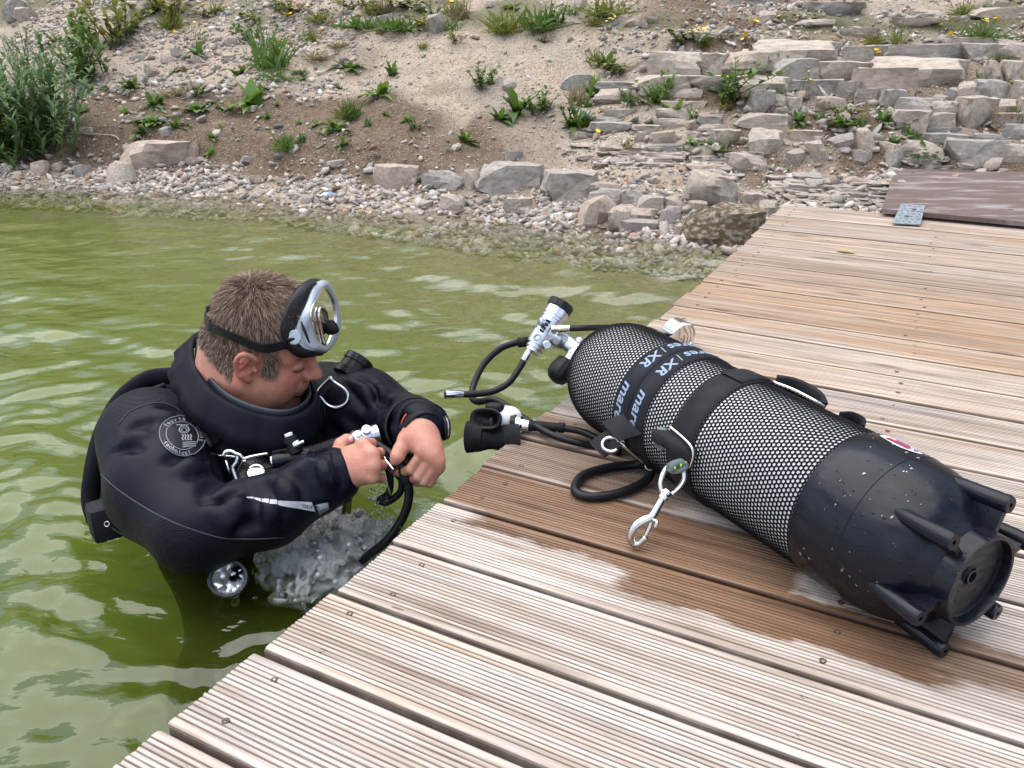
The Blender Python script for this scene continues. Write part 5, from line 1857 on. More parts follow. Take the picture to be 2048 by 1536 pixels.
sf.chain([LS, (LS + LE) / 2 + UZ * 0.01, LE], [0.094, 0.086, 0.066], 0.04)
sf.chain([LE, (LE + LW) / 2, LW + (LE - LW) * 0.06], [0.070, 0.057, 0.045], 0.02)
for sg in (-1, 1):
    sf.cone(PEL + lat * sg * 0.10, PEL + lat * sg * 0.12 - UZ * 0.30 + fwd * 0.06, 0.13, 0.10, 0.06)


def crease(pts, r, k=0.02, out=False):
    """fold line pressed into (or raised on) the cloth, along a line of sight onto the sleeve"""
    P_ = [at(*p) for p in pts]
    P_ = spline(P_, 5)
    n_ = len(P_)
    rs = [r * (0.25 + 0.75 * math.sin(PI * (i + 0.5) / n_)) for i in range(n_)]
    sf.chain(P_, rs, k, not out)


SFBASE = sf.f.copy()
suit_V, suit_Q = sf.mesh()
from mathutils.bvhtree import BVHTree


def bvh_of(V_, Q_): return BVHTree.FromPolygons([tuple(v) for v in V_.tolist()], Q_.tolist())


BV = bvh_of(suit_V, suit_Q)


def hit(px, py, off=0.0, bv=None):
    r_ = ray(px, py)
    h_ = (bv or BV).ray_cast(Vector(CAMP), Vector(r_ / np.linalg.norm(r_)))
    if h_[0] is None: return None, None
    n_ = np.array(h_[1])
    if n_ @ r_ > 0: n_ = -n_
    return np.array(h_[0]) + n_ * off, n_


def fold(pxs, r, depth, out=False, k=0.012):
    P_ = []
    for (x_, y_) in spline(np.array(pxs, float), 5):
        q_, n_ = hit(x_, y_)
        if q_ is not None: P_.append(q_ + n_ * (r - depth if not out else depth - r))
    if len(P_) < 3: return
    n_ = len(P_)
    rs = [r * (0.3 + 0.7 * math.sin(PI * (i + 0.5) / n_)) for i in range(n_)]
    P2_ = []
    for i, p_ in enumerate(P_):
        P2_.append(p_)
    sf.chain(P2_, rs, k, not out)


# folds of the right sleeve
fold([(470, 985), (452, 1005), (440, 1030), (437, 1050)], 0.012, 0.012)
fold([(488, 1000), (470, 1015), (458, 1045), (452, 1060)], 0.014, 0.008, True)
fold([(495, 965), (505, 985), (512, 1005), (515, 1030)], 0.008, 0.006)
fold([(520, 960), (532, 980), (540, 1000)], 0.008, 0.005)
fold([(330, 925), (355, 915), (385, 918), (410, 924)], 0.010, 0.006)
fold([(372, 955), (400, 940), (430, 935)], 0.010, 0.007)
fold([(350, 945), (385, 930), (420, 930)], 0.014, 0.006, True)
fold([(400, 990), (425, 968), (450, 960)], 0.010, 0.006)
fold([(320, 812), (345, 822), (365, 825)], 0.010, 0.008)
fold([(300, 820), (330, 835), (360, 838)], 0.014, 0.005, True)
fold([(590, 945), (600, 970), (605, 995)], 0.007, 0.005)
fold([(625, 925), (640, 950), (655, 985)], 0.007, 0.005)
fold([(650, 912), (668, 940), (682, 975)], 0.006, 0.004)
fold([(640, 915), (652, 945), (664, 980)], 0.010, 0.004, True)
fold([(560, 955), (572, 985), (580, 1010)], 0.012, 0.004, True)
# cuff rings and folds of the left sleeve
fold([(745, 790), (764, 800), (770, 815), (756, 830)], 0.010, 0.010)
fold([(735, 770), (758, 785), (768, 792)], 0.016, 0.010, True)
fold([(770, 835), (785, 850), (780, 880)], 0.008, 0.006)
fold([(790, 828), (806, 845), (802, 880)], 0.007, 0.005)
fold([(690, 830), (720, 860), (735, 890)], 0.010, 0.006)
fold([(660, 850), (680, 880), (700, 900)], 0.010, 0.006)
# chest folds
fold([(465, 870), (500, 860), (540, 868), (560, 885)], 0.012, 0.008)
fold([(450, 850), (500, 842), (550, 850)], 0.016, 0.006, True)
fold([(600, 840), (612, 870), (608, 900)], 0.008, 0.006)
for q_ in ([(405, 1000), (430, 1018), (445, 1050)], [(520, 1035), (500, 1050), (470, 1060)], [(545, 1000), (553, 1025), (552, 1050)], [(575, 955), (590, 990), (596, 1030)], [(610, 930), (622, 965), (632, 1010)], [(250, 870), (275, 850), (300, 846)], [(225, 905), (250, 895), (285, 900)], [(420, 900), (432, 925), (440, 955)], [(695, 770), (720, 790), (732, 815)], [(720, 755), (742, 775), (752, 800)], [(800, 835), (820, 850), (822, 875)], [(765, 850), (772, 870), (765, 895)]):
    fold(q_, 0.006, 0.0055)
for q_ in ([(415, 1015), (440, 1035), (455, 1065)], [(535, 1002), (543, 1028), (541, 1052)], [(565, 960), (580, 993), (586, 1033)], [(240, 885), (268, 873), (300, 872)], [(705, 762), (730, 782), (742, 808)]):
    fold(q_, 0.009, 0.004, True)
fold([(635, 850), (640, 880), (632, 905)], 0.008, 0.006)
sf.f += 0.0010 * NZ.fbm(sf.ax[0][:, None, None] * 26, sf.ax[1][None, :, None] * 26, sf.ax[2][None, None, :] * 26, 2).astype(np.float32)
suit_V, suit_Q = sf.mesh()
suit_V = relax(suit_V, suit_Q, 1, 0.4)
BV = bvh_of(suit_V, suit_Q)
me = new_mesh('drysuit', suit_V, suit_Q)


def to_px(V_):
    v = np.asarray(V_) - CAMP
    dep = v[:, 1] * _cp - v[:, 2] * _sp
    y_ = (v[:, 1] * _sp + v[:, 2] * _cp) / dep
    x_ = v[:, 0] / dep
    c, s = math.cos(-ROLL), math.sin(-ROLL)
    x_, y_ = c * x_ - s * y_, s * x_ + c * y_
    return 1024 + FPX * x_, 768 - FPX * y_, dep


# textured panels: lower sleeve, shoulder yoke, chest
pX, pY, pD = to_px(suit_V)
lowline = np.interp(pX, [150, 200, 240, 330, 430, 520, 600, 700], [900, 945, 985, 1040, 1075, 1078, 1070, 1060])
pan = smoothstep(-1.5, 1.5, pY - lowline) * (pX < 640)
yoke = smoothstep(-1.5, 1.5, np.interp(pX, [200, 236, 262, 310, 345, 372, 392, 402], [860, 850, 822, 806, 812, 832, 862, 900]) - pY) * (pX < 402) * (pX > 225)
chest = smoothstep(-1.5, 1.5, np.interp(pX, [430, 470, 520, 560, 600], [835, 850, 856, 852, 835]) - pY) * (pX > 430) * (pX < 600) * (pY > 780)
far = (pX > 620) * (pX < 720) * smoothstep(1.5, -1.5, pY - np.interp(pX, [620, 680, 720], [860, 770, 740]))
pan = np.clip(pan + yoke + chest + far, 0, 1)
wet = smoothstep(0.16, 0.02, np.linalg.norm(suit_V - RW, axis=1)) + smoothstep(WZ + 0.07, WZ + 0.01, suit_V[:, 2])
me.attributes.new('panel', 'FLOAT', 'POINT').data.foreach_set('value', pan.astype(np.float32))
me.attributes.new('wet', 'FLOAT', 'POINT').data.foreach_set('value', np.clip(wet, 0, 1).astype(np.float32))
m = Mat('drysuit_cloth', (0.015, 0.015, 0.020), 0.5)
pa = m.n('Attribute', attribute_name='panel').outputs['Fac']
wa = m.n('Attribute', attribute_name='wet').outputs['Fac']
n1 = m.noise(22, 5)
m.base(m.mix(pa, m.mix(m.rng(n1, 0.3, 0.7), (0.0028, 0.0031, 0.0075), (0.0058, 0.0062, 0.013)), (0.0050, 0.0055, 0.0095)))
wn_ = m.math('MULTIPLY', wa, m.rng(m.noise(45, 4), 0.42, 0.6))
m.rough(m.math('SUBTRACT', m.rng(n1, 0.3, 0.7, 0.40, 0.54), m.math('MULTIPLY', wn_, 0.36)))
vo = m.n('TexVoronoi', {'Vector': m.coord(), 'Scale': 260.0, 'Randomness': 0.15})
h = m.math('MULTIPLY', m.rng(vo.outputs['Distance'], 0.0, 0.5, 1, 0), pa)
nb = m.bump(h, 0.55, 0.0016)
nb = m.bump(m.noise(30, 5, 0.6), 0.18, 0.006, nb)
nb = m.bump(m.math('MULTIPLY', m.noise(110, 4, 0.6), wa), 0.35, 0.004, nb)
m.bump(m.noise(1200, 1), 0.10, 0.0004, nb)
m.b.inputs['Specular IOR Level'].default_value = 0.13
M_SUIT = m.m
suit = obj('drysuit', me, M_SUIT, person)
# ------------------------------------------------------------------ what the suit carries
HBV = bvh_of(hV, hQ)
M_NEO = simple('neoprene', (0.0050, 0.0056, 0.010), 0.6, 0, 0.25, 30, 0.2, 900, 0.0005, **{'Specular_IOR_Level': 0.12})
M_NEO2 = simple('neck_seal', (0.014, 0.018, 0.026), 0.5, 0, 0.25, 30, 0.15, 500, 0.0006)
M_REFL = simple('reflective_print', (0.46, 0.47, 0.49), 0.5, 0, 0.12, 120, 0.1)
M_GREYP = simple('grey_rubber_relief', (0.20, 0.205, 0.22), 0.5, 0, 0.1, 200, 0.05)
M_PATCH = simple('patch_rubber', (0.010, 0.011, 0.015), 0.45, 0, 0.2, 120, 0.15, 900, 0.0004, **{'Specular_IOR_Level': 0.2})
M_BLKP = simple('black_plastic', (0.008, 0.008, 0.010), 0.32, 0, 0.25, 60, 0.08, **{'Specular_IOR_Level': 0.28})
M_GREY = simple('silver_plastic', (0.36, 0.40, 0.45), 0.38, 0.35, 0.06, 40, 0.05)


def drape(poly_px, nu, nv, off, mapf):
    """sheet laid on the suit: mapf(u,v) gives the direction it is seen in"""
    V_, ok = [], True
    for i in range(nu + 1):
        for j in range(nv + 1):
            x_, y_ = mapf(i / nu, j / nv)
            q_, n_ = hit(x_, y_, off)
            V_.append(q_ if q_ is not None else at(x_, y_, 1.55))
    F_ = []
    for i in range(nu):
        for j in range(nv):
            a = i * (nv + 1) + j
            F_.append([a, a + nv + 1, a + nv + 2, a + 1])
    return V_, F_


def ribbon_px(path, width, off, n=24, nv=4):
    P_ = spline(np.array(path, float), 8)
    T_ = np.gradient(P_, axis=0)
    T_ /= np.linalg.norm(T_, axis=1)[:, None]
    Nn = np.stack([-T_[:, 1], T_[:, 0]], 1)

    def f_(u_, v_):
        t = u_ * (len(P_) - 1)
        i = min(int(t), len(P_) - 2)
        p_ = P_[i] + (P_[i + 1] - P_[i]) * (t - i)
        n_ = Nn[i] + (Nn[i + 1] - Nn[i]) * (t - i)
        return p_ + n_ * (v_ - 0.5) * width
    return drape(None, n, nv, off, f_)


def strokes(mb, pts, r, off, seg=8, closed=False, n=4):
    P_ = spline(np.array(pts, float), n, closed)
    Q_ = [hit(x_, y_, off)[0] for x_, y_ in P_]
    Q_ = [q_ for q_ in Q_ if q_ is not None]
    mb.add(*tube(Q_, r, seg, closed))
    return mb


# collar of the suit and the neck seal inside it
cpt = [(398, 674, 1.690), (384, 706, 1.640), (398, 752, 1.585), (438, 798, 1.535), (498, 828, 1.512), (558, 840, 1.512), (602, 830, 1.545), (628, 798, 1.620), (605, 748, 1.700), (540, 706, 1.735), (460, 676, 1.730)]
col = spline([at(*p_) for p_ in cpt], 6, True)
cc = col.mean(0)


def loft_ring(prof_fn, ring_, n):
    V_, F_ = [], []
    k = None
    for i, p_ in enumerate(ring_):
        sec = prof_fn(i, p_)
        k = len(sec)
        V_ += list(sec)
    m_ = len(ring_)
    for i in range(m_):
        j = (i + 1) % m_
        for q_ in range(k):
            q2 = (q_ + 1) % k
            F_.append([i * k + q_, i * k + q2, j * k + q2, j * k + q_])
    return V_, F_


nup = (HO - NB) / np.linalg.norm(HO - NB)


def collar_sec(i, p_):
    o_ = p_ - cc
    o_ -= (o_ @ nup) * nup
    o_ /= np.linalg.norm(o_)
    wv_ = 1 + 0.10 * math.sin(i * 0.9) + 0.06 * math.sin(i * 2.3 + 1)
    return [p_ + o_ * (x_ * wv_) + nup * y_ for x_, y_ in ((-0.004, 0.004), (0.000, 0.0085), (0.006, 0.0085), (0.011, 0.003), (0.018, -0.012), (0.027, -0.028), (0.038, -0.048), (0.030, -0.053), (0.016, -0.030), (0.002, -0.008))]


MB().add(*loft_ring(collar_sec, col, 12)).build('collar', M_NEO, person)


def seal_sec(i, p_):
    o_ = p_ - cc
    o_ -= (o_ @ nup) * nup
    L_ = np.linalg.norm(o_)
    o_ /= L_
    out = []
    for a in np.linspace(0, 2 * PI, 8, endpoint=False):
        out.append(p_ - o_ * 0.011 + nup * (0.002 + 0.013 * math.sin(a)) + o_ * (0.004 * math.cos(a)))
    return out


MB().add(*loft_ring(seal_sec, col, 8)).build('neck_seal', M_NEO2, person)

# seams of the suit
sm = MB()
strokes(sm, [(192, 938), (240, 982), (330, 1037), (430, 1073), (500, 1078), (570, 1075)], 0.0011, 0.0004)
strokes(sm, [(236, 850), (262, 822), (310, 806), (345, 812), (372, 832), (392, 862)], 0.0011, 0.0004)
sm.build('seam', M_STITCH, person)
# zip across the chest
zp = MB()
zpath = spline(np.array([(628, 792), (641, 815), (640, 845), (632, 875), (620, 905)], float), 10)
strokes(zp, [(622, 795), (633, 815), (632, 845), (624, 875), (612, 905)], 0.003, 0.001)
strokes(zp, [(634, 790), (649, 815), (648, 845), (640, 875), (628, 905)], 0.003, 0.001)
for i, (x_, y_) in enumerate(zpath[::1]):
    q_, n_ = hit(x_, y_, 0.002)
    if q_ is not None: zp.add(*box(q_, *frame_of(np.array([1, 0.3, 0])), 0.007, 0.0022, 0.002))
zp.build('zip', M_RUBM, person)
# patch on the upper arm
PC, PA, PB, PR = np.array([363.5, 873.0]), 47.0, 39.5, R(22)


def patch(u_, v_):
    """patch plane to view direction (u right, v up, unit circle)"""
    x_, y_ = u_ * PA, -v_ * PB
    # the disc is wrapped round the arm
    return PC[0] + x_ * math.cos(PR) - y_ * math.sin(PR), PC[1] + x_ * math.sin(PR) + y_ * math.cos(PR)


pt = MB()
V_, F_ = [], []
rad_ = [0, 0.3, 0.6, 0.85, 0.97, 1.0]
for r_ in rad_:
    for k in range(40):
        a = 2 * PI * k / 40
        x_, y_ = patch(r_ * math.cos(a), r_ * math.sin(a))
        q_, n_ = hit(x_, y_, 0.0028 if r_ < 0.99 else 0.0)
        V_.append(q_)
for i in range(len(rad_) - 1):
    for k in range(40):
        k2 = (k + 1) % 40
        F_.append([i * 40 + k, (i + 1) * 40 + k, (i + 1) * 40 + k2, i * 40 + k2])
pt.add(V_, F_)
pt = pt.build('arm_patch', M_PATCH, person)
em = MB()
for rr, w_ in ((0.97, 0.0008), (0.68, 0.0008)):
    strokes(em, [patch(rr * math.cos(a), rr * math.sin(a)) for a in np.linspace(0, 2 * PI, 36, endpoint=False)], w_, 0.003, 6, True, 2)


def letters(mb, word, r_, a0, a1, size, flip=False):
    n_ = len(word)
    for i, ch in enumerate(word):
        if ch == ' ': continue
        a = a0 + (a1 - a0) * i / max(1, n_ - 1)
        V2, F2 = text_shape(ch, size, 0, 0.012)
        rot = a - PI / 2 if not flip else a + PI / 2
        out = []
        for (x_, y_, _) in V2:
            u_, v_ = r_ * math.cos(a) + x_ * math.cos(rot) - y_ * math.sin(rot), r_ * math.sin(a) + x_ * math.sin(rot) + y_ * math.cos(rot)
            out.append(hit(*patch(u_, v_), 0.0036)[0])
        mb.add(out, F2)


letters(em, 'fourth element', 0.815, R(168), R(8), 0.26)
letters(em, 'technical', 0.825, R(232), R(310), 0.26, True)
TL = lambda x_, y_: (x_ * 0.2604 + 160, y_ * 0.2604 + 680)
strokes(em, [TL(735, 664), TL(778, 665), TL(822, 666)], 0.0021, 0.003)
strokes(em, [TL(795 + 36 * math.cos(a), 700 + 27 * math.sin(a)) for a in np.linspace(0, 2 * PI, 14, endpoint=False)], 0.0013, 0.003, 6, True, 2)
strokes(em, [TL(770, 703), TL(793, 683), TL(818, 702), TL(797, 722)], 0.0011, 0.003, 6, True, 1)
for k in range(4):
    strokes(em, [TL(782 + 20 * k, 738), TL(790 + 20 * k, 752), TL(782 + 20 * k, 766), TL(792 + 20 * k, 782)], 0.0014, 0.003)
for y_ in (797, 812, 827):
    strokes(em, [TL(787, y_ + 4), TL(832, y_), TL(879, y_ - 2)], 0.0018, 0.003)
child_ = em.build('emblem', M_GREYP, person, False)
child_.parent = pt
# reflective stripe along the forearm
SX = lambda x_, y_: (x_ * 0.2734 + 400, y_ * 0.2734 + 780)
for quad in (((338, 784), (392, 783), (392, 797), (340, 793)), ((398, 785), (449, 795), (447, 817), (398, 800)), ((456, 796), (505, 800), (501, 830), (454, 819)), ((512, 803), (567, 806), (562, 838), (508, 833)), ((574, 807), (815, 820), (846, 888), (570, 841)), ((848, 838), (935, 820), (943, 868), (872, 908))):
    c4 = [np.array(SX(*q_)) for q_ in quad]
    mf = lambda u_, v_: (c4[0] * (1 - u_) + c4[1] * u_) * (1 - v_) + (c4[3] * (1 - u_) + c4[2] * u_) * v_
    so = MB().add(*drape(None, 10, 3, 0.0012, mf)).build('reflective_strip', M_REFL, person)
M_INK = simple('dark_print', (0.03, 0.03, 0.032), 0.6)


def word_on_suit(w_, px, py, size, ang, off, par):
    V2, F2 = text_shape(w_, size)
    ca_, sa_ = math.cos(ang), math.sin(ang)
    out = [hit(px + x_ * ca_ + y_ * sa_, py + x_ * sa_ - y_ * ca_, off)[0] for x_, y_, _ in V2]
    MB().add(out, F2).build('lettering', M_INK, par, False)


word_on_suit('fourth', 621, 1012, 15, R(8), 0.0022, person)
word_on_suit('ment', 643, 1020, 15, R(-14), 0.0022, person)
# cuffs
for (c_, ax_, r_, nm) in ((RW + (RE - RW) * 0.045, RW - RE, 0.0465, 'cuff'), (LW + (LE - LW) * 0.06, LW - LE, 0.0445, 'cuff')):
    MB().add(*lathe(c_, ax_, [(-0.03, r_ * 0.93), (-0.015, r_ * 1.02), (0.004, r_ * 1.05), (0.012, r_ * 1.0), (0.011, r_ * 0.88), (0.0, r_ * 0.80), (-0.02, r_ * 0.7)], 32, cap=False, wob=lambda t, s: 1 + 0.05 * math.sin(3 * t + 1) * (s > -0.02))).build(nm, M_SUIT, person)
# shoulder dump valve on the far arm
v0, v1 = at(702, 745, 1.72), at(721, 717, 1.73)
vlv = MB().add(*lathe(v0, v1 - v0, [(-0.012, 0.034), (0.002, 0.034), (0.004, 0.030), (0.016, 0.0295), (0.017, 0.0275), (0.020, 0.0275), (0.021, 0.0310), (0.034, 0.0305), (0.036, 0.0285), (0.036, 0)], 48, wob=lambda t, s: 1 - 0.04 * (s > 0.0205) * (math.cos(16 * t) > 0.2))).build('dump_valve', M_BLKP, person, True, 30)

# ------------------------------------------------------------------ harness with wing
har = empty('buoyancy_harness', 'black padded harness and wing worn on the back of the diver', 'harness', loc=MIDS - UZ * 0.5 - fwd * 0.2)
wc = MIDS - fwd * 0.185 - lat * 0.075 - UZ * 0.135
V_, F_ = ell(wc, lat, UZ, -fwd, 0.188, 0.190, 0.050, 40, 14, 2.6)
MB().add(V_, F_).build('wing', M_NEO, har)
rim = [at(*p_) for p_ in ((352, 750, 1.70), (296, 758, 1.70), (246, 795, 1.68), (212, 850, 1.66), (196, 895, 1.64), (186, 945, 1.62), (181, 1000, 1.61), (192, 1042, 1.60))]
MB().add(*tube(spline(rim, 6), 0.017, sec=[(math.cos(a) * 1.0, math.sin(a) * 0.45) for a in np.linspace(0, 2 * PI, 12, endpoint=False)], up=lat)).build('rim', M_NEO, har)
MB().add(*tube(spline([at(*p_) for p_ in ((330, 770, 1.655), (268, 800, 1.645), (228, 850, 1.625), (212, 900, 1.61), (205, 930, 1.60))], 5), 0.006, 8)).build('piping', M_RUBM, har)
MB().add(*box(at(222, 1036, 1.56), lat, fwd, UZ, 0.075, 0.05, 0.07, 0.012)).build('pocket', M_WEB, har, True, 40)
MB().add(*box(at(196, 1042, 1.57), lat, fwd, UZ, 0.03, 0.035, 0.045, 0.008)).build('buckle', M_BLKP, har, True, 40)
MB().add(*tube(spline([at(218, 1052, 1.535), at(250, 1072, 1.53), at(285, 1090, 1.53), at(316, 1108, 1.53)], 5), 0.0022, 8)).build('line', M_RUB, har)
MB().add(*tube(spline([at(214 + 5 * math.cos(a), 1048 + 5 * math.sin(a), 1.53) for a in np.linspace(0, 2 * PI, 8, endpoint=False)], 3, True), 0.0012, 8, True)).build('ring', M_STEEL, har)
for path, w_, nm in (([(374, 790), (390, 818), (408, 850), (428, 892)], 30, 'shoulder_strap'), ([(627, 738), (640, 760), (650, 778)], 34, 'shoulder_strap'), ([(470, 905), (520, 893), (560, 885)], 12, 'chest_strap')):
    V_, F_ = ribbon_px(path, w_, 0.0045, 16, 4)
    sto = MB().add(V_, F_).build(nm, M_WEB, har)
    md = sto.modifiers.new('thick', 'SOLIDIFY')
    md.thickness = 0.003
dpts = [(634, 782), (659, 756), (667, 763), (691, 780), (696, 796), (688, 809), (670, 815), (654, 809), (640, 792)]
q0, n0_ = hit(662, 790)
dd_ = (q0 - CAMP) @ np.array([0, _cp, -_sp])
MB().add(*tube(spline([at(x_, y_, dd_ - 0.022) for x_, y_ in dpts], 5, True), 0.0030, 12, True)).build('d_ring', M_STEEL, har)
MB().add(*tube([at(640, 786, dd_ - 0.020), at(652, 773, dd_ - 0.021), at(664, 762, dd_ - 0.020)], 0.009, sec=[(1, .5), (1, -.5), (-1, -.5), (-1, .5)])).build('keeper', M_WEB, har, True, 40)

# ------------------------------------------------------------------ diving mask on the forehead
mA, mB_ = at(622, 640, 1.522), at(670, 625, 1.650)
MC = (mA + mB_) / 2
ml_ = (mB_ - mA) / np.linalg.norm(mB_ - mA)
mu_ = np.array([-0.06, 0.0, 1.0])
mu_ -= (mu_ @ ml_) * ml_
mu_ /= np.linalg.norm(mu_)
mn_ = np.cross(ml_, mu_)


def onlens(px, py, off=0.0):
    r_ = ray(px, py)
    return CAMP + r_ * (((MC + mn_ * off) - CAMP) @ mn_ / (r_ @ mn_))


mask = empty('diving_mask', 'grey framed diving mask pushed up on the forehead of the diver', 'diving mask', loc=MC - mu_ * 0.06)
outer = [(652, 563), (668, 588), (678, 620), (679, 658), (670, 682), (658, 698), (648, 705), (628, 701), (606, 693), (592, 673), (594, 643), (606, 614), (620, 580), (633, 567)]
inner = [(648, 574), (661, 592), (668, 612), (671, 644), (663, 668), (656, 686), (649, 694), (640, 688), (633, 676), (627, 655), (620, 632), (623, 615), (632, 598), (640, 584)]
od = [None] * 7 + [1.535, 1.512, 1.506, 1.510, 1.522, 1.550, 1.580]
Oo = [onlens(x_, y_, -0.004) if d_ is None else at(x_, y_, d_) for (x_, y_), d_ in zip(outer, od)]
Ii = [onlens(x_, y_) for x_, y_ in inner]
Oo, Ii = spline(Oo, 4, True), spline(Ii, 4, True)
nO = len(Oo)


def strip(A_l, B_l, closed=True, bulge=None, nr_=4):
    V_, F_ = [], []
    for i in range(len(A_l)):
        for j in range(nr_ + 1):
            t = j / nr_
            p_ = A_l[i] * (1 - t) + B_l[i] * t
            if bulge is not None: p_ = p_ + bulge * math.sin(PI * t)
            V_.append(p_)
    n_ = len(A_l)
    for i in range(n_ if closed else n_ - 1):
        k2 = (i + 1) % n_
        for j in range(nr_):
            F_.append([i * (nr_ + 1) + j, k2 * (nr_ + 1) + j, k2 * (nr_ + 1) + j + 1, i * (nr_ + 1) + j + 1])
    return V_, F_


def thick(o, th, off=-1):
    md = o.modifiers.new('thick', 'SOLIDIFY')
    md.thickness = th
    md.offset = off
    return o


thick(MB().add(*strip(Oo, Ii, True, mn_ * 0.004)).build('frame', M_GREY, mask), 0.004, 0)
MB().add(*tube([p_ + mn_ * 0.001 for p_ in Ii], 0.0020, 8, True)).build('lens_rim', M_CHROME, mask)
MB().add(*tube(Oo, 0.0022, 8, True)).build('frame_edge', M_GREY, mask)
from mathutils.geometry import tessellate_polygon
tri = tessellate_polygon([[Vector(((p_ - MC) @ ml_, (p_ - MC) @ mu_, 0)) for p_ in Ii]])
m = Mat('mask_glass', (1, 1, 1), 0.0)
m.t.nodes.remove(m.b)
fr = m.n('Fresnel', {'IOR': 1.5})
gl = m.n('BsdfGlossy', {'Color': (1, 1, 1), 'Roughness': 0.02})
tr = m.n('BsdfTransparent', {'Color': (0.90, 0.92, 0.90)})
m.t.links.new(m.n('MixShader', {0: fr.outputs[0], 1: tr.outputs[0], 2: gl.outputs[0]}).outputs[0], m.out.inputs['Surface'])
MB().add(Ii, [list(t_) for t_ in tri]).build('lens', m.m, mask, False)
# inside of the skirt, then its outer wall towards the head
bk = [p_ * 0.72 + MC * 0.28 - mn_ * 0.038 for p_ in Ii]
bk2 = [p_ * 0.1 + MC * 0.9 - mn_ * 0.045 for p_ in Ii]
MB().add(*strip([p_ - mn_ * 0.002 for p_ in Ii], bk)).add(*strip(bk, bk2)).build('inner_skirt', M_RUBM, mask)


def headd(px, py, lift, dflt):
    r_ = ray(px, py)
    h_ = HBV.ray_cast(Vector(CAMP), Vector(r_ / np.linalg.norm(r_)))
    d_ = (np.array(h_[0]) - CAMP) @ np.array([0, _cp, -_sp]) if h_[0] is not None else dflt
    return at(px, py, min(d_, dflt) - lift)


fr_ = [at(642, 566, 1.60), at(622, 578, 1.548), at(608, 612, 1.522), at(595, 643, 1.511), at(590, 668, 1.509), at(596, 688, 1.513), at(612, 698, 1.520), at(632, 702, 1.538), at(650, 704, 1.575)]
bk_ = [at(622, 560, 1.61), headd(600, 572, 0.010, 1.56), headd(579, 600, 0.014, 1.54), headd(563, 638, 0.014, 1.53), headd(561, 664, 0.014, 1.525), headd(574, 694, 0.010, 1.525), headd(596, 712, 0.008, 1.53), headd(620, 712, 0.008, 1.545), at(645, 708, 1.585)]
thick(MB().add(*strip(list(spline(fr_, 5)), list(spline(bk_, 5)), False, (-ml_ * 0.005 + mu_ * 0.002))).build('skirt', M_RUB, mask), 0.003)
tp_ = [at(642, 566, 1.60), at(652, 562, 1.64), at(662, 566, 1.68)]
MB().add(*strip(tp_, [at(622, 560, 1.61), at(630, 556, 1.65), at(640, 560, 1.69)], False)).build('skirt', M_RUB, mask)
npc = onlens(661, 655, 0.010)
_nx = mn_ * 0.90 - mu_ * 0.40
_nz_ = mu_ * 0.90 + mn_ * 0.40
MB().add(*ell(npc, _nx, ml_, _nz_, 0.018, 0.0105, 0.0155, 20, 12, 1.5)).build('nose_pocket', M_RUBM, mask)
MB().add(*tube(spline([onlens(x_, y_, 0.003) for x_, y_ in ((650, 690), (643, 660), (637, 630), (641, 615), (649, 618), (655, 634), (658, 662))], 5), 0.0028, 8)).build('nose_bridge', M_CHROME, mask)
thick(MB().add(*strip([at(601, 643, 1.5030), at(605, 658, 1.5015), at(612, 674, 1.5050), at(619, 687, 1.5120)], [at(603, 642, 1.5035), at(610, 655, 1.5050), at(616, 671, 1.5085), at(620, 685, 1.5130)], False)).build('side_slot', M_RUBM, mask), 0.001)
for sd in (-1, 1):
    bp = at(588, 675, 1.500) if sd < 0 else MC + ml_ * 0.080 - mu_ * 0.03 - mn_ * 0.03
    MB().add(*lathe(bp, (vv(bp) if sd < 0 else ml_), [(-0.008, 0.009), (-0.006, 0.0130), (0.000, 0.0135), (0.0025, 0.0115), (0.0032, 0.0)], 28)).build('buckle', M_GREY, mask, True, 40)
mk = lambda w_, v_, n_: MC + ml_ * w_ + mu_ * v_ + mn_ * n_
# strap round the head
sp_ = [(589, 681), (566, 685), (545, 690), (524, 690), (500, 681), (470, 668), (446, 657), (430, 650)]
P3 = []
for (x_, y_) in spline(np.array(sp_, float), 4):
    r_ = ray(x_, y_)
    h_ = HBV.ray_cast(Vector(CAMP), Vector(r_ / np.linalg.norm(r_)))
    if h_[0] is not None:
        n_ = np.array(h_[1])
        if n_ @ r_ > 0: n_ = -n_
        P3.append(np.array(h_[0]) + n_ * 0.0125)
P3[0] = at(580, 677, 1.505)
back = [hp_(-0.098, -0.030, 0.047), hp_(-0.106, 0.0, 0.047), hp_(-0.094, 0.045, 0.046), hp_(-0.03, 0.092, 0.042), hp_(0.03, 0.09, 0.045), mk(0.088, -0.030, -0.042)]
PS = np.vstack([P3, back])
PS = spline(PS[::2], 4)
V_, F_ = [], []
for i, p_ in enumerate(PS):
    t = i / (len(PS) - 1)
    hw = 0.0095 if t < 0.32 else 0.0075
    o_ = p_ - hp_(0, 0, 0.04)
    o_ -= (o_ @ hu) * hu
    o_ /= np.linalg.norm(o_)
    for (a, b) in ((-0.0013, -1), (-0.0013, 1), (0.0013, 1), (0.0013, -1)):
        V_.append(p_ + o_ * a + hu * b * hw)
for i in range(len(PS) - 1):
    for q_ in range(4):
        q2 = (q_ + 1) % 4
        F_.append([i * 4 + q_, i * 4 + q2, (i + 1) * 4 + q2, (i + 1) * 4 + q_])
MB().add(V_, F_).build('strap', M_RUB, mask, True, 50)
MB().add(*box(P3[2] + vv(P3[2]) * 0.003, *frame_of(P3[3] - P3[1], hu), 0.014, 0.004, 0.024, 0.0015)).build('strap_buckle', M_BLKP, mask, True, 40)

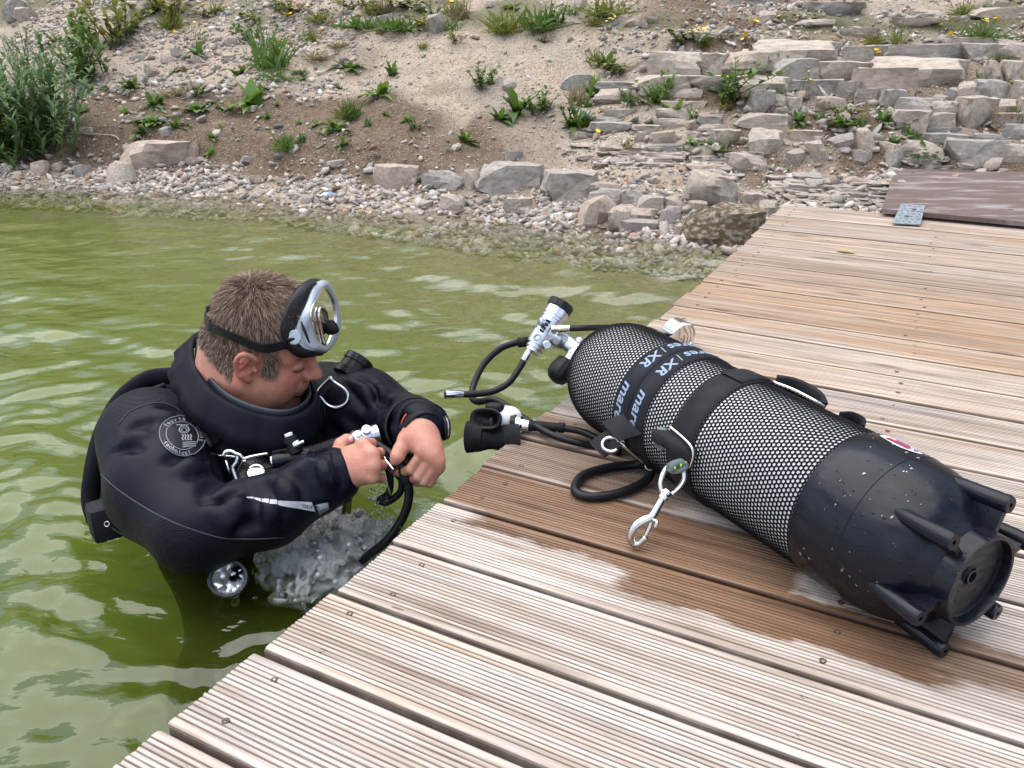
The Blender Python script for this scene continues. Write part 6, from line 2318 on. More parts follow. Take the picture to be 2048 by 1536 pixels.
# ------------------------------------------------------------------ gear on the chest
def pd(px, py, off=0.0):
    q_, n_ = hit(px, py)
    d_ = (q_ - CAMP) @ np.array([0, _cp, -_sp]) if q_ is not None else 1.5
    return at(px, py, d_ - off)


oc = at(512, 946, 1.505)
on = vv(oc) * 0.85 + UZ * 0.45
on /= np.linalg.norm(on)
octo = empty('spare_regulator', 'round black spare regulator with a silver centre badge on the chest', 'regulator', loc=oc - UZ * 0.035)
MB().add(*lathe(oc, on, [(-0.030, 0.020), (-0.024, 0.029), (-0.004, 0.032), (0.002, 0.032), (0.003, 0.0295), (0.001, 0.0285), (0.003, 0.018), (0.005, 0.0165), (0.005, 0)], 44)).build('body', M_BLKP, octo, True, 35)
MB().add(*lathe(oc, on, [(0.0045, 0.0145), (0.0065, 0.0142), (0.0068, 0.0120), (0.0060, 0.0115), (0.0060, 0)], 36)).build('badge', M_CHROME, octo, True, 35)
_, oa, ob = frame_of(on)
if oa[0] < 0: oa, ob = -oa, -ob
if ob[2] < 0: ob = -ob
V2, F2 = text_shape('IEOI', 0.0095, 0, 0.0002)
MB().add([oc + on * 0.0066 + oa * x_ + ob * y_ for x_, y_, _ in V2], F2).build('lettering', M_GREYP, octo, False)
for a0 in (0.9, 1.1, 1.3, 1.5, 2.2, 2.4, 2.6, -0.4, -0.2, 0.0, 0.2):
    e = oa * math.cos(a0) + ob * math.sin(a0)
    MB().add(*box(oc + e * 0.0235 + on * 0.0028, e, np.cross(on, e), on, 0.010, 0.0022, 0.003, 0.0008)).build('vent_rib', M_RUBM, octo, True, 40)
# power inflator with corrugated hose
inf = empty('inflator', 'black power inflator with corrugated hose lying across the chest', 'inflator', loc=at(590, 910, 1.50) - UZ * 0.03)
i0, i1 = at(546, 923, 1.475), at(622, 909, 1.480)
Li = np.linalg.norm(i1 - i0)
MB().add(*lathe(i0, i1 - i0, [(0.0, 0.010), (0.001, 0.0135), (0.012, 0.0140), (0.05, 0.0145), (0.052, 0.0160), (0.058, 0.0160), (0.060, 0.0150), (Li, 0.0155)], 32)).build('body', M_BLKP, inf, True, 40)
MB().add(*lathe(i0, i0 - i1, [(-0.004, 0.0118), (0.0015, 0.0118), (0.002, 0.0098), (0.0005, 0.0092), (0.0, 0.0)], 28)).build('mouthpiece_ring', M_CHROME, inf, True, 35)
hp2 = spline([i1, at(640, 904, 1.482), at(660, 897, 1.490), at(684, 890, 1.51), at(705, 888, 1.54)], 14)
MB().add(*tube(hp2, 0.0145, 20, rfun=lambda t: 1.0 + 0.09 * math.sin(t * 2 * PI * 14))).build('corrugated_hose', M_RUBM, inf)
b0_, b1_ = at(591, 905, 1.468), at(577, 869, 1.465)
Lb = np.linalg.norm(b1_ - b0_)
MB().add(*lathe(b0_, b1_ - b0_, [(0, 0.0105), (Lb * 0.55, 0.0105), (Lb * 0.57, 0.0125), (Lb * 0.85, 0.0125), (Lb * 0.87, 0.0095), (Lb * 0.92, 0.0095)], 26)).build('button_tower', M_BLKP, inf, True, 35)
MB().add(*lathe(b0_, b1_ - b0_, [(Lb * 0.86, 0.0070), (Lb * 1.05, 0.0070), (Lb * 1.08, 0.0060), (Lb * 1.08, 0)], 22)).build('button', M_WHITE, inf, True, 35)
MB().add(*lathe(at(590, 890, 1.462), at(606, 884, 1.460) - at(590, 890, 1.462), [(0, 0.008), (0.010, 0.008), (0.0105, 0.0035), (0.018, 0.0035), (0.0185, 0)], 18)).build('side_button', M_CHROME, inf, True, 35)
MB().add(*tube(spline([at(545, 905, 1.475), at(570, 900, 1.467), at(605, 893, 1.463)], 5), 0.0026, 8)).build('bungee', M_RUBM, inf)
# chest clip
cl = empty('bolt_snap', 'steel bolt snap clipped beside the round badge on the chest', 'bolt snap', loc=at(470, 930, 1.5))
MB().add(*tube([at(421, 908, 1.52), at(440, 912, 1.505), at(462, 913, 1.495), at(480, 914, 1.49)], 0.0024, 10)).build('d_ring', M_STEEL, cl)
MB().add(*tube(spline([at(x_, y_, 1.488) for x_, y_ in ((446, 912), (452, 904), (464, 903), (474, 911), (473, 924), (466, 936), (470, 952), (476, 968))], 5), 0.0038, 12)).build('hook', M_STEEL, cl)
MB().add(*tube([at(452, 920, 1.492), at(456, 936, 1.492), at(462, 952, 1.492)], 0.0022, 8)).build('gate', M_STEEL, cl)
MB().add(*tube(spline([at(x_, y_, 1.485) for x_, y_ in ((468, 906), (480, 910), (488, 917), (500, 914), (518, 910), (536, 907))], 4), 0.0030, 10, rfun=lambda t: 1.2 - 0.4 * t)).build('shank', M_STEEL, cl)
MB().add(*tube([at(484, 921, 1.482), at(488, 923, 1.478), at(492, 921, 1.478)], 0.002, 8)).build('thumb_knob', M_STEEL, cl)

# ------------------------------------------------------------------ what the hands hold
fsr = empty('first_stage', 'silver first stage held in the right hand of the diver', 'regulator', loc=at(725, 880, 1.5))
g0, g1 = at(698, 885, 1.500), at(757, 868, 1.515)
Lg = np.linalg.norm(g1 - g0)
MB().add(*lathe(g0, g1 - g0, [(-0.008, 0.010), (-0.007, 0.0135), (-0.004, 0.0135), (-0.0035, 0.012), (-0.001, 0.012), (-0.0005, 0.0145), (0.002, 0.0145), (0.0025, 0.0125), (0.005, 0.0160), (0.012, 0.0185), (0.022, 0.0165), (0.024, 0.0175), (0.038, 0.0185), (0.0385, 0.0170), (0.040, 0.0170), (0.0405, 0.0190), (0.043, 0.0190), (0.0435, 0.0175), (0.046, 0.0175), (0.0465, 0.0188), (Lg, 0.0185), (Lg + 0.001, 0.015), (Lg + 0.001, 0)], 36)).build('body', M_ZINC, fsr, True, 32)
vw = vv(g0)
for (x_, y_, rr) in ((733, 861, 0.008), (716, 870, 0.006), (720, 878, 0.006)):
    q_ = at(x_, y_, 1.487)
    MB().add(*lathe(q_ - vw * 0.006, vw + UZ * 0.5, [(0, rr), (0.007, rr), (0.0075, rr * 0.8), (0.0055, rr * 0.7), (0.0055, 0)], 20)).build('port', M_ZINC, fsr, True, 35)
hh = empty('hand_hose', 'black hose running from the first stage through the left hand into the water', 'hose', loc=at(780, 1060, 1.45))
MB().add(*tube(spline([at(742, 884, 1.480), at(762, 895, 1.465), at(785, 911, 1.445), at(803, 932, 1.440), at(815, 962, 1.440), at(818, 990, 1.445), at(812, 1020, 1.45), at(796, 1052, 1.46), at(770, 1085, 1.47), at(735, 1112, 1.50), at(705, 1140, 1.56), at(690, 1160, 1.62)], 8), 0.0078, 16)).build('hose', M_HOSE, hh)
MB().add(*lathe(at(806, 938, 1.439), at(815, 962, 1.44) - at(806, 938, 1.439), [(0, 0.0075), (0.001, 0.0098), (0.024, 0.0098), (0.026, 0.0075)], 20)).build('sleeve', M_RUBM, hh)
MB().add(*lathe(at(765, 915, 1.455), at(775, 926, 1.452) - at(765, 915, 1.455), [(-0.003, 0.006), (-0.002, 0.0085), (0.006, 0.0085), (0.0065, 0.007), (0.03, 0.007)], 20)).build('fitting', M_CHROME, hh, True, 35)
MB().add(*tube(spline([at(770, 925, 1.455), at(780, 950, 1.462), at(778, 985, 1.470), at(760, 1000, 1.48), at(775, 1004, 1.48), at(800, 985, 1.475), at(803, 960, 1.47), at(790, 945, 1.468)], 6), 0.0062, 12)).build('hose_end', M_HOSE, hh)
MB().add(*tube(spline([at(770, 950, 1.452), at(776, 970, 1.456), at(782, 990, 1.462)], 4), 0.0024, 8)).build('clip', M_STEEL, hh)
# watch, bracelet and slate on the left arm
wa_ = (LW - LE) / np.linalg.norm(LW - LE)
hd_ = at(858, 895, 1.418) - at(843, 858, 1.44)
hd_ /= np.linalg.norm(hd_)
wtc = at(847, 858, 1.440)
wt = empty('wrist_watch', 'black diving watch on the left wrist of the diver', 'watch', loc=wtc)
wax = wa_ * 0.6 + hd_ * 0.6
wax /= np.linalg.norm(wax)
MB().add(*lathe(wtc, wax, [(-0.009, 0.0330), (-0.008, 0.0355), (0.008, 0.0355), (0.009, 0.0330)], 40, cap=False)).build('band', M_RUBM, wt)
side = np.array([0.85, -0.15, -0.1])
side -= (side @ wax) * wax
side /= np.linalg.norm(side)
wcx = wtc + side * 0.0345
MB().add(*lathe(wcx, side, [(-0.004, 0.019), (-0.003, 0.0215), (0.005, 0.0215), (0.008, 0.0195), (0.0085, 0.0165), (0.007, 0.016), (0.007, 0)], 36)).build('case', M_BLKP, wt, True, 35)
MB().add(*lathe(wcx, side, [(0.0022, 0.0218), (0.0042, 0.0218), (0.0045, 0.0212)], 36, cap=False)).build('bezel', M_STEEL, wt)
_, wu1, wu2 = frame_of(wax)
for a in (3.6, 4.2, 4.8, 0.2):
    e = wu1 * math.cos(a) + wu2 * math.sin(a)
    MB().add(*lathe(wtc + e * 0.035, e, [(0, 0.0028), (0.0015, 0.0026), (0.002, 0)], 12)).build('stud', M_STEEL, wt)
br = empty('bracelet', 'thin red cord bracelet on the left wrist above the watch', 'bracelet', loc=wtc + np.array([0, 0, 0.03]))
MB().add(*lathe(wtc - wax * 0.016, wax, [(-0.002, 0.0345), (-0.0015, 0.0360), (0.0015, 0.0360), (0.002, 0.0345)], 40, cap=False)).build('cord', simple('red_cord', (0.42, 0.05, 0.02), 0.6), br)
sl = empty('wrist_mount', 'black wrist gauge mount strapped on the left forearm', 'gauge mount', loc=at(830, 830, 1.5))
arm_up = vv(LW) * 0.3 + UZ
_, s1, s2 = frame_of(-wa_ * 0.2 + np.array([0.9, 0.1, 0]), arm_up)
for (x_, y_, d_, a, b, c_) in ((822, 826, 1.525, 0.050, 0.020, 0.020), (842, 828, 1.505, 0.030, 0.028, 0.018), (796, 824, 1.54, 0.026, 0.020, 0.018), (852, 834, 1.492, 0.016, 0.018, 0.016)):
    MB().add(*box(at(x_, y_, d_), np.array([0.96, -0.25, -0.1]), np.array([0.25, 0.96, 0.0]), UZ, a, b, c_, 0.004)).build('module', M_BLKP, sl, True, 40)
MB().add(*lathe(at(821, 822, 1.505), vv(LW), [(0, 0.010), (0.008, 0.010), (0.009, 0.008), (0.006, 0.007), (0.006, 0)], 24)).build('dial', M_BLKP, sl, True, 35)
MB().add(*lathe(LW + (LE - LW) * 0.33, wa_, [(-0.012, 0.052), (-0.011, 0.054), (0.011, 0.054), (0.012, 0.052)], 36, cap=False)).build('band', M_WEB, sl)
# torch at the water surface
tc = atz(456, 1157, WZ + 0.035)
tn_ = vv(tc) * 0.8 + UZ * 0.3
tn_ /= np.linalg.norm(tn_)
to = empty('dive_torch', 'chrome faced diving torch just above the water below the elbow', 'torch', loc=tc - UZ * 0.04)
MB().add(*lathe(tc, tn_, [(-0.10, 0.016), (-0.05, 0.018), (-0.02, 0.029), (0.002, 0.033), (0.004, 0.031), (0.003, 0.0272), (-0.002, 0.0265)], 36)).build('housing', simple('grey_anodised', (0.06, 0.06, 0.068), 0.4, 0.6), to, True, 40)
V_, F_ = lathe(tc, tn_, [(0.0, r_) for r_ in (0.0268, 0.021, 0.016, 0.011, 0.006, 0.001)], 30)
V_ = V_ + np.outer(NZ.fbm(V_[:, 0] * 140, V_[:, 1] * 140, V_[:, 2] * 140, 2), tn_) * 0.0035
MB().add(V_, F_).build('reflector', simple('torch_reflector', (0.85, 0.86, 0.88), 0.3, 0.55, 0.05, 200, 0.3, 300, 0.002), to, True)

# ------------------------------------------------------------------ splash under the forearm
sp0 = atz(662, 1105, WZ)
ff = Field(sp0 + np.array([-0.17, -0.18, -0.05]), sp0 + np.array([0.15, 0.16, 0.11]), 0.0027)
_r = np.random.default_rng(11)
nrm_e = -DV
ff.ell(sp0 - UZ * 0.012, np.eye(3), (0.125, 0.11, 0.054), 0.0)
fX, fY, fZ = ff.ax[0][:, None, None], ff.ax[1][None, :, None], ff.ax[2][None, None, :]
ff.f += 0.022 * NZ.fbm(fX * 34, fY * 34, fZ * 26, 2).astype(np.float32) + 0.013 * NZ.fbm(fX * 95 + 5, fY * 95, fZ * 80, 2).astype(np.float32)
for k in range(260):
    a, rr = _r.random() * 6.28, abs(_r.normal()) * 0.085
    c_ = sp0 + np.array([rr * math.cos(a) * 0.85, rr * math.sin(a) * 0.8, 0])
    hgt = 0.055 * math.exp(-(rr / 0.075) ** 2) * _r.uniform(0.2, 1.3)
    b_ = c_ + np.array([_r.normal() * 0.02, _r.normal() * 0.02, hgt])
    ff.cone(c_ - UZ * 0.015, b_, _r.uniform(0.003, 0.008), _r.uniform(0.0012, 0.0036), 0.003)
    if k % 3 == 0:
        ff.ell(b_ + _r.normal(size=3) * 0.012, np.eye(3), (_r.uniform(0.002, 0.0065),) * 3, 0.003)
    if k % 2 == 0:
        ff.ell(c_ + np.array([0, 0, hgt * 0.6]) + _r.normal(size=3) * 0.01, np.eye(3), (_r.uniform(0.004, 0.011),) * 3, 0.003, True)
for k in range(70):
    a, rr = _r.random() * 6.28, _r.uniform(0.03, 0.13)
    c_ = sp0 + np.array([rr * math.cos(a), rr * math.sin(a), 0.09 * _r.random() ** 2 + 0.01])
    r0 = _r.uniform(0.0035, 0.006)
    ff.ell(c_, np.eye(3), (r0, r0, r0), 0.0)
sV, sQ = ff.mesh()
m = Mat('splash_water', (0.97, 0.985, 1.0), 0.04)
m.b.inputs['Transmission Weight'].default_value = 0.66
m.b.inputs['IOR'].default_value = 1.5
m.bump(m.noise(240, 4, 0.65), 0.7, 0.005)
obj('splash', new_mesh('splash', sV, sQ), m.m, kind='stuff', label='white splash of water between the forearm and the dock', cat='splash')
dr = MB()
for k in range(150):
    base_ = (770, 1010) if k < 70 else ((840, 965) if k < 90 else (640, 1120))
    x_, y_ = base_[0] + _r.normal() * (16 if k < 90 else 90), base_[1] + _r.normal() * (42 if k < 70 else (12 if k < 90 else 55))
    p_ = atz(x_, y_, WZ + 0.01 + (0.14 * _r.random() if k < 90 else 0.03 * _r.random()))
    if (p_ @ DV) > EDGE - 0.03: continue
    dr.add(p_ + DVs * _r.uniform(0.0012, 0.0036) * np.array([1, 1, 1.5]), DFs)
dr.build('water_spray', M_DROP, None, True, kind='stuff', label='drops of water falling from the hands and the hose', cat='spray')
# ------------------------------------------------------------------ plants
def leaf_mat(name, dark, light, rough=0.55):
    m = Mat(name, light, rough)
    oi_ = m.n('ObjectInfo')
    nz = m.noise(14, 4)
    gi = m.n('NewGeometry').outputs['Random Per Island']
    f_ = m.math('ADD', m.math('MULTIPLY', gi, 0.6), m.math('MULTIPLY', oi_.outputs['Random'], 0.4))
    m.base(m.mix(f_, dark, light))
    m.b.inputs['Subsurface Weight'].default_value = 0.0
    tr_ = m.n('BsdfTranslucent', {'Color': (*[min(1, c * 1.3) for c in light], 1)})
    mx_ = m.n('MixShader', {0: 0.25, 1: m.b.outputs[0], 2: tr_.outputs[0]})
    m.t.links.new(mx_.outputs[0], m.out.inputs['Surface'])
    return m.m


G_MID = leaf_mat('weed_leaf', (0.045, 0.095, 0.015), (0.12, 0.20, 0.035))
G_BRI = leaf_mat('bright_leaf', (0.06, 0.13, 0.015), (0.15, 0.25, 0.035))
G_BLU = leaf_mat('grey_green_leaf', (0.07, 0.14, 0.045), (0.20, 0.30, 0.12))
G_YEL = leaf_mat('yellow_green_leaf', (0.08, 0.10, 0.015), (0.22, 0.23, 0.04))
G_DRY = leaf_mat('dry_grass', (0.13, 0.11, 0.04), (0.30, 0.26, 0.13))
G_STEM = leaf_mat('stem', (0.06, 0.07, 0.02), (0.14, 0.14, 0.05))
M_FLO = simple('yellow_petal', (0.85, 0.55, 0.01), 0.6, 0, 0.15, 80, 0.1)


def leaf(mb, p, d_, n_, L_, w_, droop=0.3, seg=4, fold_=0.15, tooth=0.0, mi=0):
    d_ = d_ / (np.linalg.norm(d_) + 1e-9)
    s_ = np.cross(d_, n_)
    s_ /= np.linalg.norm(s_) + 1e-9
    n_ = np.cross(s_, d_)
    V_ = []
    for i in range(seg + 1):
        t = i / seg
        c_ = p + d_ * L_ * t - UZ * droop * L_ * t * t
        ww = w_ * (math.sin(PI * min(1, 0.12 + 0.88 * t)) ** 0.75) * (1 + tooth * (1 if i % 2 else -1))
        if i == seg: ww = w_ * 0.04
        V_ += [c_ - s_ * ww + n_ * fold_ * ww, c_, c_ + s_ * ww + n_ * fold_ * ww]
    F_ = []
    for i in range(seg):
        a = i * 3
        F_ += [[a, a + 1, a + 4, a + 3], [a + 1, a + 2, a + 5, a + 4]]
    mb.add(V_, F_, mi)


def rnd_dir(r_, lo, hi):
    az, el = r_.uniform(0, 2 * PI), R(r_.uniform(lo, hi))
    return np.array([math.cos(az) * math.cos(el), math.sin(az) * math.cos(el), math.sin(el)])


def rosette(seed, n=22):
    """low broad-leaved weed, about 1 wide"""
    r_ = random.Random(seed)
    mb = MB()
    for k in range(n):
        d_ = rnd_dir(r_, 8, 65)
        leaf(mb, np.array([r_.gauss(0, .05), r_.gauss(0, .05), 0]), d_, UZ, r_.uniform(0.3, 0.58), r_.uniform(0.05, 0.10), r_.uniform(0.1, 0.5), 5, 0.2, 0.12)
    return mb


def bushy(seed, stems=9, per=12, lw=0.045, ll=0.24, h=1.0):
    r_ = random.Random(seed)
    mb = MB()
    for k in range(stems):
        d_ = rnd_dir(r_, 48, 88)
        base_ = np.array([r_.gauss(0, .10), r_.gauss(0, .10), 0])
        L_ = h * r_.uniform(0.5, 1.0)
        pts = [base_ + d_ * L_ * t + np.array([d_[0], d_[1], 0]) * 0.25 * L_ * t * t for t in np.linspace(0, 1, 5)]
        mb.add(*tube(pts, 0.011, 5, rfun=lambda t: 1 - 0.7 * t), 0) if False else None
        V_, F_ = tube(pts, 0.011, 5, rfun=lambda t: 1 - 0.7 * t)
        mb.add(V_, F_, 1)
        for j in range(per):
            t = 0.15 + 0.85 * (j + r_.random()) / per
            p_ = base_ + d_ * L_ * t + np.array([d_[0], d_[1], 0]) * 0.25 * L_ * t * t
            ld = rnd_dir(r_, -10, 60) + d_ * 0.4
            leaf(mb, p_, ld, UZ, ll * r_.uniform(0.6, 1.15) * (1.1 - 0.5 * t), lw * r_.uniform(0.7, 1.2), r_.uniform(0.05, 0.4), 4, 0.2)
    return mb


def tuft(seed, n=60, w_=0.012, h=1.0, lo=45):
    r_ = random.Random(seed)
    mb = MB()
    for k in range(n):
        leaf(mb, np.array([r_.gauss(0, .10), r_.gauss(0, .10), 0]), rnd_dir(r_, lo, 88), np.array([r_.gauss(0, 1), r_.gauss(0, 1), 0.2]), h * r_.uniform(0.45, 1.0), w_ * r_.uniform(0.7, 1.3), r_.uniform(0.0, 0.45), 4, 0.1)
    return mb


def flower_parts(seed, n=7):
    r_ = random.Random(seed)
    st, fl, tips = MB(), [], []
    for k in range(n):
        d_ = rnd_dir(r_, 52, 86)
        L_ = r_.uniform(0.55, 1.0)
        b_ = np.array([r_.gauss(0, .12), r_.gauss(0, .12), 0])
        pts = [b_ + d_ * L_ * t + np.array([d_[0], d_[1], 0]) * .2 * L_ * t * t for t in np.linspace(0, 1, 5)]
        st.add(*tube(pts, 0.009, 5))
        tips.append(pts[-1])
    for k in range(10):
        leaf(st, np.array([r_.gauss(0, .06), r_.gauss(0, .06), 0]), rnd_dir(r_, 10, 55), UZ, r_.uniform(.2, .4), .04, .3, 4)
    return st, tips


flower_mb = MB()
for k in range(13):
    a = 2 * PI * k / 13
    leaf(flower_mb, np.zeros(3), np.array([math.cos(a), math.sin(a), 0.25]), UZ, 0.5, 0.11, 0.1, 3, 0.1)
flower_mb.add(*lathe((0, 0, -0.08), (0, 0, 1), [(0, 0.0), (0.02, 0.14), (0.12, 0.16), (0.16, 0.08), (0.165, 0)], 10))
flower_me = new_mesh('flower', np.vstack(flower_mb.V), flower_mb.F)
flower_me.materials.append(M_FLO)


def mesh_of(mb, name, mats):
    me_ = new_mesh(name, np.vstack(mb.V), mb.F)
    if any(mb.mi): me_.polygons.foreach_set('material_index', np.array(mb.mi, dtype=np.int32))
    for q_ in mats: me_.materials.append(q_)
    return me_


LIB = {}
for c_, gm in (('mid', G_MID), ('bri', G_BRI), ('blu', G_BLU), ('yel', G_YEL)):
    LIB['ros', c_] = [mesh_of(rosette(10 + k), 'leaves', [gm]) for k in range(3)]
    LIB['bush', c_] = [mesh_of(bushy(20 + k), 'leaves', [gm, G_STEM]) for k in range(3)]
for c_, gm in (('mid', G_MID), ('dry', G_DRY), ('yel', G_YEL)):
    LIB['tuft', c_] = [mesh_of(tuft(30 + k), 'leaves', [gm]) for k in range(3)]
    LIB['low', c_] = [mesh_of(tuft(40 + k, 110, 0.016, 0.6, 15), 'leaves', [gm]) for k in range(3)]
FLOW = []
for k in range(4):
    st, tips = flower_parts(50 + k)
    FLOW.append((mesh_of(st, 'leaves', [G_MID]), tips))
_pr = random.Random(9)
KINDN = {'ros': ('weed', 'weed'), 'bush': ('weed', 'weed'), 'tuft': ('grass_tuft', 'grass'), 'low': ('grass_tuft', 'grass'), 'flow': ('wildflower', 'flower')}


def zone(px, py):
    if px < 180: return 'at the left edge of the slope'
    if px < 560: return 'on the scree left of the bare path' if py < 260 else 'in the brown earth above the pebbles'
    if px < 960: return 'along the top of the slope' if py < 100 else 'on the bare dirt path'
    if py < 95: return 'above the stone ledges'
    if py < 230: return 'among the upper stone ledges'
    return 'among the lower ledges near the dock'


DESC = {('ros', 'mid'): 'low leafy green weed', ('ros', 'bri'): 'low bright green broad-leaved weed', ('ros', 'blu'): 'low grey-green weed', ('bush', 'mid'): 'bushy green weed', ('bush', 'bri'): 'bushy bright green weed', ('bush', 'blu'): 'bushy grey-green weed', ('bush', 'yel'): 'bushy yellow-green weed', ('ros', 'yel'): 'low yellow-green weed',
        ('tuft', 'mid'): 'tuft of upright green grass', ('tuft', 'dry'): 'tuft of dry grass', ('tuft', 'yel'): 'tuft of yellowish grass', ('low', 'mid'): 'low mat of green grass', ('low', 'dry'): 'low mat of dry grass', ('low', 'yel'): 'low mat of yellowish grass', ('flow', 'mid'): 'yellow wildflowers on thin stems'}
made = []


def plant(kind, col_, px, py, wpx, hpx=None, label=None):
    p_, d_ = bank_point(px, py)
    w_ = wpx / FPX * d_
    h_ = (hpx or wpx * 0.55) / FPX * d_
    nm, cat_ = KINDN[kind]
    o = bpy.data.objects.new(nm, None)
    COL.objects.link(o)
    o.location = [float(v) for v in p_ - UZ * 0.01]
    o.rotation_euler = (0, 0, _pr.random() * 6.28)
    lab = label or (DESC[kind, col_] + ' ' + zone(px, py))
    tag(o, lab, cat_)
    made.append(o)
    if kind == 'flow':
        me_, tips = FLOW[_pr.randrange(4)]
        c_ = bpy.data.objects.new('leaves', me_)
        COL.objects.link(c_)
        c_.parent = o
        c_.scale = (w_ * 0.8, w_ * 0.8, h_)
        for t in tips:
            f_ = bpy.data.objects.new('flower', flower_me)
            COL.objects.link(f_)
            f_.parent = o
            f_.location = (t[0] * w_ * 0.8, t[1] * w_ * 0.8, t[2] * h_)
            s_ = _pr.uniform(0.022, 0.034)
            f_.scale = (s_, s_, s_)
            f_.rotation_euler = (_pr.uniform(-.5, .5), _pr.uniform(-.5, .5), _pr.random() * 6)
        return o
    me_ = LIB[kind, col_][_pr.randrange(3)]
    c_ = bpy.data.objects.new('leaves', me_)
    COL.objects.link(c_)
    c_.parent = o
    k = {'ros': (1.6, 3.2), 'bush': (1.6, 1.5), 'tuft': (1.3, 1.3), 'low': (1.4, 2.8)}[kind]
    c_.scale = (w_ * k[0], w_ * k[0], h_ * k[1])
    return o


Zl = lambda L: [(k, c_, x_ * .4512, y_ * .4512, w_ * .4512, h_ * .4512) for k, c_, x_, y_, w_, h_ in L]
Zr = lambda L: [(k, c_, x_ * .4512 + 1124, y_ * .4512, w_ * .4512, h_ * .4512) for k, c_, x_, y_, w_, h_ in L]
for a in Zl([('ros', 'mid', 690, 465, 120, 60), ('ros', 'bri', 565, 500, 75, 40), ('ros', 'bri', 685, 540, 110, 60), ('ros', 'mid', 630, 590, 110, 60), ('ros', 'mid', 880, 480, 120, 50), ('bush', 'mid', 885, 425, 90, 60),
             ('ros', 'bri', 1225, 470, 45, 25), ('ros', 'mid', 970, 480, 45, 25), ('ros', 'mid', 1020, 485, 45, 25), ('ros', 'mid', 1545, 297, 120, 45), ('ros', 'mid', 1500, 388, 80, 30), ('ros', 'mid', 1420, 388, 65, 20),
             ('ros', 'bri', 940, 682, 55, 40), ('ros', 'bri', 940, 608, 65, 30), ('ros', 'bri', 980, 562, 45, 20), ('ros', 'bri', 1330, 542, 50, 25), ('ros', 'bri', 1405, 552, 70, 30), ('ros', 'mid', 1340, 612, 65, 30), ('ros', 'bri', 1275, 636, 55, 40),
             ('ros', 'mid', 1420, 592, 45, 20), ('ros', 'mid', 1500, 572, 85, 35), ('ros', 'mid', 1550, 587, 45, 20), ('ros', 'mid', 1630, 552, 55, 35), ('bush', 'mid', 1835, 575, 55, 50), ('ros', 'mid', 1835, 610, 40, 20), ('ros', 'bri', 830, 547, 45, 20), ('ros', 'mid', 1150, 522, 35, 18),
             ('low', 'mid', 1990, 672, 40, 20), ('ros', 'mid', 470, 392, 45, 25), ('bush', 'mid', 260, 190, 80, 40), ('ros', 'mid', 1710, 512, 45, 25), ('low', 'mid', 1600, 122, 210, 50), ('low', 'mid', 1770, 135, 240, 60), ('tuft', 'yel', 1965, 130, 120, 60),
             ('low', 'yel', 1420, 95, 140, 45), ('low', 'dry', 1250, 195, 130, 30), ('low', 'dry', 1500, 205, 110, 25), ('low', 'dry', 1410, 255, 220, 30), ('low', 'dry', 780, 420, 150, 30), ('ros', 'mid', 1060, 330, 90, 40), ('low', 'mid', 1230, 350, 150, 40),
             ('ros', 'bri', 1340, 350, 60, 15), ('ros', 'mid', 1150, 395, 90, 40), ('bush', 'yel', 1330, 60, 140, 60), ('bush', 'yel', 1560, 40, 140, 50), ('bush', 'yel', 720, 80, 180, 90), ('bush', 'yel', 610, 60, 120, 70), ('ros', 'mid', 1050, 150, 80, 30), ('bush', 'mid', 1140, 180, 90, 70),
             ('low', 'yel', 1680, 60, 160, 30), ('bush', 'yel', 920, 70, 90, 40), ('flow', 'mid', 870, 175, 120, 90), ('flow', 'mid', 1420, 160, 80, 40), ('flow', 'mid', 1240, 200, 70, 30), ('ros', 'mid', 800, 310, 60, 25), ('ros', 'mid', 1880, 255, 40, 20), ('low', 'yel', 1880, 210, 80, 25), ('ros', 'bri', 370, 500, 60, 35),
             ('bush', 'yel', 1850, 30, 160, 40), ('low', 'mid', 2000, 60, 90, 40), ('bush', 'yel', 1120, 100, 110, 40)]):
    plant(*a)
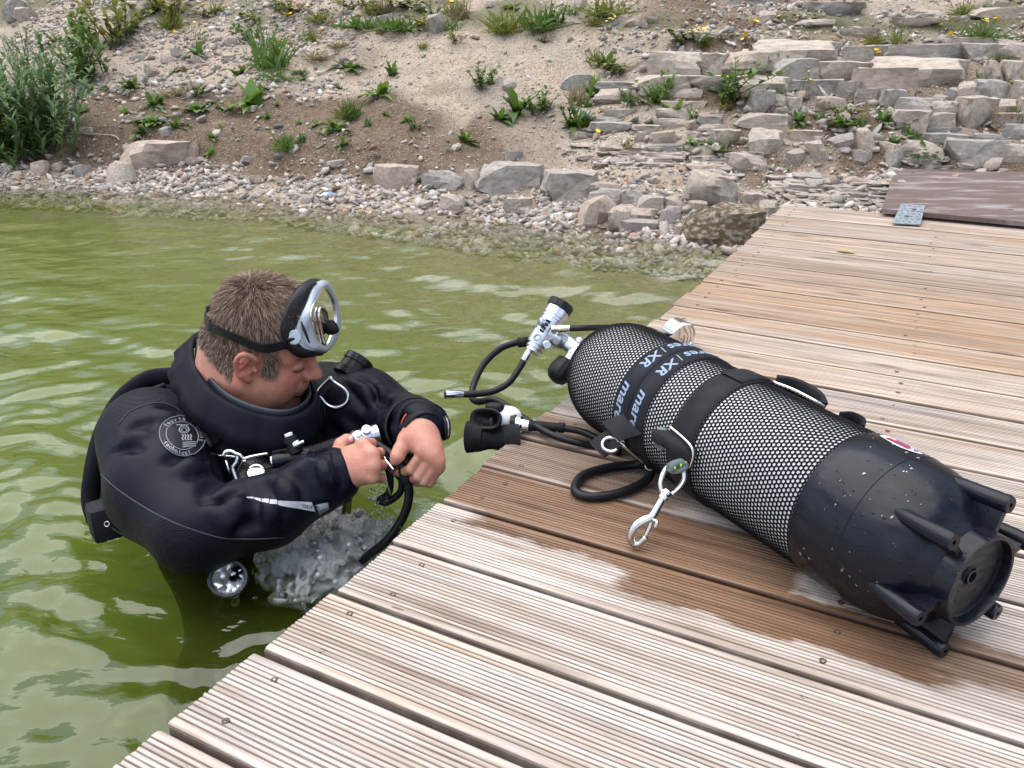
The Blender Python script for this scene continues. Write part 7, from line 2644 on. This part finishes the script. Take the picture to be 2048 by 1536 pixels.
for a in Zr([('ros', 'mid', 205, 295, 120, 60), ('ros', 'mid', 115, 475, 65, 55), ('bush', 'mid', 300, 475, 75, 70), ('bush', 'bri', 440, 465, 110, 110), ('ros', 'mid', 830, 335, 90, 55), ('bush', 'mid', 950, 305, 45, 60), ('bush', 'mid', 560, 192, 160, 55), ('low', 'yel', 630, 200, 90, 40),
             ('ros', 'bri', 1240, 545, 130, 70), ('ros', 'mid', 1050, 535, 90, 50), ('bush', 'mid', 1145, 535, 55, 40), ('ros', 'mid', 1270, 490, 80, 40), ('ros', 'mid', 1425, 535, 100, 55), ('low', 'mid', 1540, 605, 130, 40), ('ros', 'mid', 1470, 625, 90, 35),
             ('low', 'mid', 1850, 175, 210, 70), ('ros', 'blu', 1870, 255, 150, 55), ('ros', 'blu', 1860, 365, 100, 50), ('tuft', 'mid', 850, 655, 80, 60), ('ros', 'mid', 640, 635, 70, 40), ('ros', 'bri', 575, 630, 70, 35), ('ros', 'bri', 440, 510, 35, 45), ('bush', 'mid', 580, 525, 45, 50),
             ('low', 'mid', 330, 555, 70, 25), ('low', 'mid', 400, 545, 70, 25), ('ros', 'bri', 990, 755, 45, 25), ('bush', 'mid', 50, 560, 100, 80), ('low', 'mid', 930, 578, 110, 15), ('low', 'yel', 1370, 190, 130, 40), ('tuft', 'mid', 805, 615, 50, 45), ('tuft', 'mid', 40, 60, 120, 60), ('low', 'yel', 140, 110, 120, 40),
             ('low', 'yel', 1780, 60, 130, 50), ('tuft', 'yel', 1320, 40, 60, 50), ('flow', 'mid', 1080, 430, 140, 130), ('flow', 'mid', 1140, 265, 170, 110), ('flow', 'mid', 1370, 285, 100, 80), ('flow', 'mid', 1690, 140, 120, 70), ('flow', 'mid', 1000, 100, 110, 50), ('flow', 'mid', 600, 160, 90, 50), ('flow', 'mid', 1500, 260, 80, 50),
             ('flow', 'mid', 1900, 120, 100, 50), ('flow', 'mid', 860, 120, 60, 40), ('low', 'mid', 1700, 780, 60, 20), ('ros', 'mid', 450, 600, 60, 25)]):
    plant(*a)
for a in (('bush', 'mid', 960, 175, 60, 40), ('ros', 'mid', 1035, 225, 70, 45), ('ros', 'mid', 932, 285, 45, 25), ('bush', 'mid', 1085, 225, 60, 40), ('low', 'yel', 1010, 65, 100, 40), ('tuft', 'mid', 905, 60, 60, 30), ('low', 'mid', 1085, 60, 110, 40), ('ros', 'mid', 1150, 250, 60, 40), ('low', 'yel', 1210, 30, 120, 30), ('ros', 'mid', 1000, 240, 50, 25)):
    plant(*a)
_q = random.Random(77)
for (x0, x1, y0, y1, n_, ks) in ((1130, 2045, 55, 315, 40, ('ros', 'ros', 'bush', 'low', 'flow')), (130, 1120, 12, 88, 34, ('low', 'bush', 'ros', 'tuft', 'flow')), (170, 930, 110, 325, 16, ('ros', 'ros', 'low'))):
    for _k in range(n_):
        k_ = _q.choice(ks)
        c_ = {'ros': _q.choice(['mid', 'bri', 'mid']), 'bush': _q.choice(['mid', 'yel']), 'low': _q.choice(['mid', 'yel', 'dry']), 'tuft': 'yel', 'flow': 'mid'}[k_]
        w_ = _q.uniform(22, 55)
        plant(k_, c_, _q.uniform(x0, x1), _q.uniform(y0, y1), w_, w_ * _q.uniform(0.45, 0.8))
big = [('ros', 'bri', 508, 212, 75, 45, 'broad bright green leafy clump at the left side of the bare path'), ('low', 'mid', 548, 140, 95, 60, 'large dark green grassy clump at the top of the bare path'),
       ('bush', 'mid', 524, 108, 40, 55, 'upright green weed behind the large grassy clump'), ('bush', 'mid', 1452, 208, 105, 68, 'big bushy green weed growing over the stone ledges'),
       ('tuft', 'yel', 1792, 92, 50, 55, 'tall upright grass tuft above the longest stone slab'), ('bush', 'yel', 222, 98, 90, 85, 'yellow-green shrub right of the tall dark weed at the left'),
       ('bush', 'yel', 330, 30, 80, 45, 'yellow-green shrub at the top edge near the dark grey boulder')]
for a in big: plant(*a[:6], label=a[6])
# things that nothing tells apart share a label and a group
from collections import Counter
cnt = Counter(o['label'] for o in made)
ORD = ['first', 'second', 'third', 'fourth', 'fifth', 'sixth', 'seventh', 'eighth', 'ninth', 'tenth', 'eleventh', 'twelfth', 'thirteenth', 'fourteenth', 'fifteenth', 'sixteenth', 'seventeenth', 'eighteenth', 'nineteenth', 'twentieth']
for lb, n_ in cnt.items():
    if n_ < 2: continue
    same = sorted([o for o in made if o['label'] == lb], key=lambda o: to_px(np.array([o.location[:]]))[0][0])
    for k, o in enumerate(same):
        o['group'] = 'plants: ' + lb
        w_ = {0: 'leftmost', n_ - 1: 'rightmost'}.get(k, ORD[min(k, 19)] + ' from left')
        o['label'] = lb + ', ' + w_


# tall dark weed and the big bush at the left edge
def stand(name, label, cat_, px, py, n, hpx, spread, lw, ll, per, gm, seed, lean=0.0):
    p_, d_ = bank_point(px, py)
    h_ = hpx / FPX * d_
    r_ = random.Random(seed)
    root = empty(name, label, cat_, loc=p_)
    lv, sm_ = MB(), MB()
    for k in range(n):
        b_ = p_ + np.array([r_.gauss(0, 1) * spread, r_.gauss(0, 1) * spread * 0.5, -0.02])
        b_[2] = bank_z(b_[0], b_[1]) - 0.01
        dd = rnd_dir(r_, 58, 88) + np.array([lean, -0.05, 0])
        L_ = h_ * r_.uniform(0.55, 1.0)
        pts = [b_ + dd * L_ * t + np.array([dd[0], dd[1], -0.3]) * 0.35 * L_ * t * t for t in np.linspace(0, 1, 6)]
        sm_.add(*tube(pts, 0.0035, 5, rfun=lambda t: 1 - 0.7 * t))
        for j in range(per):
            t = 0.08 + 0.92 * (j + r_.random()) / per
            q_ = b_ + dd * L_ * t + np.array([dd[0], dd[1], -0.3]) * 0.35 * L_ * t * t
            leaf(lv, q_, rnd_dir(r_, -15, 55) + dd * 0.5, UZ, ll * r_.uniform(0.5, 1.2) * (1.15 - 0.5 * t), lw * r_.uniform(0.7, 1.3), r_.uniform(0, 0.5), 3, 0.15)
    lv.build('crown', gm, root)
    sm_.build('stem', G_STEM, root)
    return root


stand('tall_weed', 'tall dark green leafy weed beside the bush at the left', 'weed', 172, 165, 14, 150, 0.07, 0.014, 0.10, 36, G_MID, 3)
stand('bush', 'dense grey-green bush overhanging the water at the left edge', 'bush', 45, 300, 80, 215, 0.24, 0.0105, 0.105, 40, G_BLU, 4, 0.05)
stand('bush', 'darker green lower bush at the far left waterline', 'bush', -5, 318, 44, 120, 0.22, 0.011, 0.10, 34, G_MID, 5, 0.05)
stand('bush', 'pale feathery shrub behind the bush in the top left corner', 'bush', 30, 150, 16, 130, 0.20, 0.006, 0.07, 26, G_BLU, 6)
# twigs at the left waterline
tw = empty('driftwood_twig', 'pale bent twig leaning at the left waterline', 'twig', loc=bank_point(20, 350)[0])
MB().add(*tube(spline([bank_point(8, 352)[0], bank_point(22, 338)[0] + UZ * 0.01, bank_point(22, 322)[0] + UZ * 0.05, bank_point(14, 310)[0] + UZ * 0.08], 5), 0.006, 6)).build('stick', simple('bleached_wood', (0.50, 0.43, 0.33), 0.8), tw)
tw = empty('driftwood_twig', 'thin pale root hanging from the earth bank beside the bush', 'twig', loc=bank_point(200, 276)[0])
MB().add(*tube(spline([bank_point(120, 270)[0] + UZ * 0.02, bank_point(170, 274)[0] + UZ * 0.02, bank_point(225, 277)[0] + UZ * 0.02, bank_point(240, 284)[0] + UZ * 0.01], 5), 0.004, 6)).build('stick', simple('pale_root', (0.40, 0.33, 0.24), 0.8), tw)

# ------------------------------------------------------------------ litter, ramp and small things
def crumple(px, py, r_, mats, label, cat_, name):
    p_, d_ = bank_point(px, py)
    o = empty(name, label, cat_, loc=p_)
    for i, (mm, dx) in enumerate(mats):
        V_, F_ = ell(p_ + np.array([dx, 0, r_ * 0.5]), np.array([1, 0, 0]), np.array([0, 1, 0]), UZ, r_, r_ * 0.8, r_ * 0.7, 14, 9, 2)
        V_ = V_ + 0.45 * r_ * np.stack([NZ(V_[:, 0] * 55 + 9 * k, V_[:, 1] * 55, V_[:, 2] * 55 + i) for k in range(3)], 1)
        MB().add(V_, F_).build('crumpled_sheet', mm, o, True, 25)
    return o


M_LBLUE = simple('blue_wrapper', (0.10, 0.25, 0.50), 0.4)
crumple(652, 396, 0.026, [(simple('white_wrapper', (0.75, 0.77, 0.8), 0.45), 0), (M_LBLUE, 0.02)], 'crumpled white and blue wrapper on the pebbles at the waterline', 'litter', 'wrapper')
p_, d_ = bank_point(1167, 233)
cap = empty('bottle_cap', 'small bright blue plastic cap lying on the stone ledge', 'cap', loc=p_)
MB().add(*lathe(p_ + UZ * 0.015, vv(p_) + UZ * 0.4, [(-0.02, 0.020), (0.0, 0.0215), (0.004, 0.019), (0.002, 0.012), (0.004, 0.008), (0.004, 0)], 24, wob=lambda t, s: 1 - 0.04 * (math.cos(20 * t) > 0))).build('cap_body', simple('blue_plastic', (0.01, 0.09, 0.60), 0.35), cap, True, 40)
# brown plywood ramp from the dock to the bank
m = Mat('plywood_film', (0.12, 0.08, 0.07), 0.5)
n1, n2 = m.noise(1.0, 5, 0.65, m.mapping((3, 12, 1), rot=(0, 0, YAW))), m.noise(60, 4)
m.base(m.mix(m.rng(n1, 0.5, 0.68, 0, 0.85), m.mix(n2, (0.085, 0.055, 0.048), (0.15, 0.105, 0.092)), (0.30, 0.265, 0.25)))
m.rough(m.rng(n1, 0.4, 0.7, 0.45, 0.75))
m.bump(n2, 0.15, 0.002)
ra, rb = dk(-0.293, 3.755, 0.030), dk(0.75, 3.735, 0.030)
rc = at(1797, 319, 4.62)
rd_ = rc + (rb - ra) * 1.0 + NV * -0.05
nr = np.cross(rb - ra, rc - ra)
nr /= np.linalg.norm(nr)
if nr[2] < 0: nr = -nr
ramp = empty('ramp_board', 'brown plywood ramp board leading from the dock up onto the bank', 'ramp', loc=ra)
MB().add([ra, rb, rd_, rc, ra - nr * 0.018, rb - nr * 0.018, rd_ - nr * 0.018, rc - nr * 0.018], [[0, 1, 2, 3], [7, 6, 5, 4], [0, 4, 5, 1], [1, 5, 6, 2], [2, 6, 7, 3], [3, 7, 4, 0]]).build('board', m.m, ramp, False)
for (x_, y_) in ((1792, 380), (1830, 404), (1826, 346), (2020, 420)):
    r_ = ray(x_, y_)
    t = ((ra - CAMP) @ nr) / (r_ @ nr)
    q_ = CAMP + r_ * t
    MB().add(*lathe(q_, nr, [(-0.002, 0.011), (0.0015, 0.010), (0.002, 0.0)], 14)).build('bolt', M_SCREW, ramp)
m = Mat('galvanised_sheet', (0.42, 0.46, 0.50), 0.42, 0.85)
m.base(m.ramp(m.noise(40, 5), [(0.3, (0.30, 0.35, 0.40)), (0.7, (0.50, 0.55, 0.60))]))
pk = [dk(-0.232, 3.575), dk(-0.135, 3.600), dk(-0.140, 3.855), dk(-0.230, 3.852)]
zz = [0.012, 0.012, 0.040, 0.040]
pl_ = [p_ + UZ * z_ for p_, z_ in zip(pk, zz)]
pn_ = np.cross(pl_[1] - pl_[0], pl_[3] - pl_[0])
pn_ /= np.linalg.norm(pn_)
plate = empty('metal_plate', 'small grey perforated metal plate joining the ramp to the dock', 'plate', loc=pl_[0])
MB().add(pl_ + [p_ - pn_ * 0.004 for p_ in pl_], [[0, 1, 2, 3], [7, 6, 5, 4], [0, 4, 5, 1], [1, 5, 6, 2], [2, 6, 7, 3], [3, 7, 4, 0]]).build('sheet', m.m, plate, False)
for i in range(4):
    for j in range(7):
        u_, v_ = (i + 0.7 + 0.3 * (j % 2)) / 4.6, (j + 0.6) / 7.2
        q_ = (pl_[0] * (1 - u_) + pl_[1] * u_) * (1 - v_) + (pl_[3] * (1 - u_) + pl_[2] * u_) * v_
        MB().add(*lathe(q_ + pn_ * 0.0003, pn_, [(0, 0.0038), (0.0004, 0.0036), (0.0004, 0)], 10)).build('hole', M_RUBM, plate)
for (u_, v_) in ((0.42, 0.35), (0.60, 0.72)):
    q_ = (pl_[0] * (1 - u_) + pl_[1] * u_) * (1 - v_) + (pl_[3] * (1 - u_) + pl_[2] * u_) * v_
    MB().add(*lathe(q_, pn_, [(0, 0.009), (0.003, 0.0085), (0.0035, 0.004), (0.0035, 0)], 12)).build('screw', M_SCREW, plate)
# dry leaf on the planks
lf = MB()
q_ = atz(1692, 503, 0.004)
leaf(lf, q_ - DV * 0.03, DV + NV * -0.1, UZ, 0.062, 0.017, 0.0, 6, 0.25)
lo_ = lf.build('dry_leaf', leaf_mat('dry_leaf', (0.35, 0.26, 0.10), (0.50, 0.40, 0.18)), None, label='curled pale dry leaf lying on the far planks', cat='leaf')
